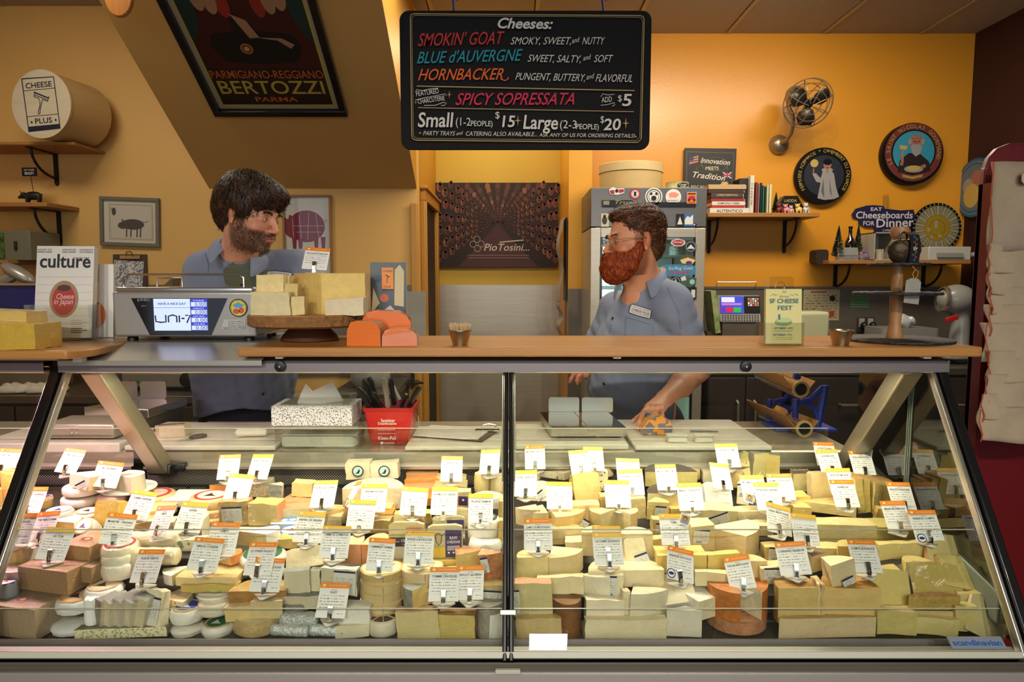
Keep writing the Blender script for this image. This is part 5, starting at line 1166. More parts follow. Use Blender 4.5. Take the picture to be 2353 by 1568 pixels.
# --- pots
def cup(x,y,r0,r1,h,name,label,mat,cat='cup'):
 p=at(x,y,1.60 if x<1200 else 1.60);o=thing(name,label,cat,(p.x,1.605,TOPZ+.0004))
 MB().lathe([(0,0),(r0,0),(r0*1.02,.002),(r1,h-.003),(r1+.0018,h-.002),(r1+.0018,h),(r1-.001,h),(r0-.0015,.004),(0,.004)],32,cap=False).build('bowl',mat,o,smooth=True);return o
m_brass=M('brushed steel cup','b9a27c',.28,.95)
c_=cup(1057,785,.0175,.0265,.036,'toothpick_cup','small steel cup packed with wooden toothpicks',m_brass)
mb=MB()
for i in range(120):
 r=.023*math.sqrt(rnd.random());a=rnd.random()*6.28;x,y=r*math.cos(a),r*math.sin(a);h=.047+rnd.random()*.006
 mb.tube([(x*.6,y*.6,.01),(x*1.16,y*1.16,h-.003),(x*1.18,y*1.18,h)],[.0009,.0009,.0002],4)
q=mb.build('toothpicks',M('pale toothpick wood','d8b98a',.7),c_);q['kind']='stuff'
cup(1934,786,.018,.0265,.036,'sauce_cup','empty small steel sauce cup beside the slate stand',m_brass)
# --- slate tiers
sl_=thing('slate_tier_stand','three tier round slate stand on a turned wooden post','tier stand',(at(2070,776,1.70).x,1.715,TOPZ));m_slate=M('black slate','1d1c1b',.6,noise=(40,.5),bump=(60,.6),c2='3a3836');m_post=M('turned ash wood','b8834e',.45,noise=(12,.3),stretch=(1,1,.15))
def slate(r,z,xo=0):
 mb=MB().lathe([(0,0),(r*.985,0),(r,.0025),(r*.992,.0055),(r*.975,.0065),(0,.0065)],60,cap=False)
 for i,v in enumerate(mb.v):
  t=math.atan2(v[1],v[0]);q=1+.006*math.sin(23*t)+.005*math.sin(41*t+2)+.004*math.sin(11*t);mb.v[i]=(v[0]*q,v[1]*q,v[2]+.0006*math.sin(37*t))
 mb.build('slate_disc',m_slate,sl_,smooth=True,angle=30,loc=(xo,0,z))
kk=mpp(2062,700,1.715);zM=at(2060,677,1.715).z-TOPZ;zT=at(2060,611,1.715).z-TOPZ
slate(116*kk,.0006);slate(93*kk,zM,-.008);slate(65*kk,zT,-.006)
mb=MB().lathe([(0,.007),(.0185,.007),(.0195,.012),(.016,.030),(.0135,.045),(.0145,.07),(.015,zM)],24,cap=False);mb.lathe([(.013,zM+.0065),(.0135,zM+.02),(.012,zT)],24,cap=False)
zk=zT+.0065;zN=at(2060,522,1.715).z-TOPZ
mb.lathe([(.012,zk),(.0125,zk+.03),(.011,zN-.035),(.0150,zN-.028),(.0215,zN-.018),(.021,zN-.006),(.0195,zN),(0,zN)],24,cap=False);mb.build('post',m_post,sl_,smooth=True,loc=(-.008,0,0),angle=50)
pb_=at(2070,612,1.69);bell=thing('cow_bell','old bronze cow bell with embroidered black strap on the top slate','bell',(pb_.x-.004,1.672,TOPZ+zT+.0068))
mb=MB().lathe([(0,0),(.024,0),(.034,.010),(.040,.028),(.038,.044),(.028,.054),(.012,.057),(0,.057)],28,cap=False)
for i,v in enumerate(mb.v):mb.v[i]=(v[0],v[1]*.55,v[2])
mb.build('bell_body',M('aged bronze','4a3a24',.45,.6,noise=(40,.6),bump=(60,.4)),bell,smooth=True);MB().tube([(-.014,0,.054),(-.012,0,.068),(-.004,0,.074),(.004,0,.070),(.006,0,.056)],.0028,8).build('handle',m_blk,bell,smooth=True)
mb=MB();sp_=[(.004,-.008,.070),(.008,-.020,.064),(.010,-.0255,.045),(.009,-.0255,.02),(.008,-.024,.0)];vs=[]
for x,y,z in sp_:vs+=[(x-.011,y,z),(x+.013,y,z)]
mb.add(vs,[(2*i,2*i+1,2*i+3,2*i+2)for i in range(4)]);s_=mb.build('strap',M('black felt','100e12',.9),bell);s_.modifiers.new('s','SOLIDIFY').thickness=.003
mb=MB()
for i,(x,z,c)in enumerate(((.006,.060,0),(.013,.055,2),(.007,.048,1),(.013,.043,1),(.010,.033,3),(.012,.024,1),(.006,.018,2),(.013,.012,1),(.008,.006,0))):
 for k in range(5):
  a=k*1.257+i;rr=.0055 if c==3 else .0028;mb.add([(x,0,z),(x+rr*math.cos(a-.3),0,z+rr*math.sin(a-.3)),(x+rr*math.cos(a+.3),0,z+rr*math.sin(a+.3))],[(0,2,1)],c)
mb.tube([(.010,0,.0),(.0115,0,.03),(.009,0,.062)],.0004,4,2)
mb.build('embroidery',[col('4a6ab8'),col('b8303a'),col('4f8a5a'),col('e8dcb0')],bell,loc=(0,-.0285,0))
pt=at(2097,668,1.64);tg_=thing('hang_tag','blank grey paper hang tag tied with twine to the bell','tag',pt,(0,R(4),0));kq=mpp(2097,668,1.64)
mb=MB().prism([(-18*kq,-29*kq),(17*kq,-31*kq),(17*kq,20*kq),(8*kq,28*kq),(-8*kq,28*kq),(-18*kq,22*kq)],.0008);q=mb.build('paper',M('grey kraft paper','a5a092',.8,noise=(60,.3)),tg_);q.matrix_local=UP
MB().tube([(0,-.001,.026),(-.004,.002,.040),(.003,.004,.050),(-.002,.010,.058)],.0012,6).tube([(0,-.001,.026),(.008,.001,.036),(.010,.003,.046),(.0,.008,.054)],.001,6).build('twine',M('jute twine','b8915a',.8),tg_)
# --- flyer holder
pf=at(1800,784,1.60);k_=mpp(1800,720,1.60);fl_=thing('flyer_holder','clear acrylic holder of pale yellow cheese festival flyers','flyer holder',(pf.x,1.60,TOPZ+.0005),(0,0,R(2)))
mb=MB();w_=46*k_;h_=52*k_
mb.box((0,.016,.0015),(w_*2,.040,.003)).box((0,-.003,h_/2),(w_*2,.002,h_)).box((-w_,.012,h_/2),(.002,.03,h_)).box((w_,.012,h_/2),(.002,.03,h_));mb.prism(rrect(-34*k_,0,34*k_,158*k_,.012),.002,mat=MT((0,.032,0))@UP);mb.build('acrylic_stand',m_clear,fl_)
mb=MB().box((0,.008,66*k_),(84*k_,.010,126*k_),rot=(R(-4),0,0));mb.build('flyer_stack',M('pale yellow paper','e8dc92',.6),fl_)
g=G2(1801,722,1.60);tl_=col('3f7a86');gy_=col('b8ab6a')
g.t('5th',1801,674,9,1,fit=10,shear=.3);g.t('Annual',1801,684,8,1,fit=24,shear=.3);g.t('SF CHEESE',1801,697,14,0,fit=68,bold=.02);g.t('FEST',1803,713,14,0,fit=34,bold=.02)
g.d(1800,741,20,2,.0004,ry=8);g.d(1800,736,18,3,.0006,ry=6);g.r(1788,723,1792,736,0,.0008);g.l([(1770,680),(1776,676),(1782,680),(1788,677)],1.2,1);g.l([(1816,677),(1822,680),(1828,676),(1834,680)],1.2,1)
g.t('SEPTEMBER 14TH',1800,757,6,0,fit=44,bold=.01);g.t('SEPTEMBER 15TH',1798,772,6,0,fit=44,bold=.01)
for y in(761,776,780):g.l([(1778,y),(1822,y)],.8,1)
o=g.build('flyer_print',[tl_,gy_,col('8fae7a'),col('c3d08a')],fl_);o.matrix_local=MT((0,.0015,at(1801,722,1.6).z-TOPZ))@MR(R(86),4,'X')
mb=MB().tube([(.011*math.cos(t*.5236),0,.011*math.sin(t*.5236))for t in range(12)],.0012,6,closed=True);mb.build('metal_ring',m_chrome,fl_,smooth=True,loc=(0,.028,134*k_))
# --- magazines and brochures on the left
def leaf(name,x0,x1,y0,y1,Y,th,label,lean=10,rz=0,cat='magazine',col_='ece4d6',z0=None):
 a,b=at(x0,y1,Y),at(x1,y1,Y);k=mpp((x0+x1)/2,(y0+y1)/2,Y);W=b.x-a.x;H_=(y1-y0)*k
 t=thing(name,label,cat,((a.x+b.x)/2,Y,z0 if z0 is not None else a.z),(R(-lean),0,R(rz)));mb=MB().box((0,th/2,H_/2),(W,th,H_));mb.build('pages',M('page block','d8cdbb',.7),t)
 mb=MB().box((0,-.0006,H_/2),(W,.0012,H_));mb.build('cover',M('cover '+col_,col_,.35,coat=.3),t);return t,W,H_,k
zl=zs0+.004
t,W,H_,k=leaf('magazine',76,200,556,774,1.72,.022,'magazine titled culture with a red cheese on its white cover',11,8,z0=zs1+.006);t.location.y=1.73
mb=MB();
text(mb,'culture',0,H_*.765,.05,0,z=.001,fit=W*.88,bold=.03,res=3);disc(mb,0,H_*.42,W*.25,2,.001,30,ry=H_*.20);disc(mb,.0,H_*.41,W*.20,1,.0014,30,ry=H_*.165);disc(mb,0,H_*.54,W*.12,4,.0016,20,ry=H_*.035)
text(mb,'Cheese',.003,H_*.42,.020,3,z=.002,shear=.15,fit=W*.30);text(mb,'in Japan',.0,H_*.365,.020,3,z=.002,shear=.15,fit=W*.33)
for x,tx_ in((-.36,'HOW TO|FREEZE CHEESE'),(.06,'COOKING WITH CURDS|WHILE CAMPING'),(.36,'GORGEOUS|GOOEY ROBIOLA')):
 for i,q in enumerate(tx_.split('|')):text(mb,q,x*W,H_*(.95-.025*i),.006,0,z=.001,fit=W*.24)
text(mb,'the word on cheese',W*.28,H_*.865,.006,0,z=.001,fit=W*.28);rect(mb,-W*.47,H_*.07,-W*.3,H_*.14,0,.001)
for i in range(7):strip(mb,[(W*.14,H_*(.19-.022*i)),(W*(.34+.08*(i%2)),H_*(.19-.022*i))],.0018,5 if i<4 else 0,.001)
for i in range(8):rect(mb,-W*.48,H_*(.66-i*.085),W*.48,H_*(.664-i*.085),5,.0008)
q=mb.build('cover_print',[m_ink,col('b81c14'),col('b08258'),col('f0d8c8'),col('4a1410'),col('c9bda8')],t);q.matrix_local=MT((0,-.0014,0))@UP
mb=MB();zz=.0;mb.box((0,.01,.0015),(W+.016,.07,.003)).box((0,-.028,.045),(W+.012,.002,.09)).box((W/2+.006,.005,.045),(.002,.065,.09)).box((-W/2-.006,.005,.045),(.002,.065,.09));hd_=mb.build('magazine_holder',m_clear);hd_.location=(t.location.x,1.735,zs1+.001);hd_.rotation_euler=(0,0,R(8));tag(hd_,'clear acrylic holder gripping the culture magazines','holder')
t,W,H_,k=leaf('brochure',196,258,602,772,1.80,.010,'white brochure with orange shop logo and orange cheese behind the magazines',8,10,'brochure','e6ddd0',z0=zs1+.002)
mb=MB();rect(mb,-W*.45,H_*.76,-W*.02,H_*.97,0,.001);rect(mb,-W*.42,H_*.78,-W*.05,H_*.95,1,.0012);disc(mb,-W*.1,H_*.3,W*.34,0,.001,26,ry=H_*.18);q=mb.build('brochure_print',[col('d8701e'),col('7a3a1a')],t);q.matrix_local=MT((0,-.0014,0))@UP
t,W,H_,k=leaf('brochure',852,934,602,716,1.84,.012,'dark glossy brochure stack with cheese photo and orange CHEESE PLUS logo',3,4,'brochure','26301f',z0=TOPZ+.001);H_=at(890,602,1.84).z-TOPZ-.002;t.children[0].scale.z=t.children[1].scale.z=H_/((716-602)*k)
mb=MB();rect(mb,-W*.18,H_*.62,W*.14,H_*.93,0,.001);rect(mb,-W*.18,H_*.62,W*.14,H_*.64,4,.0013);text(mb,'CHEESE',-W*.02,H_*.87,.007,4,z=.0014,fit=W*.26,bold=.02);text(mb,'PLUS',-W*.02,H_*.66,.007,4,z=.0014,fit=W*.16,bold=.02);strip(mb,[(-W*.08,H_*.83),(W*.04,H_*.80)],.003,4,.0014);strip(mb,[(-W*.02,H_*.81),(-W*.04,H_*.72)],.0018,4,.0014)
mb.prism([(W*.16,H_*.42),(W*.42,H_*.40),(W*.44,H_*.88),(W*.32,H_*.97),(W*.18,H_*.90)],.0004,1,mat=MT((0,0,.0006)));poly(mb,[(-W*.48,H_*.3),(-W*.25,H_*.45),(-W*.42,H_*.66)],1,.001);disc(mb,-W*.12,H_*.52,W*.12,2,.0010,16);disc(mb,-W*.28,H_*.78,W*.1,5,.001,14)
poly(mb,[(-W*.45,H_*.1),(W*.36,H_*.1),(W*.3,H_*.28),(W*.05,H_*.42),(-W*.3,H_*.3)],3,.0012);disc(mb,W*.38,H_*.28,W*.1,6,.001,12)
q=mb.build('brochure_print',[col('e88a24'),col('c9b98a'),col('c8643a'),col('c4bcc0'),col('1c2a5c'),col('24466a'),col('6a2c2c')],t);q.matrix_local=MT((0,-.0014,0))@UP
# cheese board far left
ob=MB().prism([(-.17,-.12),(.13,-.12),(.155,-.06),(.15,.12),(-.17,.12)],.019);o=ob.build('cheese_board',m_oak,bevel=.004,seg=3,loc=(at(0,812,1.46).x,1.60,zd_(829,1.56)+.012));tag(o,'oak cheese board at the far end under two yellow wedges','cheese board');zcb=o.location.z+.0195
for x in(-.12,.12):MB().box((x,-.06,-.006),(.02,.02,.012)).build('rubber_foot',MATS['white pad'],o)
def slabw(x0,x1,y0,y1,Y,z0,D,label):
 o=stood(x0,x1,y0,y1,Y,z0,D,label,name='yellow_cheese',c='gold2',c2=None,slope=.12);return o
PAL['gold2']='e0b428'
slabw(-60,80,738,782,1.50,zcb,.09,'bright yellow cheese slab with a black and white label, lower one');slabw(-50,62,712,742,1.53,zcb+.046,.07,'bright yellow wedge lying on top of the other')
# --- work shelf items
def on_shelf(x,y,Y):return at(x,y,Y)
zW=1.0052;zB=zW+.0135
# red pail with knives
pp=at(894,1037,1.99);pl_=thing('pail','red plastic sanitizer pail full of knives','pail',(pp.x,2.05,zW));kp=mpp(894,960,2.0);hP=at(894,937,1.985).z-zW;wB,wT=45*kp,57*kp
def sq(w,z,d=None,r=.012,n=4):return[(x,y,z)for x,y in rrect(-w,-(d or w),w,d or w,r,n)]
def loft(mb,rings,mi=0,cap0=True,cap1=False):
 n=len(rings[0]);vs=[v for r in rings for v in r];fs=[(i*n+k,i*n+(k+1)%n,(i+1)*n+(k+1)%n,(i+1)*n+k)for i in range(len(rings)-1)for k in range(n)]
 if cap0:fs.append(tuple(range(n))[::-1])
 if cap1:fs.append(tuple((len(rings)-1)*n+k for k in range(n)))
 return mb.add(vs,fs,mi)
mb=MB();loft(mb,[sq(wB*.94,0),sq(wB,.004),sq(wT*.97,hP-.012),sq(wT*1.02,hP-.010),sq(wT*1.03,hP),sq(wT*.96,hP),sq(wB*.95,.006)],cap1=True);mb.build('bucket',M('red plastic','c8201c',.35,coat=.2),pl_,smooth=True,angle=40)
g=G2(892,985,2.0)
g.t('Sanitizer',892,971,11,0,fit=32,bold=.02);g.t('Desinfectante',890,977.5,9,0,fit=42,bold=.01)
for y in(985,990,999):g.l([(868,y),(908,y)],1,0)
g.t('Kleen-Pail',888,1014,12,0,fit=40,bold=.02);g.r(873,1019,879,1025,0);g.t('SAN JAMAR',893,1024,6,0,fit=24);o=g.build('pail_lettering',[m_whl],pl_);tl2=math.degrees(math.atan((wT-wB)/hP));o.matrix_local=MT((0,-(wB+(wT-wB)*.46)-.0012,hP*.47))@MR(R(90+tl2),4,'X')
MB().tube([(wT*1.04,-.02,hP-.01),(wT*1.12,-.03,hP-.03),(wT*1.1,-.0,hP-.06),(wT*1.02,.03,hP-.08)],.0018,6).build('wire_handle',m_chrome,pl_,smooth=True)
m_kn=M('black knife handle','101010',.35);m_kw=M('white knife handle','d8d4c8',.4)
def knife(x,y,x1,y1,Y,w,label,mat=m_kn,rivets=0,hole=0,group='knives in the red pail'):
 a,b=at(x,y,Y),at(x1,y1,Y+.01);d=(b-a);k=thing('knife',label,'knife',b);
 n=d.normalized();L=d.length;pts=[(-n*(L*t))for t in(0,.1,.3,.6,.85,1.0)];rs_=[w*1.0,w*1.3,w*1.05,w*1.2,w*1.4,w*.9]
 MB().tube(pts,rs_,12,flat=.62).build('handle',mat,k,smooth=True)
 MB().tube([(0,0,0),n*.10],[w*.9,w*.5],6,flat=.08).build('blade',m_chrome,k)
 if rivets:
  for t in(.25,.5,.75):q=-n*(L*t);MB().sphere((q.x,q.y-w*.62,q.z),.0022,seg=8,rings=6).build('rivet',m_chrome,k,smooth=True)
 if hole:q=-n*(L*.88);MB().tube([(q.x+.005*math.cos(t*.785),q.y-w*.6,q.z+.007*math.sin(t*.785))for t in range(8)],.0012,5,closed=True).build('hanging_hole',M('light grey plastic','a8a49a',.5),k,smooth=True)
 return k
knife(822,890,850,936,1.985,.0115,'black handled knife leaning furthest out of the red pail, with a hanging hole',hole=1);knife(836,872,864,936,2.03,.012,'thick black knife handle behind the leaning one')
knife(848,868,872,936,2.05,.011,'black knife handle at the back of the red pail');knife(855,902,876,936,2.0,.0115,'short black knife handle low in the pail');knife(882,869,892,936,1.995,.0105,'grey and black grip knife standing upright in the pail',mat=M('grey grip','a49f92',.5),hole=1)
knife(898,870,906,930,2.03,.0095,'slim black handle behind the grey grip one');knife(900,884,918,918,2.04,.008,'white handled knife in the pail',mat=m_kw);knife(965,888,938,936,2.01,.0095,'riveted black chef knife leaning out of the pail',rivets=1);knife(934,906,922,938,2.02,.008,'small riveted knife beside the chef knife',rivets=1)
# clear sheet box with tissue box on top
bx0,bx1=at(633,1030,1.95).x,at(826,1030,1.95).x;w_=bx1-bx0;cb=thing('acrylic_box','clear acrylic box holding white paper sheets under the patterned tissue box','box',((bx0+bx1)/2,2.03,zW));hB=at(640,978,1.95).z-zW
mb=MB().box((0,0,.0015),(w_,.16,.003)).box((0,-.08,hB/2),(w_,.002,hB)).box((0,.08,hB/2),(w_,.002,hB)).box((-w_/2,0,hB/2),(.002,.16,hB)).box((w_/2,0,hB/2),(.002,.16,hB)).box((0,0,hB),(w_,.16,.002));mb.build('shell',m_clear,cb)
mb=MB();mb.prism(rrect(-w_*.46,-.072,w_*.45,.07,.02),hB*.45);q=mb.build('paper_stack',M('white paper','eae6e0',.7),cb,loc=(0,0,.003))
m_dots=bpy.data.materials.new('dotted paper box');m_dots.use_nodes=True;nt=m_dots.node_tree;tc=nt.nodes.new('ShaderNodeTexCoord');vo=nt.nodes.new('ShaderNodeTexVoronoi');vo.inputs['Scale'].default_value=210;vo.feature='F1';rp=nt.nodes.new('ShaderNodeValToRGB');rp.color_ramp.elements[0].color=lin('55525a');rp.color_ramp.elements[1].color=lin('d8d4d2');rp.color_ramp.elements[0].position=.30;rp.color_ramp.elements[1].position=.42
nt.links.new(tc.outputs['Object'],vo.inputs['Vector']);nt.links.new(vo.outputs['Distance'],rp.inputs[0]);nt.links.new(rp.outputs[0],nt.nodes['Principled BSDF'].inputs['Base Color'])
ta=at(622,972,1.93);tb_=at(808,972,1.93);zt_b=zW+hB+.0012;hT=at(700,935,1.93).z-zt_b;tb=thing('tissue_box','white dotted tissue box with a sheet pulled up','tissue box',((ta.x+tb_.x)/2,2.00,zt_b));wT2=tb_.x-ta.x
MB().box((0,0,hT/2),(wT2,.13,hT)).build('carton',m_dots,tb,bevel=.0015)
mb=MB();vs=[(-.055,-.02,hT),(-.045,-.01,hT+.030),(-.030,-.012,hT+.058),(-.012,-.016,hT+.035),(.045,.0,hT+.062),(.060,.01,hT+.030),(.074,.015,hT),(.02,-.035,hT+.001),(-.02,-.035,hT+.001),(.0,.03,hT)]
mb.add(vs,[(0,8,3,1),(1,3,2),(8,7,4,3),(7,6,5,4),(0,1,2,9),(9,2,3,4),(9,4,5,6)]);q=mb.build('tissue',M('tissue paper','eee9e0',.85),tb,smooth=True,angle=50)
fr_=MB().box((0,0,0),(wT2*.86,.11,.002)).box((0,-.05,.012),(wT2*.86,.002,.02)).box((wT2*.43,0,.012),(.002,.10,.02)).box((0,.05,.012),(wT2*.86,.002,.02));q=fr_.build('acrylic_lid',m_clear,tb,loc=(.004,.005,hT+.0015))
# clipboard with papers
pc=at(1048,1005,2.06);cp=thing('clipboard','clipboard of white papers lying on the white board beside the red pail','clipboard',(pc.x,2.08,zB),(0,0,R(-18)))
MB().box((0,0,.002),(.225,.155,.003)).build('board',M('brown hardboard','4a3226',.6),cp,bevel=.001);MB().box((-.010,-.004,.005),(.205,.150,.003),rot=(0,0,R(3))).build('papers',M('printed paper','e6e0d6',.7),cp)
MB().box((.085,.045,.008),(.075,.028,.004),rot=(0,0,R(15))).tube([(.07,.04,.010),(.07,.045,.022),(.09,.05,.026),(.11,.053,.022),(.11,.052,.010)],.003,8).build('clip',m_chrome,cp,smooth=False,bevel=.001)
# twin plate scale
pw=at(1352,1008,2.0);zsb=zW+.0165;ts=thing('twin_plate_scale','low steel scale with two upright plates behind its polished top','scale',(pw.x,2.10,zsb));wS=at(1444,1000,2.0).x-at(1272,1000,2.0).x;hS=at(1352,984,2.0).z-zsb
MB().prism([(-wS/2,-.10),(wS/2,-.10),(wS/2-.022,.13),(-wS/2-.022,.13)],hS-.006,mat=MT((0,0,.006))).build('base',m_steel,ts,bevel=.002)
for s in(-1,1):
 x0,x1=(-wS/2,-.0012)if s<0 else(.0012,wS/2)
 MB().prism([(x0,-.10),(x1,-.10),(x1-.022,.13),(x0-.022,.13)],.002,mat=MT((0,0,hS+.0005))).build('top_plate',M('mirror steel','8e867a',.10,1.0),ts)
 a,b=(1260,1331)if s<0 else(1336,1408);pa,pb2=at(a,942,2.24),at(b,942,2.24);hh=at(a,913,2.24).z-(zsb+hS)
 MB().prism(rrect(pa.x-pw.x,0,pb2.x-pw.x,hh,.008),.003,mat=MT((0,.136,hS))@UP).build('upright_plate',m_alu,ts,bevel=.0008)
for x in(1354,1365):
 for y in(988,1001):q=at(x,y,2.0);MB().sphere((q.x-pw.x,-.101,q.z-zsb),.0034,seg=10,rings=6).build('screw',m_chrome,ts,smooth=True)
for x in(-.08,.08):MB().lathe([(0,0),(.012,0),(.012,.006),(0,.006)],12,mat=MT((x,-.07,0)),cap=False).build('foot',m_blk,ts)
# mottled cheese under the hand
pm=at(1511,1010,2.06);bmx=solid([(-.044,0),(.042,0),(.047,.022),(.036,.046),(.005,.062),(-.030,.044),(-.047,.018)],.07,[1]*7,.008,3,.002,cap_m=(0,0));bmesh.ops.transform(bmx,matrix=MT((0,.035,0))@MR(R(90),4,'X'),verts=bmx.verts[:])
m_mott=bpy.data.materials.new('mottled derby cheese');m_mott.use_nodes=True;nt=m_mott.node_tree;b_=nt.nodes['Principled BSDF'];b_.inputs['Coat Weight'].default_value=.9;b_.inputs['Roughness'].default_value=.4
tc=nt.nodes.new('ShaderNodeTexCoord');vo=nt.nodes.new('ShaderNodeTexVoronoi');vo.inputs['Scale'].default_value=52;vo.distance='CHEBYCHEV';rp=nt.nodes.new('ShaderNodeValToRGB');sp2=nt.nodes.new('ShaderNodeSeparateColor');rp.color_ramp.interpolation='CONSTANT'
rp.color_ramp.elements[0].color=lin('e0902a');rp.color_ramp.elements[1].position=.55;rp.color_ramp.elements[1].color=lin('6f6470');nt.links.new(tc.outputs['Object'],vo.inputs['Vector']);nt.links.new(vo.outputs['Color'],sp2.inputs[0]);nt.links.new(sp2.outputs[0],rp.inputs[0]);nt.links.new(rp.outputs[0],b_.inputs['Base Color'])
o=bm_obj(bmx,'mottled_cheese',[m_mott,M('amber rind','d8a03c',.4,coat=.9,bump=(40,.3))]);o.location=(pm.x,2.095,zB+.0005);tag(o,'orange and grey chequered cheese held under the hand','cheese')
for x0,x1,y0,y1,lb in((1534,1582,1003,1030,'small white wrapped cheese on the cutting board, nearer the mottled cheese'),(1598,1642,1003,1030,'small white wrapped cheese on the cutting board under the pen')):
 a,b=at(x0,y1,1.965),at(x1,y1,1.965);o=bm_obj(solid(rrect(-(b.x-a.x)/2,-.018,(b.x-a.x)/2,.018,.010),.020,0,.004,3),'wrapped_cheese',[CM('w')]);o.location=((a.x+b.x)/2,1.985,zB+.0005);tag(o,lb,'cheese')
a=at(1592,1002,2.07);o=MB().tube([(0,0,.004),(.03,-.004,.004),(.085,-.008,.004)],[.0035,.004,.002],8).build('pen',M('grey pen','5a5e66',.4),smooth=True,loc=(a.x,2.10,zB));tag(o,'dark pen lying on the right cutting board','pen')
# left shelf items
zL=zW+.0145
a=at(376,1003,2.0);o=bm_obj(solid([(-.046,-.022),(-.02,-.045),(.042,-.020),(.046,.022),(-.03,.03)],.034,0,.008,3,.003),'wrapped_cheese',[CM('ow')]);o.location=(a.x,2.06,zL);tag(o,'film wrapped white cheese with navy marker line on the left board','cheese');MB().tube([(-.035,-.02,.035),(0,-.008,.0355),(.035,.0,.035)],.0012,5).build('marker_line',m_navy,o)
a=at(567,1005,2.0);o=MB().tube([(-.045,0,.014),(-.038,0,.014),(-.01,.004,.014),(.02,.008,.014),(.045,.010,.013),(.05,.01,.012)],[.006,.0145,.0125,.0135,.011,.004],16).build('paper_wrapped_roll',CM('w'),smooth=True,loc=(a.x,2.03,zL));tag(o,'small paper wrapped roll at the end of the left board','cheese')
a,b=at(395,1021,1.96),at(470,997,2.02);kn=thing('knife','grey handled paring knife lying on the left cutting board','knife',(a.x,a.y+.01,zL));d=Vector((b.x-a.x,b.y-a.y,0));mb=MB();n_=d.normalized();s_=Vector((-n_.y,n_.x,0))*.007
mb.add([(0,0,.002),tuple(d*.5-s_*.6+Vector((0,0,.002))),tuple(d*.5+s_*.8+Vector((0,0,.002))),(0,0,.003),tuple(d*.5-s_*.6+Vector((0,0,.004))),tuple(d*.5+s_*.8+Vector((0,0,.004)))],[(0,2,1),(3,4,5),(0,1,4,3),(1,2,5,4),(2,0,3,5)]);mb.build('blade',m_chrome,kn);MB().tube([d*.48+Vector((0,0,.005)),d*.6+Vector((0,0,.006)),d*.9+Vector((0,0,.006)),d*1.02+Vector((0,0,.005))],[.004,.007,.0075,.004],10).build('handle',M('dark grey handle','3f3e40',.5),kn,smooth=True)
# pink lit weighing scale on the thick block
zP=WS-.018+.0405;pa,pb3=at(95,1008,1.96),at(262,1008,1.96);wp=pb3.x-pa.x;sp=thing('weighing_scale','steel weighing scale with raised plates on the thick white block, lit pink','scale',((pa.x+pb3.x)/2,2.03,zP));hp_=at(180,977,1.96).z-zP
MB().box((0,0,hp_/2+.003),(wp,.14,hp_-.004)).build('base',m_steel,sp,bevel=.004)
for x in(-wp*.42,wp*.42):MB().lathe([(0,0),(.01,0),(.01,.005),(0,.005)],12,mat=MT((x,-.05,0)),cap=False).build('foot',m_blk,sp)
for x,y in((165,985),(176,985),(165,996),(176,996)):q=at(x,y,1.96);MB().sphere((q.x-sp.location.x,-.071,q.z-zP),.004,seg=10,rings=6).build('screw',m_chrome,sp,smooth=True)
pu=at(290,965,2.2);up_=thing('steel_platform','dark sided steel platform with two upright plates behind the pink lit scale','scale',(pu.x,2.31,1.0062));zt3=at(290,940,2.15).z-1.0062
MB().prism([(-.13,-.12),(.10,-.16),(.12,.06),(-.06,.08)],.028,mat=MT((0,0,zt3-.03))).build('tray',m_chrome_s,up_,bevel=.002);MB().prism([(-.12,-.11),(.09,-.15),(.11,.05),(-.05,.07)],zt3-.03,mat=MT((0,0,.0))).build('base',m_steeld,up_)
for x0,x1 in((-.10,-.035),(-.025,.065)):MB().prism(rrect(x0,0,x1,.062,.010),.003,mat=MT((.0,.03,zt3-.002))@UP).build('upright_plate',m_alu,up_)
# film dispensers on the blue stand
bs=thing('film_dispenser_rack','blue plastic rack holding two tilted boxes of cling film','rack',(at(1870,1000,2.18).x,2.20,zW));m_blu=M('blue plastic','1c3fa8',.4);m_card2=M('film box card','b8813c',.6)
def bp(x,y,Y):q=at(x,y,Y);return(q.x-bs.location.x,q.y-bs.location.y,max(q.z,zW+.012)-zW)
for Y in(2.17,2.30):
 dx=0 if Y<2.2 else-60
 mb=MB();
 def pl2(pts,w):
  for(x0,y0),(x1,y1)in zip(pts,pts[1:]):mb.tube([bp(x0+dx,y0,Y),bp(x1+dx,y1,Y)],w,6)
 pl2([(1895,886),(1894,900),(1880,975),(1876,1008)],.011);pl2([(1890,890),(1862,918),(1838,924)],.008);pl2([(1880,965),(1874,940),(1852,926)],.008);pl2([(1828,918),(1826,1008)],.010);pl2([(1824,865),(1838,866)],.010)
 mb.build('side_frame',m_blu,bs)
MB().box((-.03,.03,.004),(.20,.13,.008)).build('foot',m_blu,bs,bevel=.002)
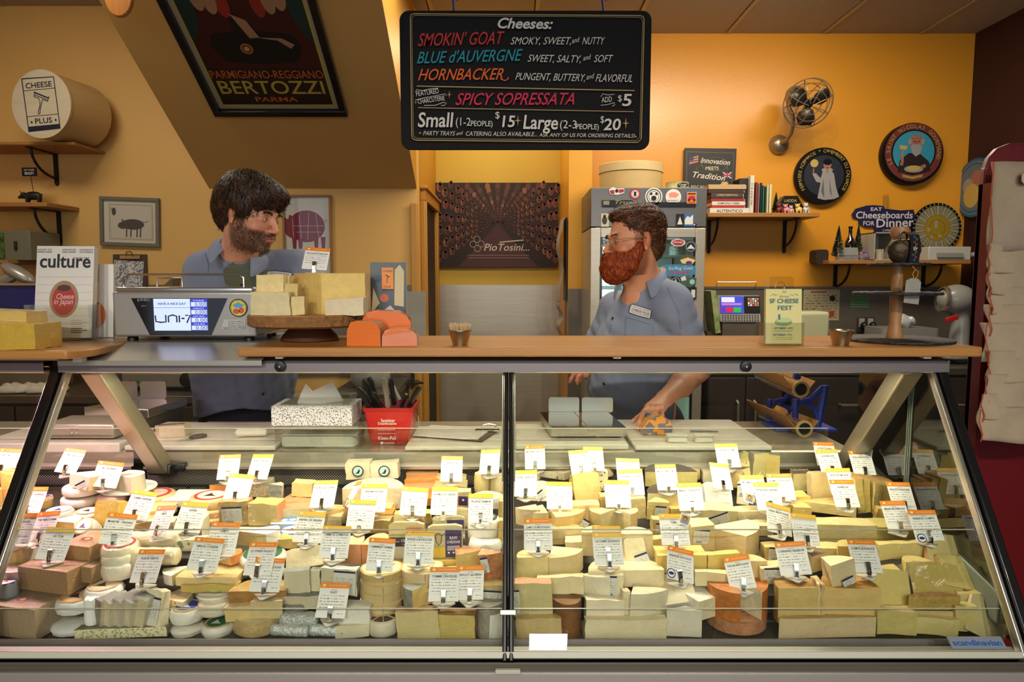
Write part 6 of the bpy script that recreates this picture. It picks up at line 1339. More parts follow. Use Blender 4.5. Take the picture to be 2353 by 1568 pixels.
for cx,cy,lb in((1840,895,'upper'),(1848,986,'lower')):
 a=Vector(at(cx,cy,2.10));b=Vector(at(cx-92,cy-38,2.42));bx=thing('film_box','open card box with a roll of brown tinted cling film, %s on the blue rack'%lb,'film box',a,group='cling film boxes');d=b-a;u_=d.normalized();s1=Vector((1,0,.10)).normalized();up2=u_.cross(s1).normalized();up2=-up2 if up2.z<0 else up2
 def Q(t,s,h):return tuple(u_*t+s1*s+up2*h)
 L=d.length
 mb=MB().add([Q(0,-.045,.03),Q(L,-.045,.03),Q(0,.0,-.032),Q(L,.0,-.032),Q(0,.048,.02),Q(L,.048,.02),Q(-.01,-.060,.052),Q(L,-.060,.052)],[(0,1,3,2),(2,3,5,4),(6,7,1,0)]);q=mb.build('box',m_card2,bx);q.modifiers.new('s','SOLIDIFY').thickness=.0025
 MB().tube([Q(.004,0,.0),Q(L,0,.0)],.025,20).build('roll',M('cling film roll','8a6238',.15,coat=1),bx,smooth=True,angle=40);
 q=MB().lathe([(.0195,0),(.0265,0),(.0265,.008),(.0195,.008),(.0195,0)],24,cap=False).lathe([(0,.005),(.0195,.005)],24,1,cap=False).build('core',[M('cardboard core','c8a870',.7),m_dark],bx,smooth=True,angle=40);q.matrix_local=MT(Vector(Q(-.004,0,0)))@(u_).to_track_quat('Z','Y').to_matrix().to_4x4()
# ============================================================ the two people behind the case
def toned(name,base,rough=.5,bump=None,sss=.0,spec=.4):
 """skin: base colour tinted by the painted 'tone' attribute"""
 m=M(name,base,rough,bump=bump,sss=sss,spec=spec);nt=m.node_tree;b=nt.nodes['Principled BSDF']
 a=nt.nodes.new('ShaderNodeAttribute');a.attribute_name='tone'
 nt.links.new(a.outputs['Color'],b.inputs['Base Color']);return m
m_skin=toned('skin','e0a27e',.48,bump=(220,.06),sss=.12)
m_hair1=M('dark brown hair','2e1c10',.42,spec=.35);m_hair1b=M('dark brown hair, lighter strands','5a3a20',.38,spec=.5)
m_hair2=M('chestnut hair','45260f',.45,spec=.3);m_hair2b=M('chestnut hair, lighter strands','7e4c22',.42)
m_beard2=M('auburn beard','7c2e0e',.55,spec=.25);m_beard2b=M('auburn beard, lighter strands','c05a22',.5,spec=.3)
m_shirt=M('blue grey work shirt','848da2',.8,noise=(7,.18),bump=(900,.12),spec=.2,c2='697289')
m_shirt2=M('faded blue grey work shirt','8a93a6',.8,noise=(7,.18),bump=(900,.12),spec=.2,c2='6c758a')
m_tee=M('olive undershirt','5f6650',.85)
m_jeans=M('dark navy trousers','141a30',.8)
m_eye=M('eye white','e8e2da',.15,coat=1);m_iris=M('brown iris','2c1a0e',.1,coat=1)
m_btn=M('navy button','1d2436',.3);m_bluen=M('navy stitching','1c2b5e',.6);m_patch=M('white patch cloth','e6e1d4',.8)
def lc(c):return np.array(lin(c)[:3])
def wr(X,Y,Z,seed=0,sc=1.0):
 """fold pattern: warped directional waves"""
 r=np.random.RandomState(seed);out=0
 for i in range(5):
  k=r.normal(size=3);k/=np.linalg.norm(k);k[2]*=.8;k*=(14+16*i)*sc
  out=out+(1-2.2*np.abs(np.sin(.5*(X*k[0]*2+Y*k[1]*2+Z*k[2]*2+2.2*np.sin(X*11*sc+i)+2*np.sin(Z*9*sc+i*2)))))/(1+i*.7)
 return out
def head_field(neck=((0,.040,-.20),),h=.0028,nose=1.0):
 nk=np.array([tuple(q)for q in neck]);lo=np.minimum((-.10,-.14,-.13),nk.min(0)-.075);hi=np.maximum((.10,.135,.165),nk.max(0)+.075)
 f=Field(lo,hi,h)
 f.d=f.ell((0,.018,.052),(.074,.094,.084))
 f.u(f.ell((0,-.022,.0),(.061,.068,.088)),.03)
 f.u(f.ell((0,-.032,-.062),(.050,.052,.038)),.03)
 f.u(f.ell((0,-.078,-.088),(.021,.018,.017)),.022)
 for s in(-1,1):
  f.u(f.ell((s*.024,-.083,.030),(.026,.012,.009),(0,0,s*12)),.010)
  f.u(f.ell((s*.041,-.064,-.020),(.022,.020,.022)),.02)
  f.cut(f.ell((s*.031,-.103,.012),(.018,.020,.011)),.010)
  f.u(f.ell((s*.031,-.074,.010),(.0165,.0150,.0125)),.003)
  f.cut(f.ell((s*.031,-.0925,.0095),(.0135,.008,.0035),(0,0,s*14)),.0015)
 f.u(f.cone((0,-.088,.022),(0,-.110*nose,-.018),.0065,.0098),.009)
 f.u(f.ell((0,-.111*nose,-.022),(.0105,.011,.0095)),.005)
 for s in(-1,1):
  f.u(f.ell((s*.0125,-.100,-.026),(.0075,.010,.007)),.005)
  f.cut(f.ell((s*.0065,-.106,-.0335),(.0032,.005,.003)),.002)
 f.u(f.ell((0,-.088,-.050),(.026,.014,.018)),.012)
 f.u(f.ell((0,-.1005,-.0475),(.021,.006,.0042)),.004);f.u(f.ell((0,-.099,-.0575),(.018,.007,.0055)),.004)
 f.cut(f.ell((0,-.108,-.0522),(.022,.008,.0013)),.002)
 for s in(-1,1):
  f.u(f.ell((s*.073,.014,.004),(.0065,.019,.031),(0,s*8,s*18)),.006)
  f.cut(f.ell((s*.083,.008,.008),(.007,.010,.018),(0,s*8,s*18)),.003)
  f.u(f.ell((s*.076,.007,-.024),(.005,.009,.009)),.004)
 pv,rv=(0,.022,-.05),.054
 for q in neck:f.u(f.cone(pv,tuple(q),rv,rv+.006),.03);pv,rv=tuple(q),rv+.006
 return f
def head_tone(v,base,stubble=None,ruddy=1.0):
 x,y,z=v[:,0],v[:,1],v[:,2];c=np.tile(lc(base),(len(v),1))
 def mix(col,w):nonlocal c;w=np.clip(w,0,1)[:,None];c=c*(1-w)+lc(col)*w
 g=lambda cx,cy,cz,r:np.exp(-(((x-cx)**2+(y-cy)**2+(z-cz)**2)/r**2))
 for s in(-1,1):
  mix('cf7a5c',.55*ruddy*g(s*.045,-.075,-.015,.03));mix('cc6f52',.7*ruddy*g(s*.078,.012,.005,.03))
 mix('cf7858',.6*ruddy*g(0,-.112,-.022,.02))
 mix('8a5038',.55*(g(.031,-.09,.012,.016)+g(-.031,-.09,.012,.016)))
 lip=((np.abs(x)<.021)&(y<-.096)&(z>-.0635)&(z<-.0435)).astype(float)*.7;mix('b05c50',lip)
 if stubble:
  w=((z<-.028)&(z>-.115)).astype(float)*np.clip((-.02-z)/.02,0,1)*np.clip((.035-y)/.02,0,1)*(1-np.clip(lip*2,0,1))*.8
  w=np.maximum(w,((np.abs(x)<.026)&(y<-.09)&(z<-.034)&(z>-.044)).astype(float)*.7)
  w=np.maximum(w,((y>-.03)&(y<.0)&(z>-.05)&(z<.03)&(np.abs(x)>.05)).astype(float)*.6)
  mix(stubble,w)
 return c
def gradfn(f):
 gx,gy,gz=np.gradient(f.d,f.h)
 def q(p):
  u=np.clip((p-f.lo)/f.h,0,f.n-1.001);i0=u.astype(int);t=u-i0;d=0
  for a in(0,1):
   for b in(0,1):
    for c in(0,1):d=d+f.d[i0[:,0]+a,i0[:,1]+b,i0[:,2]+c]*(t[:,0]if a else 1-t[:,0])*(t[:,1]if b else 1-t[:,1])*(t[:,2]if c else 1-t[:,2])
  i=(u+.5).astype(int);i=(i[:,0],i[:,1],i[:,2])
  g=np.stack([gx[i],gy[i],gz[i]],1);g/=np.linalg.norm(g,axis=1)[:,None]+1e-9
  return d,g
 return q
def strands(name,f,flow,n,length,width,mats,parent,xf,mask=None,seed=1,lift=.004,curl=.3,out=.0,steps=5,bias=None):
 """locks combed over the surface of field f; flow(p) gives the combing direction"""
 rs=np.random.RandomState(seed);v,fc=f.extract();q=gradfn(f)
 if mask is not None:ok=mask(v);v=v[ok]
 p=v[rs.randint(0,len(v),n)]+rs.normal(size=(n,3))*.002
 L=length*(.5+rs.rand(n))/steps;d0=rs.normal(size=(n,3))*curl;side=None
 rows=[]
 for s in range(steps+1):
  dd,g=q(p);t=flow(p)+d0*(.5+.5*s/steps)
  t=t-g*((t*g).sum(1)[:,None])*(1-out);t/=np.linalg.norm(t,axis=1)[:,None]+1e-9
  wv=np.cross(t,g);wv/=np.linalg.norm(wv,axis=1)[:,None]+1e-9
  w=width*(1-(s/steps)**2*.9)*(.6+.8*rs.rand(n)if s==0 else ww);
  if s==0:ww=(.6+.8*rs.rand(n));w=width*ww
  off=g*(lift*(.3+.7*rs.rand(n)[:,None])if s==0 else lift_v)
  if s==0:lift_v=off.copy();lift_v=np.linalg.norm(off,axis=1)[:,None]
  c=p+g*lift_v
  rows.append((c-wv*w[:,None],c+g*(w*.5)[:,None],c+wv*w[:,None]))
  p=p+t*L[:,None];dd,g=q(p);p=p-g*np.clip(dd,-.02,.02)[:,None]*(1-out)
 m=steps+1;V=np.zeros((n,m,3,3))
 for s in range(m):
  for k in range(3):V[:,s,k]=rows[s][k]
 V=V.reshape(-1,3);base=np.arange(n)[:,None]*m*3;F_=[]
 for s in range(steps):
  for k in range(2):
   a=base[:,0]+s*3+k;F_.append(np.stack([a,a+1,a+4,a+3],1))
 Fc=np.concatenate(F_);me=bpy.data.meshes.new(name);me.from_pydata(V.tolist(),[],Fc.tolist())
 for mm in mats:me.materials.append(mm)
 sel=(rs.rand(n)<.3).astype(int);me.polygons.foreach_set('material_index',np.tile(sel,steps*2).tolist())
 me.polygons.foreach_set('use_smooth',[True]*len(Fc));me.transform(xf)
 o=bpy.data.objects.new(name,me);COL.objects.link(o);o.parent=parent
 if name=='hair_locks':o['kind']='stuff'
 return o
def hexf(f,cones,k=.03):
 for c in cones:f.u(f.cone(*c),k)
def drape(mb,m,fl,inv):
 q=gradfn(fl);zc=np.array(m.to_3x3()@Vector((0,0,1)));out=[]
 V=np.array([tuple(m@Vector(v))for v in mb.v]);Z=np.array([v[2]for v in mb.v])
 p=V+zc*(.04-Z[:,None])
 for _ in range(80):
  dd,g=q(p);p=p-zc*np.clip(dd,0,.01)[:,None]*.6
 p=p+zc*(Z[:,None]+.0012);mb.v=[tuple(inv@Vector(a))for a in p]
def patch(parent,mat4,words,w=.085,h=.036,fl=None,inv=None):
 mb=MB();nx,ny=28,14;vs=[];
 for j in range(ny+1):
  for i in range(nx+1):
   u,v=-1+2*i/nx,-1+2*j/ny;k=.92+.08*(1-(abs(u*v))**3);vs.append((u*w/2*k,v*h/2*k,.0035))
 fs,ms=[],[]
 for j in range(ny):
  for i in range(nx):fs.append((j*(nx+1)+i,j*(nx+1)+i+1,(j+1)*(nx+1)+i+1,(j+1)*(nx+1)+i));ms.append(0 if i in(0,nx-1)or j in(0,ny-1)else 1)
 mb.add(vs,fs,ms);text(mb,words,0,-.0045,.012,2,z=.0046,shear=.2,bold=.02,fit=w*.78)
 for yy in(.0095,-.0095):strip(mb,[(-w*.38+w*.76*t/8,yy)for t in range(9)],.0012,2,.0044)
 drape(mb,mat4,fl,inv);return mb.build('name_patch',[m_bluen,m_patch,m_bluen],parent,smooth=False)
def surf(fl,p,d):
 """first point on the field surface from p along d, and its normal"""
 q=gradfn(fl);p=np.array(p,float);d=np.array(d,float);d/=np.linalg.norm(d)
 for _ in range(300):
  dd,g=q(p[None])
  if dd[0]<.001:break
  p=p+d*max(dd[0]*.6,.001)
 return Vector(p),Vector(g[0])
def on_surf(fl,px,py,Y0=1.9,rotz=0.0,lift=.001):
 """matrix of a patch lying on the field where the pixel's ray meets it"""
 p0=at(px,py,Y0);p,n=surf(fl,p0,ray(px,py));up=Vector((math.sin(rotz),0,math.cos(rotz)))
 z=n.normalized();x=up.cross(z).normalized();y=z.cross(x)
 m=Matrix((x,y,z)).transposed().to_4x4();m.translation=p+z*lift;return m
def button(parent,m,r=.0055):
 b=MB().lathe([(0,0),(r,0),(r,.002),(r*.8,.003),(r*.5,.0022),(0,.0022)],12,cap=False).build('button',m_btn,parent,smooth=True);b.matrix_local=m
def joinbody(parts,name,mats,parent):
 """several closed skins of one body in one mesh"""
 V,F_,C=[],[],[];k=0
 for v,f,c in parts:V.append(v);F_.append(f+k);C.append(c);k+=len(v)
 V=np.concatenate(V);F_=np.concatenate(F_);C=np.concatenate(C)
 me=bpy.data.meshes.new(name);me.from_pydata(V.tolist(),[],F_.tolist());me.materials.append(mats)
 ca=me.color_attributes.new('tone','FLOAT_COLOR','POINT');ca.data.foreach_set('color',np.concatenate([C,np.ones((len(C),1))],1).ravel())
 me.polygons.foreach_set('use_smooth',[True]*len(F_));o=bpy.data.objects.new(name,me);COL.objects.link(o);o.parent=parent
 s=o.modifiers.new('smooth','SMOOTH');s.iterations=2;s.factor=.4;return o
def tr(v,m):
 A=np.array(m);return v@A[:3,:3].T+A[:3,3]
def eyes(parent,m,look=0):
 for s in(-1,1):
  e=MB().sphere((s*.031,-.0742,.0098),.0128,seg=20,rings=12).build('eye',m_eye,parent,smooth=True)
  e.data.transform(m)
  dx=.0045*look
  i=MB().sphere((s*.031+dx,-.0832,.0094),(.0056,.0045,.0056),seg=14,rings=8).build('iris',m_iris,e,smooth=True);i.data.transform(m)
  b=MB()
 return
def brows(parent,m,mat,f,n=420,seed=3):
 rs=np.random.RandomState(seed);q=gradfn(f)
 for s in(-1,1):
  mb=MB()
  for i in range(n//2):
   u=rs.rand();x=s*(.013+.034*u);z=.030+.006*math.sin(u*2.6)-.003*u+rs.normal()*.0022
   p=Vector((x,-.105,z));pn,nn=surf(f,p,(0,1,0));d=Vector((s*1,0,.45-u*.9)).normalized()
   a=pn+nn*.0006;b_=a+d*.008+nn*.0018;wv=d.cross(nn)*.0007
   mb.add([a-wv,a+wv,b_],[(0,1,2)])
  o=mb.build('eyebrow',mat,parent);o.data.transform(m);o['kind']='stuff'
def collar(parent,inv,nb,axis,face,mat,opening=28,r=.066):
 """shirt collar folded round the neck: nb neck base, axis up the neck, face the way the chest looks"""
 z=axis.normalized();y=(face-z*face.dot(z)).normalized();x=y.cross(z)
 for sgn in(-1,1):
  vs=[];n=12
  for i in range(n+1):
   a=R(opening+(180-opening)*i/n);t=i/n;fr=(1-t)**2
   dirv=y*math.cos(a)+x*sgn*math.sin(a)
   rad=r*(1+.10*math.cos(a));top=.006+.036*t**.8;tip=.048*(1-t)**3
   pin=nb+dirv*(rad+.004)+z*(top-.024);pt=nb+dirv*(rad+.006)+z*top
   pb=nb+dirv*(rad+.024+.010*fr)+z*(top-.034-.012*fr)-(x*sgn*-tip*.25)-z*tip*.55+y*tip*.3
   pm=(pt+pb)/2+dirv*.008+z*.006
   vs+=[pin,pt,pm,pb]
  fs=[(4*i+k,4*i+k+1,4*i+5+k,4*i+4+k)for i in range(n)for k in range(3)]
  mb=MB();mb.add([inv@v for v in vs],fs);o=mb.build('collar',mat,parent,smooth=True,angle=80)
  s=o.modifiers.new('solid','SOLIDIFY');s.thickness=.003;s.offset=0
  s=o.modifiers.new('sub','SUBSURF');s.levels=1;s.render_levels=2
def hand_field(pts,r,palm,h=.0021):
 """pts: finger polylines in world space, palm: list of cones"""
 allp=np.array([tuple(p)for fg in pts for p in fg]+[tuple(c[i])for c in palm for i in(0,1)])
 f=Field(allp.min(0)-.03,allp.max(0)+.03,h)
 for c in palm:f.u(f.cone(*c),.012)
 out=[]
 for fg,rr in zip(pts,r):
  d=None;n=len(fg)
  for i in range(n-1):
   ra=rr*(1-.09*i);rb=rr*(1-.09*(i+1));c=f.cone(fg[i],fg[i+1],ra,rb)
   d=c if d is None else smin(d,c,.0015)
  for i in range(1,n-1):d=smin(d,f.ell(fg[i],(rr*1.0,rr*1.0,rr*1.0)),.002)
  out.append(d)
 for d in out:f.u(d,.0035)
 return f
def nails(mb,fg,r,toward):
 a,b=Vector(fg[-2]),Vector(fg[-1]);t=(b-a).normalized();n=(toward-t*toward.dot(t)).normalized();s=t.cross(n)
 m=Matrix((s,t,n)).transposed().to_4x4();m.translation=b+n*(r*.62)-t*r*.1
 mb.sphere((0,0,0),(r*.62,r*.85,r*.22),seg=10,rings=6);k=len(mb.v)-(10*5+2)
 for i in range(k,len(mb.v)):mb.v[i]=tuple(m@Vector(mb.v[i]))
# ------------------------------------------------------------ person on the left
P1=thing('person','dark haired person with short beard, blue grey work shirt, behind the big scale, looking right','person',(-.95,2.62,0))
I1=MT((.95,-2.62,0))
hc=at(573,500,2.22)
H1=MT(hc)@Euler((0,0,R(74))).to_matrix().to_4x4()@Euler((R(15),R(3),0)).to_matrix().to_4x4()@Matrix.Scale(.95,4)
tone='e3a684'
nb=at(552,577,2.35);ch0=at(566,650,2.44);H1i=H1.inverted();fh=head_field((H1i@nb,H1i@ch0))
hv,hf=fh.extract();hcol=head_tone(hv,tone,'5a3a2a')
body=Field((-1.25,2.18,.75),(-.55,2.85,1.75),.012)
SL=at(470,624,2.40);SR=at(664,604,2.50);chest=at(566,700,2.50);hip=at(562,935,2.62)
EL=at(438,775,2.34);ER=at(700,770,2.46);WL=at(520,800,2.12);WR_=at(705,810,2.2)
body.d=body.cone(chest,chest.lerp(hip,.6),.13,.12);hexf(body,[(nb,chest,.055,.12),(SL+Vector((.02,.02,-.05)),SR+Vector((-.03,.02,-.05)),.045,.045),(SL+Vector((0,0,-.03)),EL,.045,.040),(EL,WL,.042,.03),(SR+Vector((0,0,-.03)),ER,.045,.040),(ER,WR_,.040,.03)],.03)
bv,bf=body.extract()
o=joinbody([(tr(tr(hv,H1),I1),hf,hcol),(tr(bv,I1),bf,np.tile(lc(tone),(len(bv),1)))],'body',m_skin,P1)
eyes(P1,I1@H1,1);brows(P1,I1@H1,m_hair1,fh)
# hair
hr=Field((-.12,-.13,-.10),(.12,.16,.20),.003);X,Y,Z=hr.P()
hr.d=hr.ell((0,.022,.062),(.084,.103,.088));hr.u(hr.ell((0,.066,.01),(.068,.056,.066)),.03);hr.u(hr.ell((0,-.062,.088),(.062,.042,.038)),.03)
for s in(-1,1):hr.u(hr.ell((s*.070,-.008,.040),(.014,.034,.030)),.012)
hr.cut(hr.ell((0,-.115,-.03),(.075,.075,.098)),.012)
for s in(-1,1):hr.cut(hr.ell((s*.085,.010,-.012),(.030,.026,.034)),.01)
hr.cut(hr.ell((0,-.02,-.10),(.09,.085,.09)),.01)
hr.d=hr.d+.0022*wr(X,Y,Z,3,4)
field_obj('hair',hr,m_hair1,P1,xf=I1@H1,smooth_it=1)
def flow1(p):
 x,y,z=p[:,0],p[:,1],p[:,2];t=np.stack([x*5,-.55-0*y,-.25-6*np.maximum(0,.07-z)],1)
 back=(y>.03)[:,None];t=np.where(back,np.stack([x*3,y*2,-.9+0*z],1),t)
 side=(np.abs(x)>.06)[:,None];t=np.where(side&~back,np.stack([0*x,-.35+0*y,-.9+0*z],1),t);return t
strands('hair_locks',hr,flow1,6000,.060,.0010,[m_hair1,m_hair1b],P1,I1@H1,seed=5,lift=.007,curl=.5,out=.33)
# short beard
bd=head_field(h=.0035);bd.d=bd.d-.002
def flowb(p):return np.stack([p[:,0]*3,-.35+0*p[:,1],-1+0*p[:,2]],1)
def mb1(v):
 x,y,z=v.T;lip=(np.abs(x)<.020)&(y<-.090)&(z>-.066)&(z<-.044)
 j=(z<-.040+.012*np.sin(y*60))&(z>-.118)&(y<.012)&(z<-.022-(y+.1)*.1);side=(np.abs(x)>.052)&(y>-.045)&(y<-.004)&(z<.02)&(z>-.06);mo=(np.abs(x)<.028)&(y<-.092)&(z<-.0345)&(z>-.046)
 return(j|side|mo)&~lip&(v[:,2]>-.125)
strands('beard',bd,flowb,2600,.008,.0005,[m_hair1,m_hair2b],P1,I1@H1,mask=mb1,seed=8,lift=.001,curl=.35,out=.5,steps=3)
def fh_cone(f,a,b):return f.cone(a,b,.052,.060)
# shirt
sh=Field((-1.30,2.12,.86),(-.50,2.95,1.60),.0075);X,Y,Z=sh.P()
sh.d=sh.cone(chest+Vector((0,.02,0)),hip,.165,.175)
sh.d=smin(sh.d,sh.ell(tuple(chest.lerp(hip,.4)),(.20,.14,.30)),.04)
hexf(sh,[(nb+Vector((0,.02,-.035)),chest,.075,.15),(SL+Vector((.02,.02,-.03)),SR+Vector((-.02,0,-.03)),.066,.066),(nb+Vector((-.01,.05,.0)),SL+Vector((.01,0,.0)),.052,.060),(nb+Vector((.02,.05,0)),SR,.052,.060),(SL,EL,.066,.058),(EL,WL,.058,.05),(SR,ER,.068,.058),(ER,WR_,.056,.05)],.035)
zh=at(560,952,2.5).z
sh.d=sh.d+.0042*wr(X,Y,Z,11,1.15)*np.clip((1.45-Z)*6,.25,1)
sh.cut(sh.cone(at(568,560,2.24),at(592,662,2.26),.042,.004),.012);sh.cut(fh_cone(sh,hc,nb),.006)
sh.d=np.maximum(sh.d,(zh+.03*np.cos((X+.98)*12))-Z)
field_obj('shirt',sh,m_shirt,P1,xf=I1,smooth_it=2)
te=Field((-1.1,2.2,1.2),(-.75,2.6,1.6),.008);te.d=te.cone(nb+Vector((.01,.0,-.02)),chest+Vector((.01,-.01,0)),.068,.130)
te.cut(te.cone(hc,nb+Vector((.005,-.01,-.004)),.055,.062),.004)
field_obj('undershirt',te,m_tee,P1,xf=I1,smooth_it=2)
collar(P1,I1,nb+Vector((0,.012,.0)),(hc-nb)+Vector((0,.12,.12)),Vector((.35,-1,.25)),m_shirt)
patch(P1,on_surf(sh,643,634,1.9,.12),'CHEESE PLUS',fl=sh,inv=I1)
for x,y in((549,632),(556,655),(604,905)):button(P1,I1@on_surf(sh,x,y,1.9))
tj=Field((-1.25,2.35,.0),(-.55,2.95,1.0),.012);tj.d=tj.ell((hip.x,hip.y+.03,.93),(.19,.14,.14))
for s in(-1,1):tj.u(tj.cone((hip.x+s*.09,hip.y+.03,.88),(hip.x+s*.11,hip.y+.02,.5),.095,.07),.03);tj.u(tj.cone((hip.x+s*.11,hip.y+.02,.5),(hip.x+s*.11,hip.y+.05,.10),.07,.055),.02)
field_obj('trousers',tj,m_jeans,P1,xf=I1,smooth_it=1)
mb=MB()
for s in(-1,1):mb.sphere((hip.x+s*.11+.95,hip.y-2.62+.0,.045),(.05,.14,.048),seg=14,rings=8)
mb.build('shoes',m_blk,P1,smooth=True)
# ------------------------------------------------------------ person on the right
P2=thing('person','red bearded person in wire glasses and blue grey work shirt pressing a cheese, facing left','person',(.60,2.72,0))
I2=MT((-.60,-2.72,0))
hc2=at(1458,560,2.42)
H2=MT(hc2)@Euler((0,0,R(-74))).to_matrix().to_4x4()@Euler((R(4),R(-3),0)).to_matrix().to_4x4()@Matrix.Scale(.97,4)
nb2=at(1476,642,2.50);ch2=at(1458,720,2.53);H2i=H2.inverted();fh2=head_field((H2i@nb2,H2i@ch2),nose=1.03);tone2='dd9a74';hv2,hf2=fh2.extract();hcol2=head_tone(hv2,tone2,'7a3a1c',1.2)
SF=at(1418,712,2.66);SN=at(1543,698,2.44);chest2=at(1470,790,2.56);hip2=at(1475,985,2.62)
EN=at(1606,850,2.50);WN=at(1527,917,2.245);EF=at(1372,800,2.72);WF=at(1345,855,2.62)
bo=Field((.05,2.1,.85),(.95,2.95,1.65),.011)
bo.d=bo.cone(chest2,hip2,.13,.13);hexf(bo,[(nb2,chest2,.058,.12),(SF+Vector((0,0,-.04)),SN+Vector((0,0,-.04)),.045,.045),(SN+Vector((0,0,-.03)),EN,.045,.043),(SF+Vector((0,0,-.03)),EF,.045,.04),(EF,WF,.038,.028)],.03)
bv2,bf2=bo.extract()
# forearm and hand of the near arm, resting on the cheese
def W_(x,y,Y):return at(x,y,Y)
fing=[[W_(1500,935,2.185),W_(1480,948,2.165),W_(1464,962,2.16),W_(1454,969,2.16)],
[W_(1500,930,2.185),W_(1480,946,2.135),W_(1470,970,2.118),W_(1466,984,2.125)],
[W_(1508,930,2.185),W_(1494,947,2.13),W_(1489,966,2.113),W_(1487,979,2.12)],
[W_(1516,930,2.185),W_(1508,947,2.13),W_(1505,963,2.115),W_(1501,975,2.12)],
[W_(1522,930,2.19),W_(1521,944,2.14),W_(1522,958,2.125),W_(1520,968,2.125)]]
fr=[.0096,.0088,.0091,.0086,.0078]
palm=[(WN,W_(1497,938,2.17),.024,.019),(WN,W_(1510,938,2.17),.024,.018),(WN,W_(1520,938,2.175),.022,.016),(WN,W_(1490,940,2.17),.02,.015),(WN,WN.lerp(EN,.35),.025,.034)]
fhd=hand_field(fing,fr,palm)
arm=Field(np.minimum(np.array(WN),np.array(EN))-.07,np.maximum(np.array(WN),np.array(EN))+.07,.004);arm.d=arm.cone(WN,WN.lerp(EN,.45),.0255,.040);arm.u(arm.cone(WN.lerp(EN,.45),EN,.040,.045),.02)
fhd.u(fhd.cone(WN,WN.lerp(EN,.45),.0255,.040),.008)
hdv,hdf=fhd.extract();av,af=arm.extract()
def armtone(v):
 c=np.tile(lc('e2a07a'),(len(v),1));return c
def handtone(v):
 c=np.tile(lc('e4a17c'),(len(v),1))
 for fg in fing:
  for k,wt in((1,.45),(2,.4),(3,.45)):
   d=np.linalg.norm(v-np.array(fg[k]),axis=1);w_=(np.exp(-(d/.010)**2)*wt)[:,None];c=c*(1-w_)+lc('cc6f50')*w_
 return c
far=[[W_(1330,858,2.62),W_(1318,862,2.60),W_(1312,872,2.59),W_(1309,879,2.59)],[W_(1336,862,2.60),W_(1328,868,2.585),W_(1326,876,2.58),W_(1327,882,2.58)],
[W_(1342,860,2.62),W_(1337,867,2.61),W_(1332,872,2.60),W_(1331,878,2.60)],[W_(1346,858,2.64),W_(1345,864,2.63),W_(1347,868,2.63),W_(1347,870,2.63)]]
ffar=hand_field(far,[.0085,.009,.0085,.008],[(WF,W_(1336,860,2.62),.024,.018),(WF,W_(1328,858,2.62),.022,.016)],.003);fv,ff=ffar.extract()
joinbody([(tr(tr(hv2,H2),I2),hf2,hcol2),(tr(bv2,I2),bf2,np.tile(lc(tone2),(len(bv2),1))),(tr(av,I2),af,armtone(av)),(tr(hdv,I2),hdf,handtone(hdv)),(tr(fv,I2),ff,np.tile(lc('c87a5a'),(len(fv),1)))],'body',m_skin,P2)
for fg,r_ in zip(fing,fr):
 nm=MB();nails(nm,fg,r_,Vector((0,-.8,.6)));nm.v=[tuple(I2@Vector(v))for v in nm.v];nm.build('fingernail',M('fingernail','e8b49c',.25,coat=.3),P2,smooth=True)
a,b=Vector(fing[2][1]),Vector(fing[2][2]);mb=MB().tube([I2@a.lerp(b,t)for t in(.30,.5,.8,1.0)],[.0094,.0098,.0096,.0090],16);mb.build('bandage',M('blue bandage','2a78b4',.6),P2,smooth=True)
eyes(P2,I2@H2,-.5);brows(P2,I2@H2,m_hair2,fh2)
hr=Field((-.12,-.13,-.10),(.12,.15,.20),.003);X,Y,Z=hr.P()
hr.d=hr.ell((0,.024,.062),(.079,.092,.080));hr.u(hr.ell((0,.062,.0),(.062,.040,.066)),.03);hr.u(hr.ell((0,-.050,.094),(.050,.040,.030)),.03)
hr.cut(hr.ell((0,-.122,.022),(.074,.078,.092)),.012)
for s in(-1,1):hr.cut(hr.ell((s*.055,-.085,.075),(.028,.036,.034)),.010);hr.cut(hr.ell((s*.085,.006,-.018),(.030,.024,.040)),.01);hr.cut(hr.ell((s*.08,-.055,.015),(.035,.030,.05)),.012)
hr.cut(hr.ell((0,-.03,-.10),(.09,.085,.09)),.01)
hr.d=hr.d+.0022*wr(X,Y,Z,5,4)
field_obj('hair',hr,m_hair2,P2,xf=I2@H2,smooth_it=1)
def flow2(p):
 x,y,z=p[:,0],p[:,1],p[:,2];t=np.stack([x*4,.5+0*y,.1-5*np.maximum(0,.10-z)],1);return t
strands('hair_locks',hr,flow2,4600,.034,.0011,[m_hair2,m_hair2b],P2,I2@H2,seed=6,lift=.005,curl=.55,out=.35)
# full beard
bf_=Field((-.10,-.17,-.20),(.10,.06,.03),.003);X,Y,Z=bf_.P()
bf_.d=bf_.ell((0,-.072,-.078),(.060,.056,.052));bf_.u(bf_.ell((0,-.055,-.055),(.068,.050,.038)),.02);bf_.u(bf_.ell((0,-.094,-.090),(.038,.034,.042)),.02)
for s in(-1,1):bf_.u(bf_.cone((s*.063,-.008,-.010),(s*.048,-.045,-.075),.012,.022),.018);bf_.u(bf_.cone((s*.004,-.112,-.037),(s*.030,-.102,-.056),.0085,.011),.01)
bf_.cut(bf_.ell((0,-.09,.008),(.060,.06,.036)),.008);bf_.cut(bf_.ell((0,-.1345,-.0555),(.019,.018,.0055)),.004)
bf_.d=bf_.d+.002*wr(X,Y,Z,9,4)
field_obj('beard',bf_,m_beard2,P2,xf=I2@H2,smooth_it=1)
def flowb2(p):return np.stack([p[:,0]*6,-.25+0*p[:,1],-1+0*p[:,2]],1)
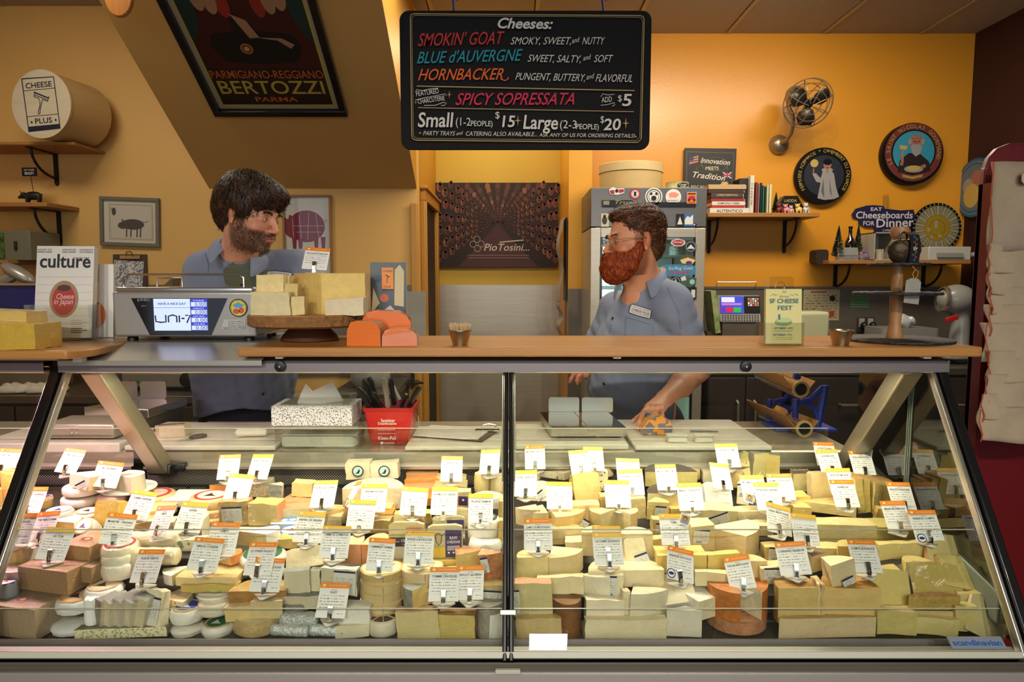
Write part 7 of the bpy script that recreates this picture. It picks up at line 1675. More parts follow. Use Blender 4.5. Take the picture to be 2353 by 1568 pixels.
strands('beard_locks',bf_,flowb2,6200,.030,.0009,[m_beard2,m_beard2b],P2,I2@H2,seed=2,lift=.003,curl=.42,out=.4)['kind']='stuff'
# chest hair opening is skin; shirt
sh2=Field((.04,2.12,.86),(1.0,3.0,1.56),.0075);X,Y,Z=sh2.P()
sh2.d=sh2.cone(chest2+Vector((0,.02,0)),hip2,.155,.155)
hexf(sh2,[(nb2+Vector((.01,.02,-.045)),chest2,.075,.14),(SF,SN,.062,.062),(nb2+Vector((.02,.03,-.005)),SN,.052,.060),(SN,EN,.068,.062),(SF,EF,.068,.055)],.035)
sh2.u(sh2.ell(tuple(chest2.lerp(hip2,.55)+Vector((-.02,0,0))),(.175,.14,.2)),.04)
sh2.d=sh2.d+.0042*wr(X,Y,Z,21,1.15)*np.clip((1.47-Z)*6,.25,1)
sh2.cut(sh2.cone(at(1450,640,2.36),at(1408,752,2.40),.050,.004),.012);sh2.cut(sh2.cone(hc2,nb2,.052,.060),.006)
dd_=(EN-SN).normalized();sh2.d=np.maximum(sh2.d,np.where((X>EN.x-.09)&(Z<EN.z+.10),(EN.z-.012)-Z,-1))
sh2.d=np.maximum(sh2.d,.93-Z)
field_obj('shirt',sh2,m_shirt2,P2,xf=I2,smooth_it=2)
collar(P2,I2,nb2+Vector((0,.010,.0)),(hc2-nb2)+Vector((0,.06,.12)),Vector((-.75,-1,.1)),m_shirt2,34)
patch(P2,on_surf(sh2,1472,716,1.9,.30),'CHEESE PLUS',fl=sh2,inv=I2)
for x,y in((1408,732),(1388,882)):button(P2,I2@on_surf(sh2,x,y,1.9))
def seam(parent,fl,inv,pts,mat,wd=.0016,name='seam'):
 ps=[]
 for i in range(len(pts)-1):
  for t in range(5):
   x=pts[i][0]+(pts[i+1][0]-pts[i][0])*t/5;y=pts[i][1]+(pts[i+1][1]-pts[i][1])*t/5
   q_=on_surf(fl,x,y,1.9).translation
   if q_.y<3.2:ps.append(inv@q_)
 return MB().tube(ps,wd,5).build(name,mat,parent,smooth=True)
seam(P2,sh2,I2,[(1438,728),(1435,770),(1500,778)],m_shirt,name='pocket');seam(P2,sh2,I2,[(1438,728),(1500,748),(1498,790)],m_shirt,name='pocket')
seam(P2,sh2,I2,[(1404,745),(1398,768)],m_shirt2,.003,'placket');seam(P1,sh,I1,[(560,610),(600,662)],m_shirt,.003,'placket')
seam(P2,sh2,I2,[(1535,660),(1560,720),(1566,768)],m_shirt2,.0025,'sleeve_seam');seam(P1,sh,I1,[(470,580),(478,610),(476,640)],m_shirt,.0025,'sleeve_seam')
# glasses
G=I2@H2
def GP(x,y,z):return G@Vector((x,y,z))
mb=MB()
for s in(-1,1):
 mb.tube([GP(s*.032+.0225*math.cos(t),-.108+.004*abs(math.cos(t)),.004+(.0200 if math.sin(t)<0 else .0165)*math.sin(t))for t in[2*math.pi*i/28 for i in range(28)]],.0013,6,closed=True)
 mb.tube([GP(s*.054,-.106,.012),GP(s*.072,-.085,.013),GP(s*.080,-.03,.014),GP(s*.082,.008,.012)],.0015,6)
mb.tube([GP(-.010,-.108,.010),GP(0,-.113,.013),GP(.010,-.108,.010)],.0009,6)
gl=mb.build('glasses',M('gold wire','c9b48a',.25,.9),P2,smooth=True)
mb=MB()
for s in(-1,1):mb.add([GP(s*.032+.022*math.cos(t),-.108+.004*abs(math.cos(t)),.004+(.0195 if math.sin(t)<0 else .016)*math.sin(t))for t in[2*math.pi*i/24 for i in range(24)]],[tuple(range(24))])
mb.build('lenses',glass('spectacle lens','f4f6f4',1.2,.02),gl)
tj=Field((.25,2.35,.0),(.95,2.95,1.02),.012);tj.d=tj.ell((hip2.x,hip2.y+.03,.93),(.17,.14,.13))
for s in(-1,1):tj.u(tj.cone((hip2.x+s*.09,hip2.y+.03,.88),(hip2.x+s*.10,hip2.y+.02,.5),.09,.07),.03);tj.u(tj.cone((hip2.x+s*.10,hip2.y+.02,.5),(hip2.x+s*.10,hip2.y+.05,.10),.07,.055),.02)
field_obj('trousers',tj,m_jeans,P2,xf=I2,smooth_it=1)
mb=MB()
for s in(-1,1):mb.sphere((hip2.x+s*.10-.60,hip2.y-2.72,.045),(.05,.14,.048),seg=14,rings=8)
mb.build('shoes',m_blk,P2,smooth=True)
# ============================================================ hanging menu board
Yb=1.86
def wood():return M('shelf wood','a8743a',.5,noise=(9,.45),stretch=(.15,1.5,1.5),c2='74481e')
a,b=at(922,344,Yb),at(1498,24,Yb);cx,cz=(a.x+b.x)/2,(a.z+b.z)/2;Wb,Hb=b.x-a.x,b.z-a.z
bd=thing('menu_board','black chalkboard menu headed Cheeses, hanging on blue cords above the counter','menu board',(cx,Yb,cz));k=mpp(1210,184,Yb)
MB().prism(rrect(-Wb/2,-Hb/2,Wb/2,Hb/2,.025,6),.010,mat=UP@MT((0,0,-.010))).build('board',M('chalkboard','161412',.75,noise=(5,.2),c2='242120',spec=.2),bd,bevel=.0015)
g=G2(1210,184,Yb);W,REDC,TEAL,ORG,PINK,GOLDC=0,1,2,3,4,5
def frame(x0,y0,x1,y1,w,mi):
 pts=[(x0+8,y0),(x1-8,y0+4),(x1-2,y0+7),(x1,y0+14),(x1-2,y1-8),(x1-10,y1),(x0+10,y1-5),(x0+2,y1-8),(x0,y1-15),(x0,y0+8),(x0+2,y0+2),(x0+8,y0)]
 g.l(pts,w,mi,.0005)
frame(946,41,1476,326,2.0,GOLDC);frame(949.5,44.5,1472.5,322,1.0,GOLDC)
for x0,y0,x1,y1,w in((959,200,1457,210,2.2),(961,248,1456,257,1.6)):g.l([(x0,y0),(x1,y1)],w,GOLDC)
def T(s,x,y,sz,mi,fit,rot=-.8,**q):g.t(s,x,y,sz,mi,fit=fit,rot=rot,align='LEFT',**q)
T('Cheeses:',1140,72,32,W,125,bold=.045,shear=.28)
T("SMOKIN' GOAT",961,112,40,REDC,198,1.5,shear=.42,bold=.012);T('SMOKY, SWEET,',1172,108,23,W,138,0,shear=.38);T('and',1312,106,16,W,20,12,shear=.5);T('NUTTY',1335,108,23,W,52,0,shear=.38)
T("BLUE d'AUVERGNE",958,150,37,TEAL,242,1.5,shear=.42,bold=.012);T('SWEET, SALTY,',1211,146,23,W,122,-1,shear=.38);T('and',1338,144,16,W,20,12,shear=.5);T('SOFT',1362,147,23,W,44,0,shear=.38)
T('HORNBACKER',960,187,36,ORG,196,.5,shear=.42,bold=.012);g.l([(1150,184),(1160,188),(1168,184),(1167,180)],2.2,ORG);T('PUNGENT, BUTTERY,',1183,186,23,W,160,-1.2,shear=.38);T('and',1346,186,16,W,20,12,shear=.5);T('FLAVORFUL',1366,190,24,W,84,-.8,shear=.38)
T('FEATURED',957,223,15,W,52,8,bold=.01);T('CHARCUTERIE',961,240,15,W,62,8,bold=.01);g.l([(956,213),(958,208),(972,210),(990,206),(1008,205)],1.3,W);g.l([(955,231),(975,226),(1000,222),(1024,217),(1026,222)],1.2,W);g.l([(975,243),(1000,243),(1020,236),(1026,238),(1022,243),(1014,243)],1.3,W)
T('SPICY SOPRESSATA',1045,242,38,PINK,272,.2,shear=.42,bold=.014)
T('ADD',1382,237,17,W,24,6,bold=.01,shear=.1);g.l([(1380,224),(1384,217),(1396,220),(1411,218)],1.2,W);g.l([(1380,243),(1396,241),(1411,237),(1412,242),(1406,245)],1.2,W);T('$',1418,234,20,W,9,0);T('5',1427,244,38,W,22,0,bold=.03,shear=.1)
T('Small',959,291,46,W,82,0,bold=.03,shear=.12);T('(1-2',1046,288,26,W,34,-1);T('PEOPLE)',1081,289,17,W,50,-1,bold=.015);T('$',1137,272,22,W,10,0);T('15',1147,291,36,W,30,0,bold=.03,shear=.12)
T('Large',1200,295,44,W,80,-1,bold=.03,shear=.12);T('(2-3',1285,294,26,W,38,-1);T('PEOPLE)',1323,296,17,W,52,-1,bold=.015);T('$',1379,282,22,W,8,0);T('20',1386,298,36,W,40,0,bold=.03,shear=.12)
T('PARTY TRAYS',971,310,14,W,74,-.5,shear=.3);T('and',1048,310,11,W,16,8,shear=.4);T('CATERING ALSO AVAILABLE...',1069,311,14,W,164,-.4,shear=.2);T('ASK ANY OF US FOR ORDERING DETAILS!',1239,313,12,W,220,-.6,shear=.2)
for x,y in((965,305),(1461,313)):g.d(x,y,2,GOLDC,.0005)
def star(x,y,r,mi):
 a_=[g.q(x+(r if i%4==0 else r*.62 if i%4==2 else r*.16)*math.cos(i*math.pi/4+math.pi/2),y-(r if i%4==0 else r*.62 if i%4==2 else r*.16)*math.sin(i*math.pi/4+math.pi/2))for i in range(8)]
 poly(g.mb,a_,mi,.0006)
for x,y,r in((1190,277,13),(1438,283,13),(1033,219,9),(956,236,6)):star(x,y,r,GOLDC)
q=g.build('chalk_lettering',[M('chalk white','d8d0c2',.8),M('chalk red','c2302a',.8),M('chalk teal','1f8f9a',.8),M('chalk orange','e8641c',.8),M('chalk crimson','d02a48',.8),M('chalk gold','b5995c',.7)],bd);q.location.y=-.0105
q.location=g.o-bd.location-Vector((0,.0105,0))
for x in(1044,1385):
 p=at(x,26,Yb);MB().tube([(p.x-cx,-.012,p.z-cz-.004),(p.x-cx-.002,-.006,p.z-cz+.02),(p.x-cx-.006,0,p.z-cz+.06),(p.x-cx,0,ZC-cz-.02)],.0028,8).tube([(p.x-cx-.004,-.006,p.z-cz+.030),(p.x-cx+.008,-.01,p.z-cz+.024),(p.x-cx+.012,-.008,p.z-cz+.040)],.002,6).build('cord',M('blue cord','1c2c7c',.7),bd,smooth=True)
# ============================================================ framed poster on the soffit
sl_a=R(33.5)
def on_soffit(x,y):
 d=ray(x,y);nrm=Vector((0,math.sin(sl_a),-math.cos(sl_a)))
 nrm=Vector((0,-math.sin(sl_a),-math.cos(sl_a)));p0=Vector((0,YL,zs));o0=Vector((0,0,CAMZ));t=(p0-o0).dot(nrm)/d.dot(nrm);return o0+d*t
BL_,BR_=on_soffit(497,262),on_soffit(800,258);upv=Vector((0,-math.cos(sl_a),math.sin(sl_a)));Wp=BR_.x-BL_.x;Hp=Wp*1.42
ps_=thing('poster','black framed red and gold poster reading PARMIGIANO-REGGIANO BERTOZZI PARMA on the sloping soffit','poster',(BL_+BR_)/2)
nrm=Vector((0,-math.sin(sl_a),-math.cos(sl_a)));Mp=Matrix((Vector((1,0,0)),upv,nrm)).transposed().to_4x4()
def pc(mb,name,mats,**kw):q=mb.build(name,mats,ps_,**kw);q.matrix_local=Mp;return q
fw=Wp*.052
mb=MB().b2((-Wp/2,0,.002),(Wp/2,fw,.03)).b2((-Wp/2,Hp-fw,.002),(Wp/2,Hp,.03)).b2((-Wp/2,fw,.002),(-Wp/2+fw,Hp-fw,.03)).b2((Wp/2-fw,fw,.002),(Wp/2,Hp-fw,.03));pc(mb,'frame',M('black frame','0c0a0a',.3,coat=.5),bevel=.003)
mb=MB();z=.006;rect(mb,-Wp/2+fw,fw,Wp/2-fw,Hp-fw,0,z);m1=fw*1.55;rect(mb,-Wp/2+m1,m1,Wp/2-m1,Hp-m1,1,z+.0005);m2=fw*1.8;x0,x1=-Wp/2+m2,Wp/2-m2;rect(mb,x0,m2,x1,Hp-m2,2,z+.001)
iw=x1-x0;rect(mb,x0,m2,x1,m2+iw*.40,3,z+.0014)
text(mb,'PARMA',0,m2+iw*.035,iw*.075,4,z=z+.002,fit=iw*.38,bold=.02);text(mb,'BERTOZZI',0,m2+iw*.125,iw*.205,5,z=z+.002,fit=iw*.93,bold=.015,res=3);text(mb,'PARMIGIANO-REGGIANO',0,m2+iw*.295,iw*.12,4,z=z+.002,fit=iw*.98,bold=.005)
# a dark cheese wheel with a lifted wedge, framed by dark green sides
yc_=m2+iw*.60;mb.prism([(-iw*.30,yc_-iw*.12),(iw*.32,yc_-iw*.12),(iw*.38,yc_+iw*.02),(iw*.35,yc_+iw*.11),(-iw*.34,yc_+iw*.11),(-iw*.37,yc_+iw*.02)],.0005,6,mat=MT((0,0,z+.0014)));disc(mb,0,yc_+iw*.11,iw*.345,6,z+.0021,36,ry=iw*.055);disc(mb,0,yc_-iw*.12,iw*.31,6,z+.0018,36,ry=iw*.03)
poly(mb,[(iw*.02,yc_+iw*.11),(iw*.24,yc_+iw*.10),(iw*.33,yc_+iw*.04),(iw*.29,yc_-.0),(iw*.20,yc_+iw*.08)],7,z+.0026);poly(mb,[(-iw*.12,yc_+iw*.10),(iw*.02,yc_+iw*.10),(-iw*.09,yc_+iw*.32),(-iw*.14,yc_+iw*.28)],6,z+.0028);poly(mb,[(-iw*.02,yc_+iw*.10),(iw*.06,yc_+iw*.11),(-iw*.0,yc_+iw*.27),(-iw*.12,yc_+iw*.33),(-iw*.10,yc_+iw*.30)],7,z+.0031)
disc(mb,-iw*.08,yc_-iw*.0,iw*.052,7,z+.0034,24,ry=iw*.052);disc(mb,-iw*.08,yc_,iw*.042,8,z+.0037,24);disc(mb,-iw*.08,yc_,iw*.022,5,z+.004,20)
for s in(-1,1):poly(mb,[(s*iw*.5,yc_+iw*.05),(s*iw*.5,Hp-m2),(s*iw*.30,Hp-m2),(s*iw*.38,yc_+iw*.3),(s*iw*.44,yc_+iw*.12)][::s],9,z+.0016)
for s in(-1,1):
 for i in range(3):disc(mb,s*iw*(.14+.09*i),yc_+iw*(.42+.03*i),iw*.055,7 if i else 8,z+.002+i*.0003,18,ry=iw*.13)
pc(mb,'print',[M('aged mat','a89c84',.6),col('b5a83a'),M('deep red print','3c0d0a',.5),col('22100c'),M('orange print ink','c4622c',.5),M('mustard ink','b3a33c',.5),col('070808'),col('a07a58'),col('8e2a1e'),col('12302c')])
p=at(278,8,2.9);o=MB().prism([(.058*math.cos(t*.2618),.085*math.sin(t*.2618))for t in range(24)],.02,mat=UP).build('oval_plaque',M('amber varnished wood','b8701c',.3,noise=(12,.5),stretch=(6,1,1)),bevel=.006,loc=(p.x,2.9,p.z+.025),smooth=True);tag(o,'amber wooden oval hanging at the ceiling edge beside the soffit','ornament');MB().tube([(0,-.01,.08),(0,-.01,ZC-o.location.z-.02)],.0015,5).build('cord',m_blk,o)
# ============================================================ left wall shelves and pictures
m_brk=M('black iron bracket','151312',.45,.4)
def shelf(x0,x1,yt,yb,Yf,Yw,label,brackets,bdrop,col_=None):
 a,b=at(x0,yt,Yf),at(x1,yt,Yf);th=a.z-at(x0,yb,Yf).z;s=thing('wall_shelf',label,'shelf',((a.x+b.x)/2,Yw,a.z));w=b.x-a.x
 MB().b2((-w/2,Yf-Yw,-th),(w/2,-.001,0)).build('plank',wood(),s,bevel=.003)
 for bx in brackets:
  x=at(bx,yb,(Yf+Yw)/2+.03).x-s.location.x;D_=Yw-Yf-.05;dz=bdrop
  mb=MB().b2((x-.012,-D_,-th-.006),(x+.012,-.002,-th-.0005)).b2((x-.012,-.010,-th-dz),(x+.012,-.002,-th));mb.tube([(x,-D_*.86*math.cos(R(t))-.006,-th-.004-dz*.82*math.sin(R(t)))for t in range(0,91,10)][::-1],.0075,8);mb.sphere((x,-.006,-th-dz),(.012,.008,.016),seg=8,rings=6);mb.build('bracket',m_brk,s)
 return s,a.z
s1,zs1_=shelf(-90,170,326,333,3.86,YL,'upper wall shelf carrying the big round cheese box',(97,),.17)
s2,zs2_=shelf(-90,107,465,475,3.86,YL,'second wall shelf with the black pig figurine',(105,),.19)
s3,zs3_=shelf(-90,18,598,606,3.80,YL,'third wall shelf under the small grey cabinet',(),.1)
# round box lying on its side, lid with printed logo facing out
Yd=3.78;c=at(95,248,Yd);kd=mpp(95,248,Yd);rd=77*kd;bx=thing('round_cheese_box','big round wooden box on its side with CHEESE PLUS logo lid','box',(c.x,Yd,zs1_+rd+.003),(0,0,R(-9)))
mw=M('pale bent wood','c9ab72',.5,noise=(5,.25),stretch=(1,.2,3));mwl=M('pale birch lid','c9bda2',.5,noise=(4,.22),stretch=(1,1,7))
MB().lathe([(0,0),(rd,0),(rd,.015),(rd*.985,.016),(rd*.985,.30),(0,.30)],64,[1,0,0,0,0],mat=MR(R(-90),4,'X'),cap=False).build('drum',[mw,mwl],bx,smooth=True,angle=40)
g=G2(95,248,Yd)
for x0,y0,x1,y1 in((53,190,138,308),):g.l([(49,190),(132,189),(141,304),(59,309),(49,190)],2.4,0);g.p([(57,298),(141,294),(142,304),(59,309)],0,.0003)
g.l([(50,217),(134,214)],1,0);g.l([(57,275),(139,272)],1,0);g.t('CHEESE',92,211,17,0,fit=68,rot=2,bold=.01);g.t('PLUS',99,291,17,0,fit=44,rot=2,bold=.01)
for x,y in((68,288),(131,285)):g.d(x,y,2.8,0,.0006,seg=5)
g.l([(79,221),(116,236)],3,0);g.l([(80,227),(113,240)],1.6,0);g.l([(80,220),(78,231),(90,235),(93,243),(92,252),(86,268)],1.6,0);g.l([(117,232),(113,243),(100,238),(97,246),(93,258),(91,269),(86,270)],1.6,0)
q=g.build('lid_print',[M('navy ink','10142c',.6)],bx);q.matrix_local=MT((0,-.0015,0))@UP
# pig figurine with sign
pg=at(72,464,3.92);kk=mpp(72,450,3.92);f=Field((-.09,-.05,-.01),(.09,.05,.09),.0035)
f.d=f.ell((0,0,.045),(.048,.022,.024));f.u(f.ell((-.052,0,.045),(.022,.017,.017)),.012);f.u(f.cone((-.060,0,.042),(-.080,0,.036),.011,.008),.006)
for x,y in((-.032,.011),(-.030,-.011),(.032,.011),(.036,-.011)):f.u(f.cone((x,y,.035),(x-.002,y,.003),.0095,.0055),.006)
for y in(-.011,.011):f.u(f.cone((-.056,y,.058),(-.066,y*1.4,.070),.005,.002),.004)
f.u(f.cone((.047,0,.055),(.056,.004,.048),.003,.002),.003)
pt_=thing('pig_figurine','small black pig figurine carrying a little chalk sign on a wire','figurine',(pg.x,3.94,zs2_));field_obj('pig_body',f,M('cast iron','14110f',.5),pt_)
MB().tube([(.002,0,.065),(-.008,0,.155)],.0018,5).build('wire',m_blk,pt_);q=MB().prism(rrect(-.042,-.024,.042,.024,.004),.004,mat=UP).build('chalk_sign',MATS['chalkboard'],pt_);q.location=(-.012,0,.178)
mb=MB();text(mb,'EAT MORE',0,.006,.013,0,fit=.058);text(mb,'BEEF!',0,-.016,.022,0,fit=.05);r_=mb.build('sign_lettering',M('chalk white','d8d0c2'),q);r_.matrix_local=MT((0,-.0048,0))@UP
# grey cabinet with dark screen
ca,cb_=at(-30,600,3.85),at(62,530,3.85);cn=thing('wall_cabinet','small grey cabinet with dark glass front beside the pig shelf','cabinet',((ca.x+cb_.x)/2,4.0,zs3_));wc,hc_=cb_.x-ca.x,cb_.z-zs3_
MB().box((0,0,hc_/2),(wc,.26,hc_)).build('body',M('olive grey metal','6e6a55',.5),cn,bevel=.004);MB().box((-wc*.30,-.133,hc_/2),(wc*.36,.006,hc_*.86)).build('glass_front',M('dark glass with greens','101c10',.1,noise=(30,.9),c2='5a8a3a'),cn);MB().box((wc*.16,-.135,hc_*.5),(.014,.012,.05)).build('handle',m_blk,cn,bevel=.003)
# framed pig pictures
def framed(x0,y0,x1,y1,Y,fwid,label,fm,tilt=0,draw=None,mats=None):
 cx_,cy_=(x0+x1)/2,(y0+y1)/2;k=mpp(cx_,cy_,Y);w,h=(x1-x0)*k,(y1-y0)*k;t=thing('framed_picture',label,'picture',(at(cx_,cy_,Y).x,Y,at(cx_,cy_,Y).z),(0,R(tilt),0));f_=fwid*k
 mb=MB().b2((-w/2,-.022,-h/2),(w/2,0,-h/2+f_)).b2((-w/2,-.022,h/2-f_),(w/2,0,h/2)).b2((-w/2,-.022,-h/2+f_),(-w/2+f_,0,h/2-f_)).b2((w/2-f_,-.022,-h/2+f_),(w/2,0,h/2-f_));mb.build('frame',fm,t,bevel=.002)
 g=G2(cx_,cy_,Y);draw(g);q=g.build('print',mats,t);q.matrix_local=MT((0,-.008,0))@UP
 MB().box((0,-.0135,0),(w-f_,.0015,h-f_)).build('glazing',glass('picture glass','fafaf8',1,.01),t);return t
def dpig(g):
 g.r(236,459,366,563,0);g.r(252,470,354,552,1,.0003);g.r(256,474,350,548,2,.0006)
 g.d(307,516,26,3,.001,ry=12);g.d(284,519,11,3,.0012,ry=8);g.p([(272,518),(280,514),(280,524),(274,524)],3,.0013);g.p([(283,512),(281,503),(289,510)],3,.0013)
 for x in(293,303,317,325):g.l([(x,522),(x-1,545)],3,4,.0013)
 g.l([(330,508),(336,511),(342,507)],1.2,3,.0013);g.d(264,488,5,3,.0012,ry=9);g.l([(256,480),(260,486),(264,484)],1.4,3,.0013)
framed(233,455,369,566,YL-.004,8,'grey framed ink drawing of a pig on the left wall, slightly tilted',M('grey painted frame','6f6a5c',.5,noise=(10,.2)),2.0,dpig,[col('e8e0d0'),col('c8bca4'),col('dcd6ca'),M('ink wash','4a4850',.7,noise=(30,.6)),col('5a3a2e')])
def dpork(g):
 g.r(654,452,762,640,0);g.d(706,521,42,1,.0008,ry=36);g.d(676,524,22,1,.001,ry=24);g.p([(655,526),(664,512),(672,520),(664,538)],1,.0012);g.p([(664,506),(668,494),(680,502)],1,.0012);g.p([(658,512),(656,500),(668,508)],1,.0012)
 for x in(672,686,722,738):g.p([(x,545),(x+11,545),(x+9,572),(x+2,572)],1,.0011)
 for pts in(((674,502),(676,545)),((690,496),(694,548)),((712,490),(708,552)),((728,494),(734,548)),((676,520),(748,520)),((682,534),(740,534))):g.l(pts,.9,0,.0014)
 g.l([(746,508),(752,506),(750,512)],1.2,1,.001)
framed(652,450,764,645,YL-.004,5,'oak framed chart of a crimson pig divided into cuts',M('oak frame','9a6c38',.5,noise=(12,.3)),0,dpork,[col('e6e2da'),M('crimson print','8c1436',.5)])
# clipboard with order sheets, hung on the wall
t=thing('clipboard','brown clipboard of order sheets hung on the left wall','clipboard',(at(303,650,YL).x,YL-.02,at(303,650,YL).z),(R(-6),0,0));kc=mpp(303,640,YL)
MB().box((0,0,0),(78*kc,.005,130*kc)).build('board',M('brown hardboard','5c3c24',.6),t);MB().box((-4*kc,-.006,-6*kc),(68*kc,.004,112*kc),rot=(0,R(3),0)).build('papers',lines_mat('order sheets','d0ccc0','6a6a80',.012,120),t);MB().box((2*kc,-.010,58*kc),(46*kc,.008,8*kc)).tube([(-8*kc,-.012,60*kc),(-4*kc,-.02,70*kc),(6*kc,-.02,70*kc),(10*kc,-.012,60*kc)],.004,6).build('clip',m_chrome,t)
pa,pb_=at(372,665,3.95),at(402,614,3.95);o=MB().prism([(0,0),(pb_.x-pa.x+.06,0),(pb_.x-pa.x+.06,pb_.z-pa.z)],.30,mat=MT((-.03,.15,0))@UP).build('steel_side_guard',m_steeld,loc=(pa.x,4.0,pa.z-.06));tag(o,'triangular steel side guard behind the big scale','guard')
# ============================================================ back counters
def cabinet(x0,x1,Y0,Y1,name,label,doors,top=.90,kick=.1,handles='v'):
 t=thing(name,label,'cabinet',((x0+x1)/2,(Y0+Y1)/2,0));w,d=x1-x0,Y1-Y0
 MB().b2((-w/2,-d/2,kick),(w/2,d/2,top-.04)).build('body',M('dark brown steel','3c342e',.45,.4,noise=(3,.2)),t);MB().b2((-w/2-.01,-d/2-.02,top-.04),(w/2+.01,d/2,top)).build('worktop',M('worn dark steel top','5e564c',.35,.5),t,bevel=.003);MB().b2((-w/2+.02,-d/2+.04,0),(w/2-.02,d/2,kick)).build('plinth',m_dark,t)
 dw=w/doors
 for i in range(doors):
  dr=MB().box((0,0,0),(dw-.012,.018,top-.04-kick-.03)).build('door',M('brown steel door','4a4038',.4,.5,noise=(2,.2)),t,bevel=.002,loc=(-w/2+dw*(i+.5),-d/2-.009,kick+(top-.04-kick)/2))
  hx=(dw/2-.05)*(1 if i%2==0 else-1)
  if handles=='v':MB().tube([(hx,-.012,.12),(hx,-.04,.13),(hx,-.04,.26),(hx,-.012,.27)],.008,8).build('handle',m_alu,dr,smooth=True)
  else:MB().tube([(-.06,-.012,.25),(-.06,-.04,.25),(.06,-.04,.25),(.06,-.012,.25)],.008,8).build('handle',m_alu,dr,smooth=True)
 return t
cabinet(-3.5,at(470,905,3.45).x,3.45,YL-.02,'back_counter','long steel topped back counter behind the left half of the case',4)
cabinet(at(1628,900,3.9).x,at(1800,900,3.9).x,3.92,YR-.02,'refrigerated_cabinet','two door dark steel refrigerated cabinet next to the tall fridge',2,top=.98);cabinet(at(1822,900,3.9).x,2.95,3.92,YR-.02,'drawer_cabinet','dark steel cabinet with a horizontal handle in the right corner',2,handles='h',top=.98)
zc9=.90
# slicer base and cloths on the left counter
p=at(370,895,3.55);sl2=thing('slicer','silver meat slicer base lettered BIZERBA with a black dial','slicer',(p.x,3.72,zc9));k=mpp(370,880,3.55)
mb=MB().prism([(-98*k,-.14),(95*k,-.14),(95*k,.14),(-98*k,.14)],36*k,mat=MT((0,0,8*k)));mb.build('housing',M('cast aluminium','9a958a',.35,.6),sl2,bevel=.01,seg=3)
g=G2(370,880,3.55);g.t('BIZERBA',345,887,9,0,fit=34,bold=.04);g.d(296,880,4,1,.001);g.d(310,880,4,2,.001);q=g.build('panel_print',[m_ink,col('b02020'),col('2a7a3a')],sl2);q.matrix_local=MT((0,-.1415,22*k))@UP
MB().lathe([(0,0),(20*k,0),(20*k,.01),(17*k,.03),(8*k,.034),(0,.034)],28,[0,0,1,1,1],mat=MT((60*k,-.14,28*k))@MR(R(90),4,'X'),cap=False).build('dial',[m_alu,m_blk],sl2,smooth=True,angle=35)
MB().prism([(-.14,0),(.14,0),(.12,.05),(-.12,.05)],.16,mat=MT((0,.08,44*k))@UP).build('carriage',m_alu,sl2,bevel=.006);MB().box((0,0,4*k),(150*k,.2,8*k)).build('feet',m_blk,sl2)
for cxx,lb in((30,'crumpled white cloth at the far end of the back counter'),(90,'crumpled striped cloth on the back counter')):
 p=at(cxx,893,3.52);f=Field((-.13,-.09,-.005),(.13,.09,.08),.006);X,Y_,Z=f.P();f.d=f.ell((0,0,.01),(.115,.075,.035))+.010*np.sin(X*70+2*np.sin(Y_*50))*np.sin(Y_*60+X*20);f.d=np.maximum(f.d,-Z+.002)
 o=field_obj('cloth',f,M('white kitchen cloth','cfc5b2',.9,noise=(20,.2)),smooth_it=1);o.location=(p.x,3.56,zc9);tag(o,lb,'cloth')
p=at(420,965,2.9)
# hall: stock picture, framed print of hanging hams
ph0,ph1=at(1003,615,YH-.03),at(1283,420,YH-.03);w,h=ph1.x-ph0.x,ph1.z-ph0.z;t=thing('canvas_print','dark canvas print of a long ham cellar lettered PioTosini','picture',((ph0.x+ph1.x)/2,YH-.03,(ph0.z+ph1.z)/2));MB().box((0,.012,0),(w,.024,h)).build('canvas',M('dark cellar brown','22100a',.6),t)
mb=MB();vx,vy=.005,.02;rs2=random.Random(4)
for ring_ in range(15,0,-1):
 s=(ring_/15)**1.7;n=13+ring_
 for sgn in(-1,1):
  for r_ in range(7):
   yy=vy+(r_-2.6)*.088*s*1.35;xx=vx+sgn*(.03+.46*s)
   if abs(xx)>w/2-.01 or abs(yy)>h/2-.012:continue
   sz=.030*s+.004;c_=rs2.choice((1,2,3))if s>.25 else rs2.choice((0,1));xx+=rs2.uniform(-.3,.3)*sz;yy+=rs2.uniform(-.35,.35)*sz;zz_=.001+.0002*(15-ring_);disc(mb,xx,yy,sz*.8,c_,zz_,9,ry=sz*1.15);disc(mb,xx+sz*.2,yy+sz*.8,sz*.35,c_,zz_,6,ry=sz*.7);disc(mb,xx+sz*.22,yy-sz*.2,sz*.45,rs2.choice((0,0,1)),zz_+.0001,7,ry=sz*.7)
 for q_ in range(-4,5):
  xx=vx+q_*.085*s;yy=vy+.30*s
  if abs(yy)<h/2-.015 and abs(xx)<w/2-.02:disc(mb,xx,yy,.020*s+.002,rs2.choice((0,1,1,3)if q_%2 else(1,0)),.001+.0002*(15-ring_),8,ry=.026*s+.003)
poly(mb,[(vx,vy-.01),(-w*.32,-h/2+.002),(w*.34,-h/2+.002)],5,.0045)
for i in range(1,14):
 y=vy-.02-(h/2+vy-.03)*(i/14)**1.6;hw=(vy-y)/(vy+h/2)*w*.32
 strip(mb,[(-hw+vx,y),(hw+vx,y)],.0022,0,.0048)
for i in range(-8,9):strip(mb,[(vx+i*.002,vy-.02),(vx+i*w*.038,-h/2+.003)],.0018,0,.0047)
text(mb,'PioTosini...',.07,-h*.30,.075,6,z=.006,shear=.25,fit=.34,bold=.012);strip(mb,[(.02,-h*.20),(.20,-h*.175)],.008,6,.006)
for i in range(4):ring(mb,-.15+.03*math.cos(i*1.6),-h*.22+.035*math.sin(i*1.6),.022,.0245,6,.006,16)
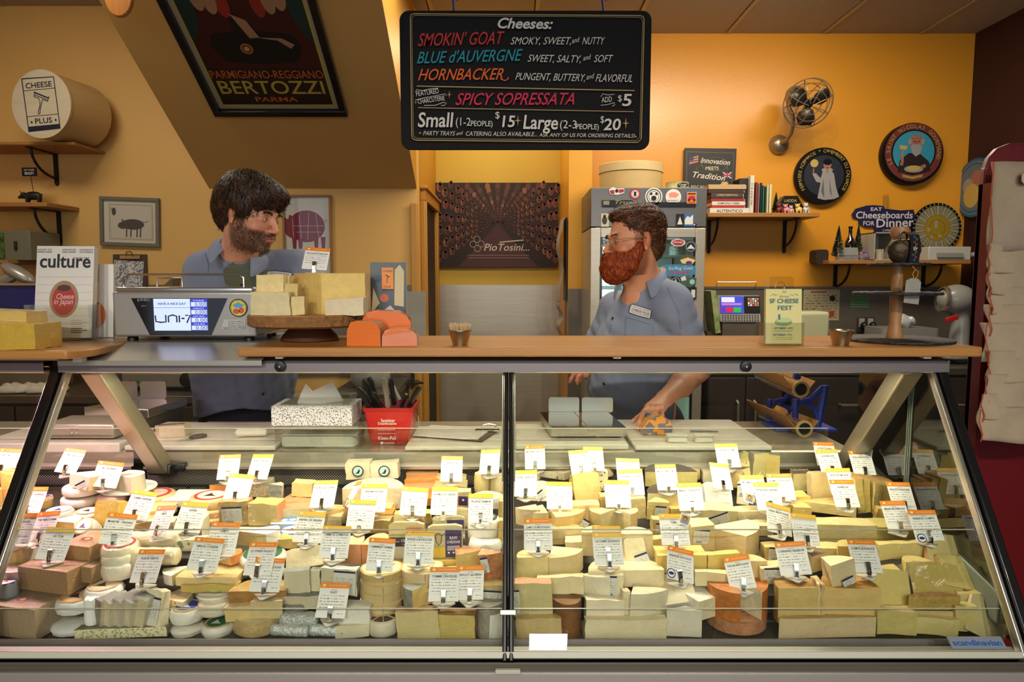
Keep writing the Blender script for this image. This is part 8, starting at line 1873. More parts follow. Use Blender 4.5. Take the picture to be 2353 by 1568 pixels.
for x0_,x1_,y_ in((-.22,.24,-h*.355),(-.22,.24,-h*.385)):strip(mb,[(x0_,y_),(x1_,y_)],.0015,6,.006)
q=mb.build('print',[col('3a1a10'),col('5a2a14'),col('74401f'),col('84522c'),col('a08458'),col('461a10'),M('white logo ink','c8bfae',.6)],t);q.matrix_local=UP
# papers hanging on the column's side, seen nearly edge on
for i,(y0,y1,x_,lb)in enumerate(((505,690,1288,'clipboard of long curling sheets on the side of the column'),(690,768,1290,'lower bundle of curling papers on the side of the column'))):
 a=at(x_,y0,4.62);b=at(x_,y1,4.62);h=a.z-b.z;t=thing('hanging_papers',lb,'papers',(XC0-.012,4.55,a.z));mb=MB();vs=[]
 for j in range(9):u_=j/8;o_=-.012-.03*math.sin(u_*5+i)**2;vs+=[(o_,-.11,-h*u_),(o_-.01,.10,-h*u_)]
 mb.add(vs,[(2*j,2*j+1,2*j+3,2*j+2)for j in range(8)]);mb.build('sheets',lines_mat('hung sheets','b8b2a2','5a564e',.012,90),t,smooth=True)
 if i==0:MB().box((.004,0,-h/2),(.006,.24,h)).build('clipboard',m_blk,t)
# ============================================================ tall fridge
fa,fb=at(1358,520,3.9),at(1622,520,3.9);wf=fb.x-fa.x;ztf=at(1490,431,3.9).z;fr=thing('fridge','tall steel glass door fridge plastered with round stickers','fridge',((fa.x+fb.x)/2,4.22,0));zh_=at(1490,524,3.9).z;D2=.32
MB().b2((-wf/2,-D2+.03,.1),(-wf/2+.04,.34,zh_)).b2((wf/2-.04,-D2+.03,.1),(wf/2,.34,zh_)).b2((-wf/2,.30,.1),(wf/2,.34,zh_)).b2((-wf/2,-D2+.03,.1),(wf/2,.34,.2)).build('cabinet',m_steel,fr)
MB().b2((-wf/2-.002,-D2,zh_+.006),(wf/2+.002,.34,ztf)).build('header',M('brushed header steel','7d7a74',.35,.7,noise=(3,.2),stretch=(1,1,20)),fr,bevel=.003);kf=mpp(1490,480,3.9)
MB().b2((-wf/2+.06,-D2-.004,zh_+.115),(wf/2-.06,-D2+.002,zh_+.145)).build('grille_recess',m_blk,fr,bevel=.002)
dx=.055;dr=MB().b2((-wf/2,-D2,.12),(-wf/2+dx,-D2+.03,zh_)).b2((wf/2-dx,-D2,.12),(wf/2,-D2+.03,zh_)).b2((-wf/2+dx,-D2,zh_-dx),(wf/2-dx,-D2+.03,zh_)).b2((-wf/2+dx,-D2,.12),(wf/2-dx,-D2+.03,.18)).build('door',m_steel,fr,bevel=.004)
MB().b2((-wf/2+dx,-D2+.010,.18),(wf/2-dx,-D2+.014,zh_-dx)).build('door_glass',glass('fridge glass','e0efec',1.2,.03),dr)
MB().b2((-wf/2+dx+.0,-D2+.002,.18),(-wf/2+dx+.012,-D2+.02,zh_-dx)).b2((wf/2-dx-.012,-D2+.002,.18),(wf/2-dx,-D2+.02,zh_-dx)).build('gasket',m_black,dr)
for z in(.45,.80,1.10,1.38,1.62):
 mb=MB()
 for i in range(12):mb.b2((-wf/2+.05+i*(wf-.1)/12,-D2+.06,z),(-wf/2+.054+i*(wf-.1)/12,.28,z+.004))
 mb.b2((-wf/2+.045,-D2+.06,z),(wf/2-.045,-D2+.066,z+.01));q=mb.build('wire_shelf',m_alu,fr);q['kind']='stuff'
MB().b2((-wf/2+.05,.27,.2),(wf/2-.05,.29,zh_-.06)).build('back_liner',M('white liner','c8d0cc',.5),fr)
l_=bpy.data.lights.new('fridge_lamp','AREA');l_.shape='RECTANGLE';l_.size=.05;l_.size_y=1.3;l_.energy=9;l_.color=(.8,1,.95);lo=bpy.data.objects.new('fridge_lamp',l_);COL.objects.link(lo);lo.location=(fr.location.x-wf/2+.09,3.97,1.1);lo.rotation_euler=(R(90),0,R(-60))
rs3=random.Random(3)
for z in(.804,1.104,1.384,1.624):
 for i in range(4):
  for j in range(2):
   if z>1.6 and j:continue
   r=rs3.uniform(.045,.06);h=rs3.uniform(.035,.06);c=rs3.choice(('w','ow','iv','w','foil'))
   o=MB().lathe([(0,0),(r*.9,0),(r,.008),(r,h-.008),(r*.9,h),(0,h)],20,cap=False).build('stored_cheese',CM(c),smooth=True,loc=(fr.location.x-.20+i*.135,4.05+rs3.uniform(0,.08),z+.004+j*.065));tag(o,'%s round in the glass door fridge, %s, %s layer'%({'w':'white','ow':'cream','iv':'ivory','foil':'silver'}[c],('outermost left','second along','third along','outermost right')[i]+' %s shelf'%{.804:'lowest',1.104:'third',1.384:'second',1.624:'top'}[z],'upper'if j else 'lower'),'cheese','cheeses inside the fridge')
# stickers on the fridge
def sticker(x,y,fn,mats,z=.0,name='sticker',Y=3.9):
 g=G2(x,y,Y);fn(g);q=g.build(name,mats,fr);q.matrix_local=MT(g.o-fr.location+Vector((0,-.004-z,0)))@UP;return q
Wt,Bk,Rd,Bu,Pk,Or=col('d8d6d0'),col('15151a'),col('a81f2c'),col('2a6aa8'),col('e88a78'),col('e87a1e')
def s1(g):g.d(1459,446,12,1);g.ring(1459,446,8,9,0,.0004);g.d(1459,446,7,0,.0004);g.r(1456,441,1462,451,2,.0006)
sticker(1459,446,s1,[Wt,Rd,Bk])
def s2(g):g.d(1502,452,20,0);g.ring(1502,452,15,17,1,.0004);g.ring(1502,452,11,12,1,.0004);g.d(1502,456,6,1,.0004);g.d(1496,446,3,1,.0005);g.d(1508,446,3,1,.0005)
sticker(1502,452,s2,[Wt,Bk])
def s3(g):g.d(1547,453,18,0);g.d(1547,448,11,1,.0004,ry=6);g.p([(1554,448),(1561,446),(1556,453)],1,.0005);g.r(1539,451,1541,456,1,.0005);g.r(1551,451,1553,456,1,.0005);g.t('BLACK PIG MEAT CO.',1547,463,5,2,fit=26)
sticker(1547,453,s3,[Wt,Pk,Bk])
def s4(g):g.r(1576,440,1602,470,1);g.r(1578,442,1600,468,2,.0003);g.d(1589,455,8,3,.0005,ry=5);g.d(1583,460,3,0,.0007);g.d(1595,460,3,0,.0007);g.l([(1580,446),(1598,446)],3,0,.0006);g.l([(1581,465),(1597,465)],2,3,.0006)
sticker(1589,455,s4,[Bk,Bu,Or,Rd])
def s5(g):g.p([(1399,436),(1408,430),(1418,434),(1434,433),(1434,444),(1420,448),(1402,447)],0);g.p([(1401,438),(1411,437),(1412,446),(1403,446)],1,.0005);g.p([(1422,436),(1433,435),(1433,442),(1422,444)],1,.0005);g.d(1417,439,4,2,.0008)
sticker(1416,440,s5,[Wt,Rd,Bk])
def s6(g):g.r(1381,459,1455,474,0);g.r(1382,460,1454,473,1,.0003);g.t('True',1430,469,12,0,fit=40,shear=.3,bold=.03);g.r(1386,462,1400,471,0,.0006)
sticker(1418,466,s6,[col('8a8468'),Bk])
def s7(g):g.r(1553,492,1571,520,0);g.p([(1556,516),(1562,498),(1568,516)],1,.0004)
sticker(1562,506,s7,[Bk,Wt])
def s8(g):g.r(1572,492,1593,520,0);g.p([(1573,505),(1579,497),(1585,500),(1592,494),(1592,516),(1573,516)],1,.0004)
sticker(1582,506,s8,[Bu,Wt,Bk])
def s9(g):g.r(1381,491,1399,521,0);g.d(1389,507,6,1,.0004,ry=9);g.d(1389,497,3.5,1,.0004)
sticker(1390,506,s9,[col('c9bda0'),col('3c3830')])
MB().lathe([(0,0),(.008,0),(.008,.006),(.003,.007),(0,.007)],14,mat=MT((at(1597,517,3.9).x-fr.location.x,-D2,at(1597,517,3.9).z))@MR(R(90),4,'X'),cap=False).build('lock',m_chrome,fr,smooth=True)
def s10(g):g.p([(1543,553),(1558,549),(1573,553),(1575,560),(1566,566),(1550,566),(1541,560)],0);g.p([(1545,554),(1558,551),(1571,554),(1572,559),(1565,564),(1551,564),(1544,559)],1,.0003);g.t('CREMINELLI',1558,559,5.5,0,fit=25,bold=.02)
sticker(1558,558,s10,[Wt,Rd])
def s11(g):g.d(1587,567,13,0);g.ring(1587,567,10.5,11.2,1,.0004);g.p([(1578,572),(1587,562),(1596,572)],1,.0004)
sticker(1587,567,s11,[col('1a2236'),Wt])
def s12(g):g.d(1580,596,18,0,0,ry=10);g.p([(1562,598),(1580,592),(1598,598),(1592,606),(1568,606)],1,.0004);g.d(1583,604,7,2,.0006,ry=4)
sticker(1580,597,s12,[col('5c4a34'),col('d8c88a'),col('5a2a7a')])
def s13(g):
 g.p([(1516,612),(1530,608),(1560,608),(1598,611),(1597,631),(1560,636),(1530,634),(1514,628)],0);g.t('Surfing Goat',1563,620,11,1,fit=56,shear=.2,rot=1);g.t('DAIRY',1561,630.5,10,2,fit=48,bold=.03);g.d(1522,622,8,3,.0006)
sticker(1556,622,s13,[col('3a84ac'),Wt,col('c83a5a'),col('d8a06a')])
def s14(g):g.d(1552,648,12,0);g.ring(1552,648,9,10,1,.0004);g.p([(1546,654),(1552,640),(1558,654)],1,.0004)
sticker(1552,648,s14,[Bk,col('9fc8b8')])
def s15(g):g.r(1572,660,1600,688,0);g.d(1580,674,5,1,.0004);g.r(1588,666,1597,684,1,.0004)
sticker(1586,674,s15,[Bk,Wt])
def s16(g):g.p([(1579,640),(1590,636),(1600,640),(1598,655),(1588,660),(1580,652)],0);g.d(1590,648,6,1,.0004)
sticker(1590,648,s16,[col('3a5a56'),col('9fc8b8')])
def s17(g):g.p([(1564,638),(1574,634),(1577,644),(1566,646)],0)
sticker(1570,640,s17,[Wt])
# round box and can on the fridge
p=at(1453,431,4.05);kb=mpp(1453,400,4.0);rb=75*kb;o=thing('round_cheese_box','pale round bentwood box with lid standing on the fridge','box',(p.x,3.9+rb+.02,ztf));hb=at(1453,370,3.95).z-ztf
MB().lathe([(0,0),(rb*.975,0),(rb*.975,hb*.8),(0,hb*.8)],60,cap=False).build('drum',mw,o,smooth=True,angle=40);MB().lathe([(rb*.976,hb*.68),(rb,hb*.68),(rb,hb-.003),(rb-.003,hb),(0,hb)],60,cap=False).build('lid',M('pale bentwood lid','d0b680',.5,noise=(5,.2)),o,smooth=True,angle=40)
p=at(1560,431,3.98);rc=26*mpp(1560,425,3.98);o=thing('cheese_can','flat striped cheese can with a black label on the fridge','can',(p.x,4.02,ztf));hc2_=.042
MB().lathe([(0,0),(rc,0),(rc*1.02,.002),(rc,.004),(rc,hc2_-.003),(rc*1.02,hc2_),(rc*.9,hc2_),(0,hc2_-.002)],36,cap=False).build('tin',M('cream striped can','c8bc84',.35,noise=(60,.4),stretch=(1,1,.05)),o,smooth=True,angle=40)
g=G2(1565,423,3.95);g.d(1566,423,13,0,ry=6);g.t('Cougar',1566,423.5,6,1,fit=18);g.t('Gold',1566,428,5,1,fit=12);q=g.build('can_label',[Bk,Wt],o);q.matrix_local=MT((.014,-rc-.003,.020))@UP
# ============================================================ orange wall
g=G2(1631,392,YR-.03);t=thing('wall_sign','black sign reading Innovation meets Tradition with two small flags','sign',g.o);w_,h_=119*g.k,100*g.k
MB().box((0,.006,0),(w_,.012,h_),rot=(0,R(.8),0)).build('board',M('black sign board','14120f',.5),t)
g.l([(1577,350),(1685,353),(1683,440),(1579,440),(1577,350)],.8,1);g.t('Innovation',1642,377,17,0,fit=68,rot=-5,shear=.3,bold=.02);g.t('MEETS',1636,391,11,0,fit=30,bold=.02);g.t('Tradition',1627,411,19,0,fit=76,rot=-6,shear=.3,bold=.02);g.t('FISCALINI',1612,432,9,0,fit=46)
for i in range(7):g.l([(1583,363+i*2.6),(1604,358+i*2.6)],1.5,2 if i%2==0 else 0,.0008)
g.p([(1583,362),(1593,359.5),(1593,369),(1583,371)],3,.0012);g.r(1661,396,1681,410,3,.0008);g.l([(1661,396),(1681,410)],2.2,0,.001);g.l([(1681,396),(1661,410)],2.2,0,.0011);g.r(1669.5,396,1672.5,410,2,.0013);g.r(1661,401.5,1681,404.5,2,.0014)
g.ring(1642,378,30,30.8,1,.0005,.5);g.ring(1636,388,36,36.8,1,.0005,.22)
q=g.build('sign_lettering',[M('cream sign ink','d2c8b0',.5),col('8a7a4a'),Rd,col('1c2c5c')],t);q.location=(0,-.001,0)
p_,ztop=shelf(1627,1884,489,499,4.33,YR,'oak shelf with cookbooks and little animal figures on the orange wall',(1640,1818),.20)
def book(x0,x1,y0,y1,label,color,title=None,ink='d8d0c0',flat=False,D=.17,Y=4.36,z=None,rz=0):
 a=at(x0,y1,Y);b=at(x1,y0,Y);zz=ztop if z is None else z;h=b.z-zz if not flat else(b.z-a.z);t=thing('book',label,'book',((a.x+b.x)/2,Y+D/2,zz if not flat else a.z),(0,0,R(rz)),'cookbooks on the oak shelf');w=b.x-a.x
 MB().box((0,0,h/2),(w,D,h)).build('cover',M('book '+color,color,.5),t,bevel=.0015)
 if flat:MB().box((.004,.004,h/2),(w+.001,D-.004,h*.7)).build('pages',M('page block','d8cdbb',.7),t)
 else:MB().box((0,.003,h/2+.0006),(w*.7,D-.006,h)).build('pages',M('page block','d8cdbb',.7),t)
 if title:
  mb=MB()
  if flat:text(mb,title,0,h*.28,h*.65,0,fit=w*.66,z=0,bold=.01);q=mb.build('spine_title',M('book ink '+ink,ink,.5),t);q.matrix_local=MT((0,-D/2-.001,0))@UP
  else:text(mb,title,0,-w*.3,w*.62,0,fit=h*.6,z=0,bold=.01);q=mb.build('spine_title',M('book ink '+ink,ink,.5),t);q.matrix_local=MT((0,-D/2-.001,h*.5))@UP@MR(R(-90),4,'Z')
 return t
for x0,x1,y0,y1,c,ti,ik,lb in((1631,1722,478,492,'d0ccc0','AUTENTICO','22201c','bottom of the lying stack, white spine reading AUTENTICO'),(1635,1711,472,478,'b0281e',None,None,'thin red book on top of AUTENTICO'),(1636,1712,463,472,'d2cdbd','COMPLETELY CHEESE','2a2822','white book reading COMPLETELY CHEESE in the lying stack'),
(1634,1711,457,463,'9c2218',None,None,'dark red book above COMPLETELY CHEESE'),(1634,1708,453,457,'1c2438',None,None,'thin navy book in the middle of the lying stack'),(1634,1708,444,453,'4a2c1c','CHEESE ESSENTIALS','c8b890','brown book reading CHEESE ESSENTIALS'),(1628,1710,436,444,'3a2014',None,None,'dark brown book below the parchment one'),(1628,1714,424,435,'b89a6a',None,None,'old parchment covered book topping the lying stack')):
 book(x0,x1,y0,y1,lb,c,ti,ik or 'd8d0c0',flat=True)
book(1697,1722,410,492,'tall black book next to the white CHEESE book','14120f',z=None,Y=4.40,D=.14);book(1722,1734,403,492,'tall white book reading CHEESE down its spine','cfc8b8','CHEESE','5a564c')
for x0,x1,y0,c,ti,lb in((1735,1742,419,'7c1a14',None,'dark red upright book beside the tall white one'),(1743,1746,421,'c8c4b8',None,'thin white upright book'),(1746,1752,420,'12161c',None,'black upright book in the row'),(1752,1757,426,'2c6a4c',None,'green upright book in the row'),(1757,1761,428,'1c3a30',None,'dark green thin upright book'),(1761,1767,426,'c4bc9c',None,'cream upright book with brown print'),(1767,1774,424,'d0c89c',None,'pale yellow upright book ending the row')):
 book(x0,x1,y0,492,lb,c,ti,'3a3020'if c[0]in 'cd'else 'd0c8b0')
def tree(x,yb,yt,Y,z,label,w=.035):
 p=at(x,yb,Y);h=at(x,yt,Y).z-z;t=thing('bottle_brush_tree',label,'decoration',(p.x,Y,z));MB().lathe([(0,0),(.014,0),(.014,.008),(.003,.010),(.002,.03),(0,.03)],12,cap=False).build('stand',M('wood stand','8a6a3a',.6),t,smooth=True)
 mb=MB();rs_=random.Random(int(x))
 for i in range(1300):
  u_=rs_.random()**.8;a=rs_.random()*6.28;r=w*(1-u_)*(.8+.3*rs_.random())+.002;zz=.018+(h-.018)*u_;c,s=math.cos(a),math.sin(a);mb.add([(0,0,zz),(r*c-s*.0016,r*s+c*.0016,zz+.006),(r*c+s*.0016,r*s-c*.0016,zz+.003)],[(0,1,2)],1 if rs_.random()<.18 else 0)
 q=mb.build('bristles',[M('dark green bristle','1c3a24',.8),M('frosted bristle','9aa89a',.7)],t);q['kind']='stuff';return t
tree(1782,492,444,4.40,ztop,'small dark bottle brush tree at the end of the books',.022)
p=at(1820,492,4.40);o=thing('hexagonal_box','black hexagonal display box with gold lettering behind the animal figures','box',(p.x,4.47,ztop));kx=mpp(1820,470,4.42);MB().prism([(-30*kx,0),(30*kx,0),(32*kx,16*kx),(17*kx,42*kx),(-14*kx,42*kx),(-32*kx,16*kx)],.07,mat=MT((0,.035,0))@UP).build('box',M('black lacquer','14100c',.35),o,bevel=.002);mb=MB();text(mb,'LADDA',0,28*kx,9*kx,0,fit=28*kx);mb.build('lettering',m_gold,o).matrix_local=MT((0,-.036,0))@UP
def beast(x,z,Y,sc,label,c1,c2,horn=None,name='animal_figure',grp='toy animals on the oak shelf'):
 p=at(x,492,Y);f=Field((-.04,-.03,-.004),(.04,.03,.075),.0022);f.d=f.ell((0,0,.022),(.020,.015,.015));f.u(f.ell((-.008,-.006,.042),(.013,.012,.012)),.006);f.u(f.ell((-.013,-.015,.038),(.006,.006,.005)),.003)
 for a,b in((-.010,-.008),(.012,-.008),(-.010,.008),(.012,.008)):f.u(f.cone((a,b,.016),(a,b,.002),.006,.005),.004)
 for s in(-1,1):f.u(f.cone((-.008+s*.009,-.003,.050),(-.008+s*.015,-.003,.056),.004,.002),.003)
 t=thing(name,label,'figurine',(p.x,Y,z),(0,0,R(rnd.uniform(-25,25))),grp);t.scale=(sc,)*3;field_obj('figure_body',f,M('toy '+c1,c1,.35,noise=(60,.3),c2=c2),t,smooth_it=1)
 for s in(-1,1):MB().sphere((-.010+s*.005,-.0165,.045),.0018,seg=8,rings=6).build('eye',m_blk,t)
 return t
beast(1792,ztop,4.36,1.15,'brown and red toy animal figure, largest of the row','7a3020','2a1410');beast(1807,ztop,4.35,1.0,'pink toy pig figure','d89090','b86a6a');beast(1818,ztop,4.36,.85,'small pink and white toy figure','e0b8b0','c88078');beast(1835,ztop,4.35,1.05,'yellow and white toy goat figure','d8b030','e0d8c0');beast(1852,ztop,4.36,1.15,'white toy goat figure at the end of the row','d4d0c8','a8a49c')
p=at(1667,424,4.4);o=MB().tube([(.03*math.cos(t*.9)*(1-.02*t),.02*math.sin(t*.9),.006+.002*math.sin(t*2.3)+t*.0008)for t in range(26)],.003,5).build('raffia_bundle',MATS['raffia'],loc=(p.x,4.42,at(1667,425,4.36).z));tag(o,'little raffia bundle on top of the lying books','decoration')
# round plaques
def plaque(x,y,rad,label,draw,mats,X=None,depth=.05,Y=YR):
 if X is None:
  g=G2(x,y,Y-depth-.004);t=thing('round_plaque',label,'plaque',g.o+Vector((0,depth,0)),(0,0,0));r=rad*g.k;MB().lathe([(0,0),(r*.98,0),(r,.006),(r,depth-.006),(r*.985,depth),(0,depth)],60,mat=MR(R(90),4,'X'),cap=False).build('drum',mats[0],t,smooth=True,angle=40)
  draw(g);q=g.build('painting',mats,t);q.matrix_local=MT((0,-depth-.001,0))@UP;return t
PM=dict(bk=M('plaque black','0a0a0c',.5,spec=.15),gold=col('9c8438'),wh=col('8f8c88'),grey=col('56545c'),skin=col('9a6450'),moon=col('b89c50'),sky=col('0e1424'),red=col('6a2018'))
def dcam(g):
 x,y=1893,404;L=[0,1,2,3,4,5,6]
 g.arc('FERMIERS NORMANDS * CAMEMBERT DU CALVADOS',x,y,52,214,-34,11,1,bold=.02);g.d(x,y,46,6,.0003);g.d(1870,376,9,5,.0006)
 g.p([(1880,455),(1886,420),(1876,418),(1866,400),(1874,398),(1886,410),(1890,392),(1906,388),(1916,400),(1922,430),(1930,452),(1918,457),(1896,459)],2,.0008);g.p([(1888,440),(1892,410),(1896,455)],3,.001);g.p([(1908,440),(1906,412),(1914,452)],3,.001)
 g.d(1900,391,13,2,.001,ry=5);g.d(1900,379,9,4,.0012,ry=11);g.d(1900,373,10,0,.0013,ry=7);g.l([(1901,398),(1900,390),(1900,384)],4,4,.0016);g.l([(1868,400),(1869,388)],3,4,.0012);g.l([(1896,380),(1898,380)],1.2,0,.0016);g.l([(1903,380),(1905,380)],1.2,0,.0016);g.l([(1898,386),(1903,386)],1.2,7,.0016)
plaque(1893,404,64,'black round plaque of a white robed figure, lettered CAMEMBERT DU CALVADOS',dcam,[PM['bk'],PM['gold'],PM['wh'],PM['grey'],PM['skin'],PM['moon'],PM['sky'],PM['red']])
def dnic(g):
 x,y=2099,350;g.d(x,y,66,1);g.arc('LE SAINT NICOLAS GOURMAND',x,y,54,206,-12,12,2,bold=.03);g.d(x,y,51,0,.0003);g.d(x,y,48,3,.0005)
 g.p([(2064,395),(2068,368),(2088,352),(2112,352),(2136,372),(2140,392),(2120,398),(2099,399),(2078,397)],4,.0007);g.d(2104,330,15,5,.0009,ry=20);g.p([(2092,336),(2098,332),(2110,332),(2118,336),(2114,354),(2104,360),(2095,352)],6,.0012);g.d(2089,326,3.5,6,.0012,ry=7);g.d(2119,326,3.5,6,.0012,ry=7)
 g.l([(2097,326),(2102,326)],1.5,0,.0016);g.l([(2107,326),(2112,326)],1.5,0,.0016);g.l([(2104,326),(2103,333)],1.4,7,.0016);g.l([(2072,350),(2074,370),(2072,380)],7,5,.001);g.l([(2073,342),(2074,362)],2,6,.0012);g.p([(2066,334),(2084,336),(2082,345),(2067,343)],8,.0014)
 g.d(2101,388,22,6,.0012,ry=8);g.d(2101,386,15,8,.0014,ry=6);g.l([(2118,384),(2128,380)],8,5,.0015);g.p([(2075,400),(2099,405),(2123,400),(2122,406),(2099,411),(2076,406)],2,.0009);g.ring(2104,314,15,16,2,.0009,.35)
plaque(2099,353,70,'round plaque of a bearded monk eating, lettered LE SAINT NICOLAS GOURMAND',dnic,[PM['bk'],col('6a2a26'),PM['gold'],col('2f8aa0'),col('22120e'),PM['skin'],PM['wh'],PM['red'],PM['moon']],depth=.06)
# plaque on the red wall (turned to face the room)
t=thing('round_plaque','blue rimmed round plaque on the dark red side wall','plaque',(XR-.002,4.12,atx(2250,432,XR).z));Yp=atx(2250,432,XR).y;t.location.y=Yp;r=68*mpp(2250,432,Yp)
MB().lathe([(0,0),(r,0),(r,.028),(r*.98,.032),(0,.032)],48,[0,0,0,0],mat=MR(R(-90),4,'Y'),cap=False).build('drum',col('20384a'),t,smooth=True,angle=40)
mb=MB();disc(mb,0,0,r*.97,0);ring(mb,0,0,r*.86,r*.88,1,.0003);disc(mb,0,0,r*.78,2,.0004);disc(mb,r*.1,r*.3,r*.28,3,.0007);disc(mb,-r*.1,-r*.25,r*.4,4,.0009);disc(mb,-r*.3,r*.1,r*.25,1,.0008)
q=mb.build('painting',[col('2e5a74'),PM['wh'],col('5a6a72'),PM['skin'],PM['moon']],t);q.matrix_local=MT((-.033,0,0))@MR(R(-90),4,'Z')@UP
# ============================================================ wall fan
fx_,fy_=1791,332;bp_=at(fx_,fy_,YR-.02);fn=thing('wall_fan','bronze wall fan in a round wire cage on a curved arm','fan',(bp_.x,YR,bp_.z));m_brz=M('aged bronze fan metal','a8987c',.35,.75,noise=(20,.3))
kf_=mpp(fx_,fy_,4.5)
MB().lathe([(0,.0),(23*kf_,.0),(23*kf_,.012),(19*kf_,.045),(10*kf_,.062),(0,.066)],32,mat=MR(R(90),4,'X'),cap=False).build('wall_mount',m_brz,fn,smooth=True)
def FP(x,y,Y):return at(x,y,Y)-fn.location
MB().tube([FP(1795,328,4.53),FP(1808,322,4.48),FP(1818,306,4.44),FP(1823,285,4.40),FP(1822,265,4.38),FP(1812,245,4.38),FP(1808,228,4.38)],[.012,.012,.012,.013,.011,.011,.011],12).build('arm',m_brz,fn,smooth=True)
cc=FP(1857,238,4.24);ax=(Vector((.62,-.62,-.46))).normalized();ax=(FP(1868,244,4.12)-FP(1835,220,4.34)).normalized();mc=FP(1830,222,4.36)
Mq=ax.to_track_quat('Z','Y').to_matrix().to_4x4();Rc=56*mpp(1857,238,4.25)
MB().lathe([(0,-.075),(.035,-.070),(.056,-.045),(.062,-.01),(.060,.02),(.045,.05),(.018,.062),(.012,.12),(0,.12)],28,mat=MT(mc)@Mq,cap=False).build('motor',m_brz,fn,smooth=True,angle=50)
Mc_=MT(cc)@Mq
for z,rr in((-.055,.72),(-.03,.94),(0,1.0),(.035,.86),(.055,.62),(.062,.34)):
 MB().tube([Mc_@Vector((Rc*rr*math.cos(t*.1963),Rc*rr*math.sin(t*.1963),z))for t in range(32)],.0026,6,closed=True).build('cage_ring',m_brz,fn,smooth=True)
for i in range(8):
 a=i*math.pi/4+.2;pr=[(-.075,.28),(-.055,.72),(-.03,.94),(0,1.0),(.035,.86),(.055,.62),(.062,.34),(.064,.12)]
 MB().tube([Mc_@Vector((Rc*r_*math.cos(a+j*.05),Rc*r_*math.sin(a+j*.05),z))for j,(z,r_)in enumerate(pr)],.0024,6).build('cage_wire',m_brz,fn,smooth=True)
for i in range(3):
 a=i*2.094+.55;pts=[]
 mb=MB();vs=[]
 for j in range(7):
  u_=j/6;r_=Rc*(.14+.72*u_);wd=Rc*(.10+.24*math.sin(math.pi*min(u_*1.1,1)*.8));tw=.35
  for s in(-1,1):vs.append(Mc_@Vector((r_*math.cos(a)-s*wd*math.sin(a),r_*math.sin(a)+s*wd*math.cos(a),.005+s*wd*tw)))
 mb.add(vs,[(2*j,2*j+1,2*j+3,2*j+2)for j in range(6)]);q=mb.build('blade',M('dark fan blade','4a443c',.35,.7),fn,smooth=True);q.modifiers.new('s','SOLIDIFY').thickness=.003
MB().lathe([(0,-.02),(.024,-.02),(.026,.012),(.02,.022),(0,.024)],24,mat=Mc_,cap=False).build('hub',M('dark fan hub','2a2622',.35,.6),fn,smooth=True,angle=40)
# ============================================================ lower right shelf and what stands on it
s4_,z4=shelf(1906,2232,598,607,4.33,YR,'long oak shelf with bottle, bottle brush trees and white machine',(1937,2144),.17)
tree(1925,596,520,4.36,z4,'frosted bottle brush tree left of the brown bottle',.04);tree(1970,596,517,4.42,z4,'frosted bottle brush tree right of the brown bottle',.034)
p=at(1953,596,4.48);k=mpp(1953,560,4.48);o=MB().lathe([(0,0),(.030,0),(.032,.004),(.032,.11),(.026,.135),(.012,.160),(.011,.205),(.0135,.208),(.0135,.222),(0,.223)],24,cap=False).build('beer_bottle',M('brown glass bottle','1c0f08',.08,coat=1),smooth=True,loc=(p.x,4.49,z4));tag(o,'dark brown glass bottle between the two small trees','bottle')
def jar(x,Y,r,h,name,label,mat,lid=None):
 p=at(x,596,Y);o=MB().lathe([(0,0),(r*.85,0),(r,.004),(r*1.05,h),(0,h)],20,cap=False).build(name,mat,smooth=True,loc=(p.x,Y,z4));return tag(o,label,'cup')
m_gl=M('tinted cup glass','a8b0b0',.1,alpha=.4,coat=1)
jar(1952,4.37,.022,.042,'glass_cup','little glass cup of picks under the bottle',m_gl);jar(1980,4.36,.020,.035,'glass_cup','little glass cup under the frosted tree',m_gl)
q=MB().box((0,0,.055),(.13,.006,.05),rot=(R(-20),0,0)).box((0,.01,.015),(.13,.04,.03)).build('plastic_tray',M('translucent plastic tray','a8a6a0',.2,alpha=.5,coat=1),loc=(at(1945,580,4.36).x,4.345,z4));tag(q,'small clear plastic tray in front of the first tree','tray')
for x,h_,c,lb in((1990,.075,'5a3a7a','purple and white toy cow on the long shelf'),(1984,.05,'8a4a2a','amber toy animal beside the purple one')):
 t_=beast(x,z4,4.42 if h_>.06 else 4.37,1.3 if h_>.06 else 1.0,lb,c,'c8c0c8');t_['group']='toy animals on the long shelf'
pa,pb_=at(2000,596,4.36),at(2052,534,4.36);w=pb_.x-pa.x;h=pb_.z-z4;cu=thing('display_cube','open white cube shelf box holding a cup of picks','box',((pa.x+pb_.x)/2+.02,4.46,z4));mb=MB().b2((-w/2,-.1,0),(w/2,.1,.006)).b2((-w/2,-.1,h-.006),(w/2,.1,h)).b2((-w/2,-.1,0),(-w/2+.006,.1,h)).b2((w/2-.006,-.1,0),(w/2,.1,h)).b2((-w/2,.094,0),(w/2,.1,h));mb.build('shell',M('off white board','a8a496',.5),cu)
p=at(2022,596,4.33);tc_=thing('pick_cup','cup of wooden picks standing in the open white box','cup',(cu.location.x-.01,4.40,z4+.0065));MB().lathe([(0,0),(.024,0),(.030,.045),(0,.045)],20,cap=False).build('cup_body',M('ceramic cup','b0a894',.4),tc_,smooth=True)
mb=MB()
for i in range(60):a=rnd.random()*6.28;r=.024*rnd.random()**.5;mb.tube([(r*math.cos(a)*.8,r*math.sin(a)*.8,.02),(r*math.cos(a)*1.1,r*math.sin(a)*1.1,.064)],.001,4)
q=mb.build('picks',MATS['pale toothpick wood'],tc_);q['kind']='stuff'
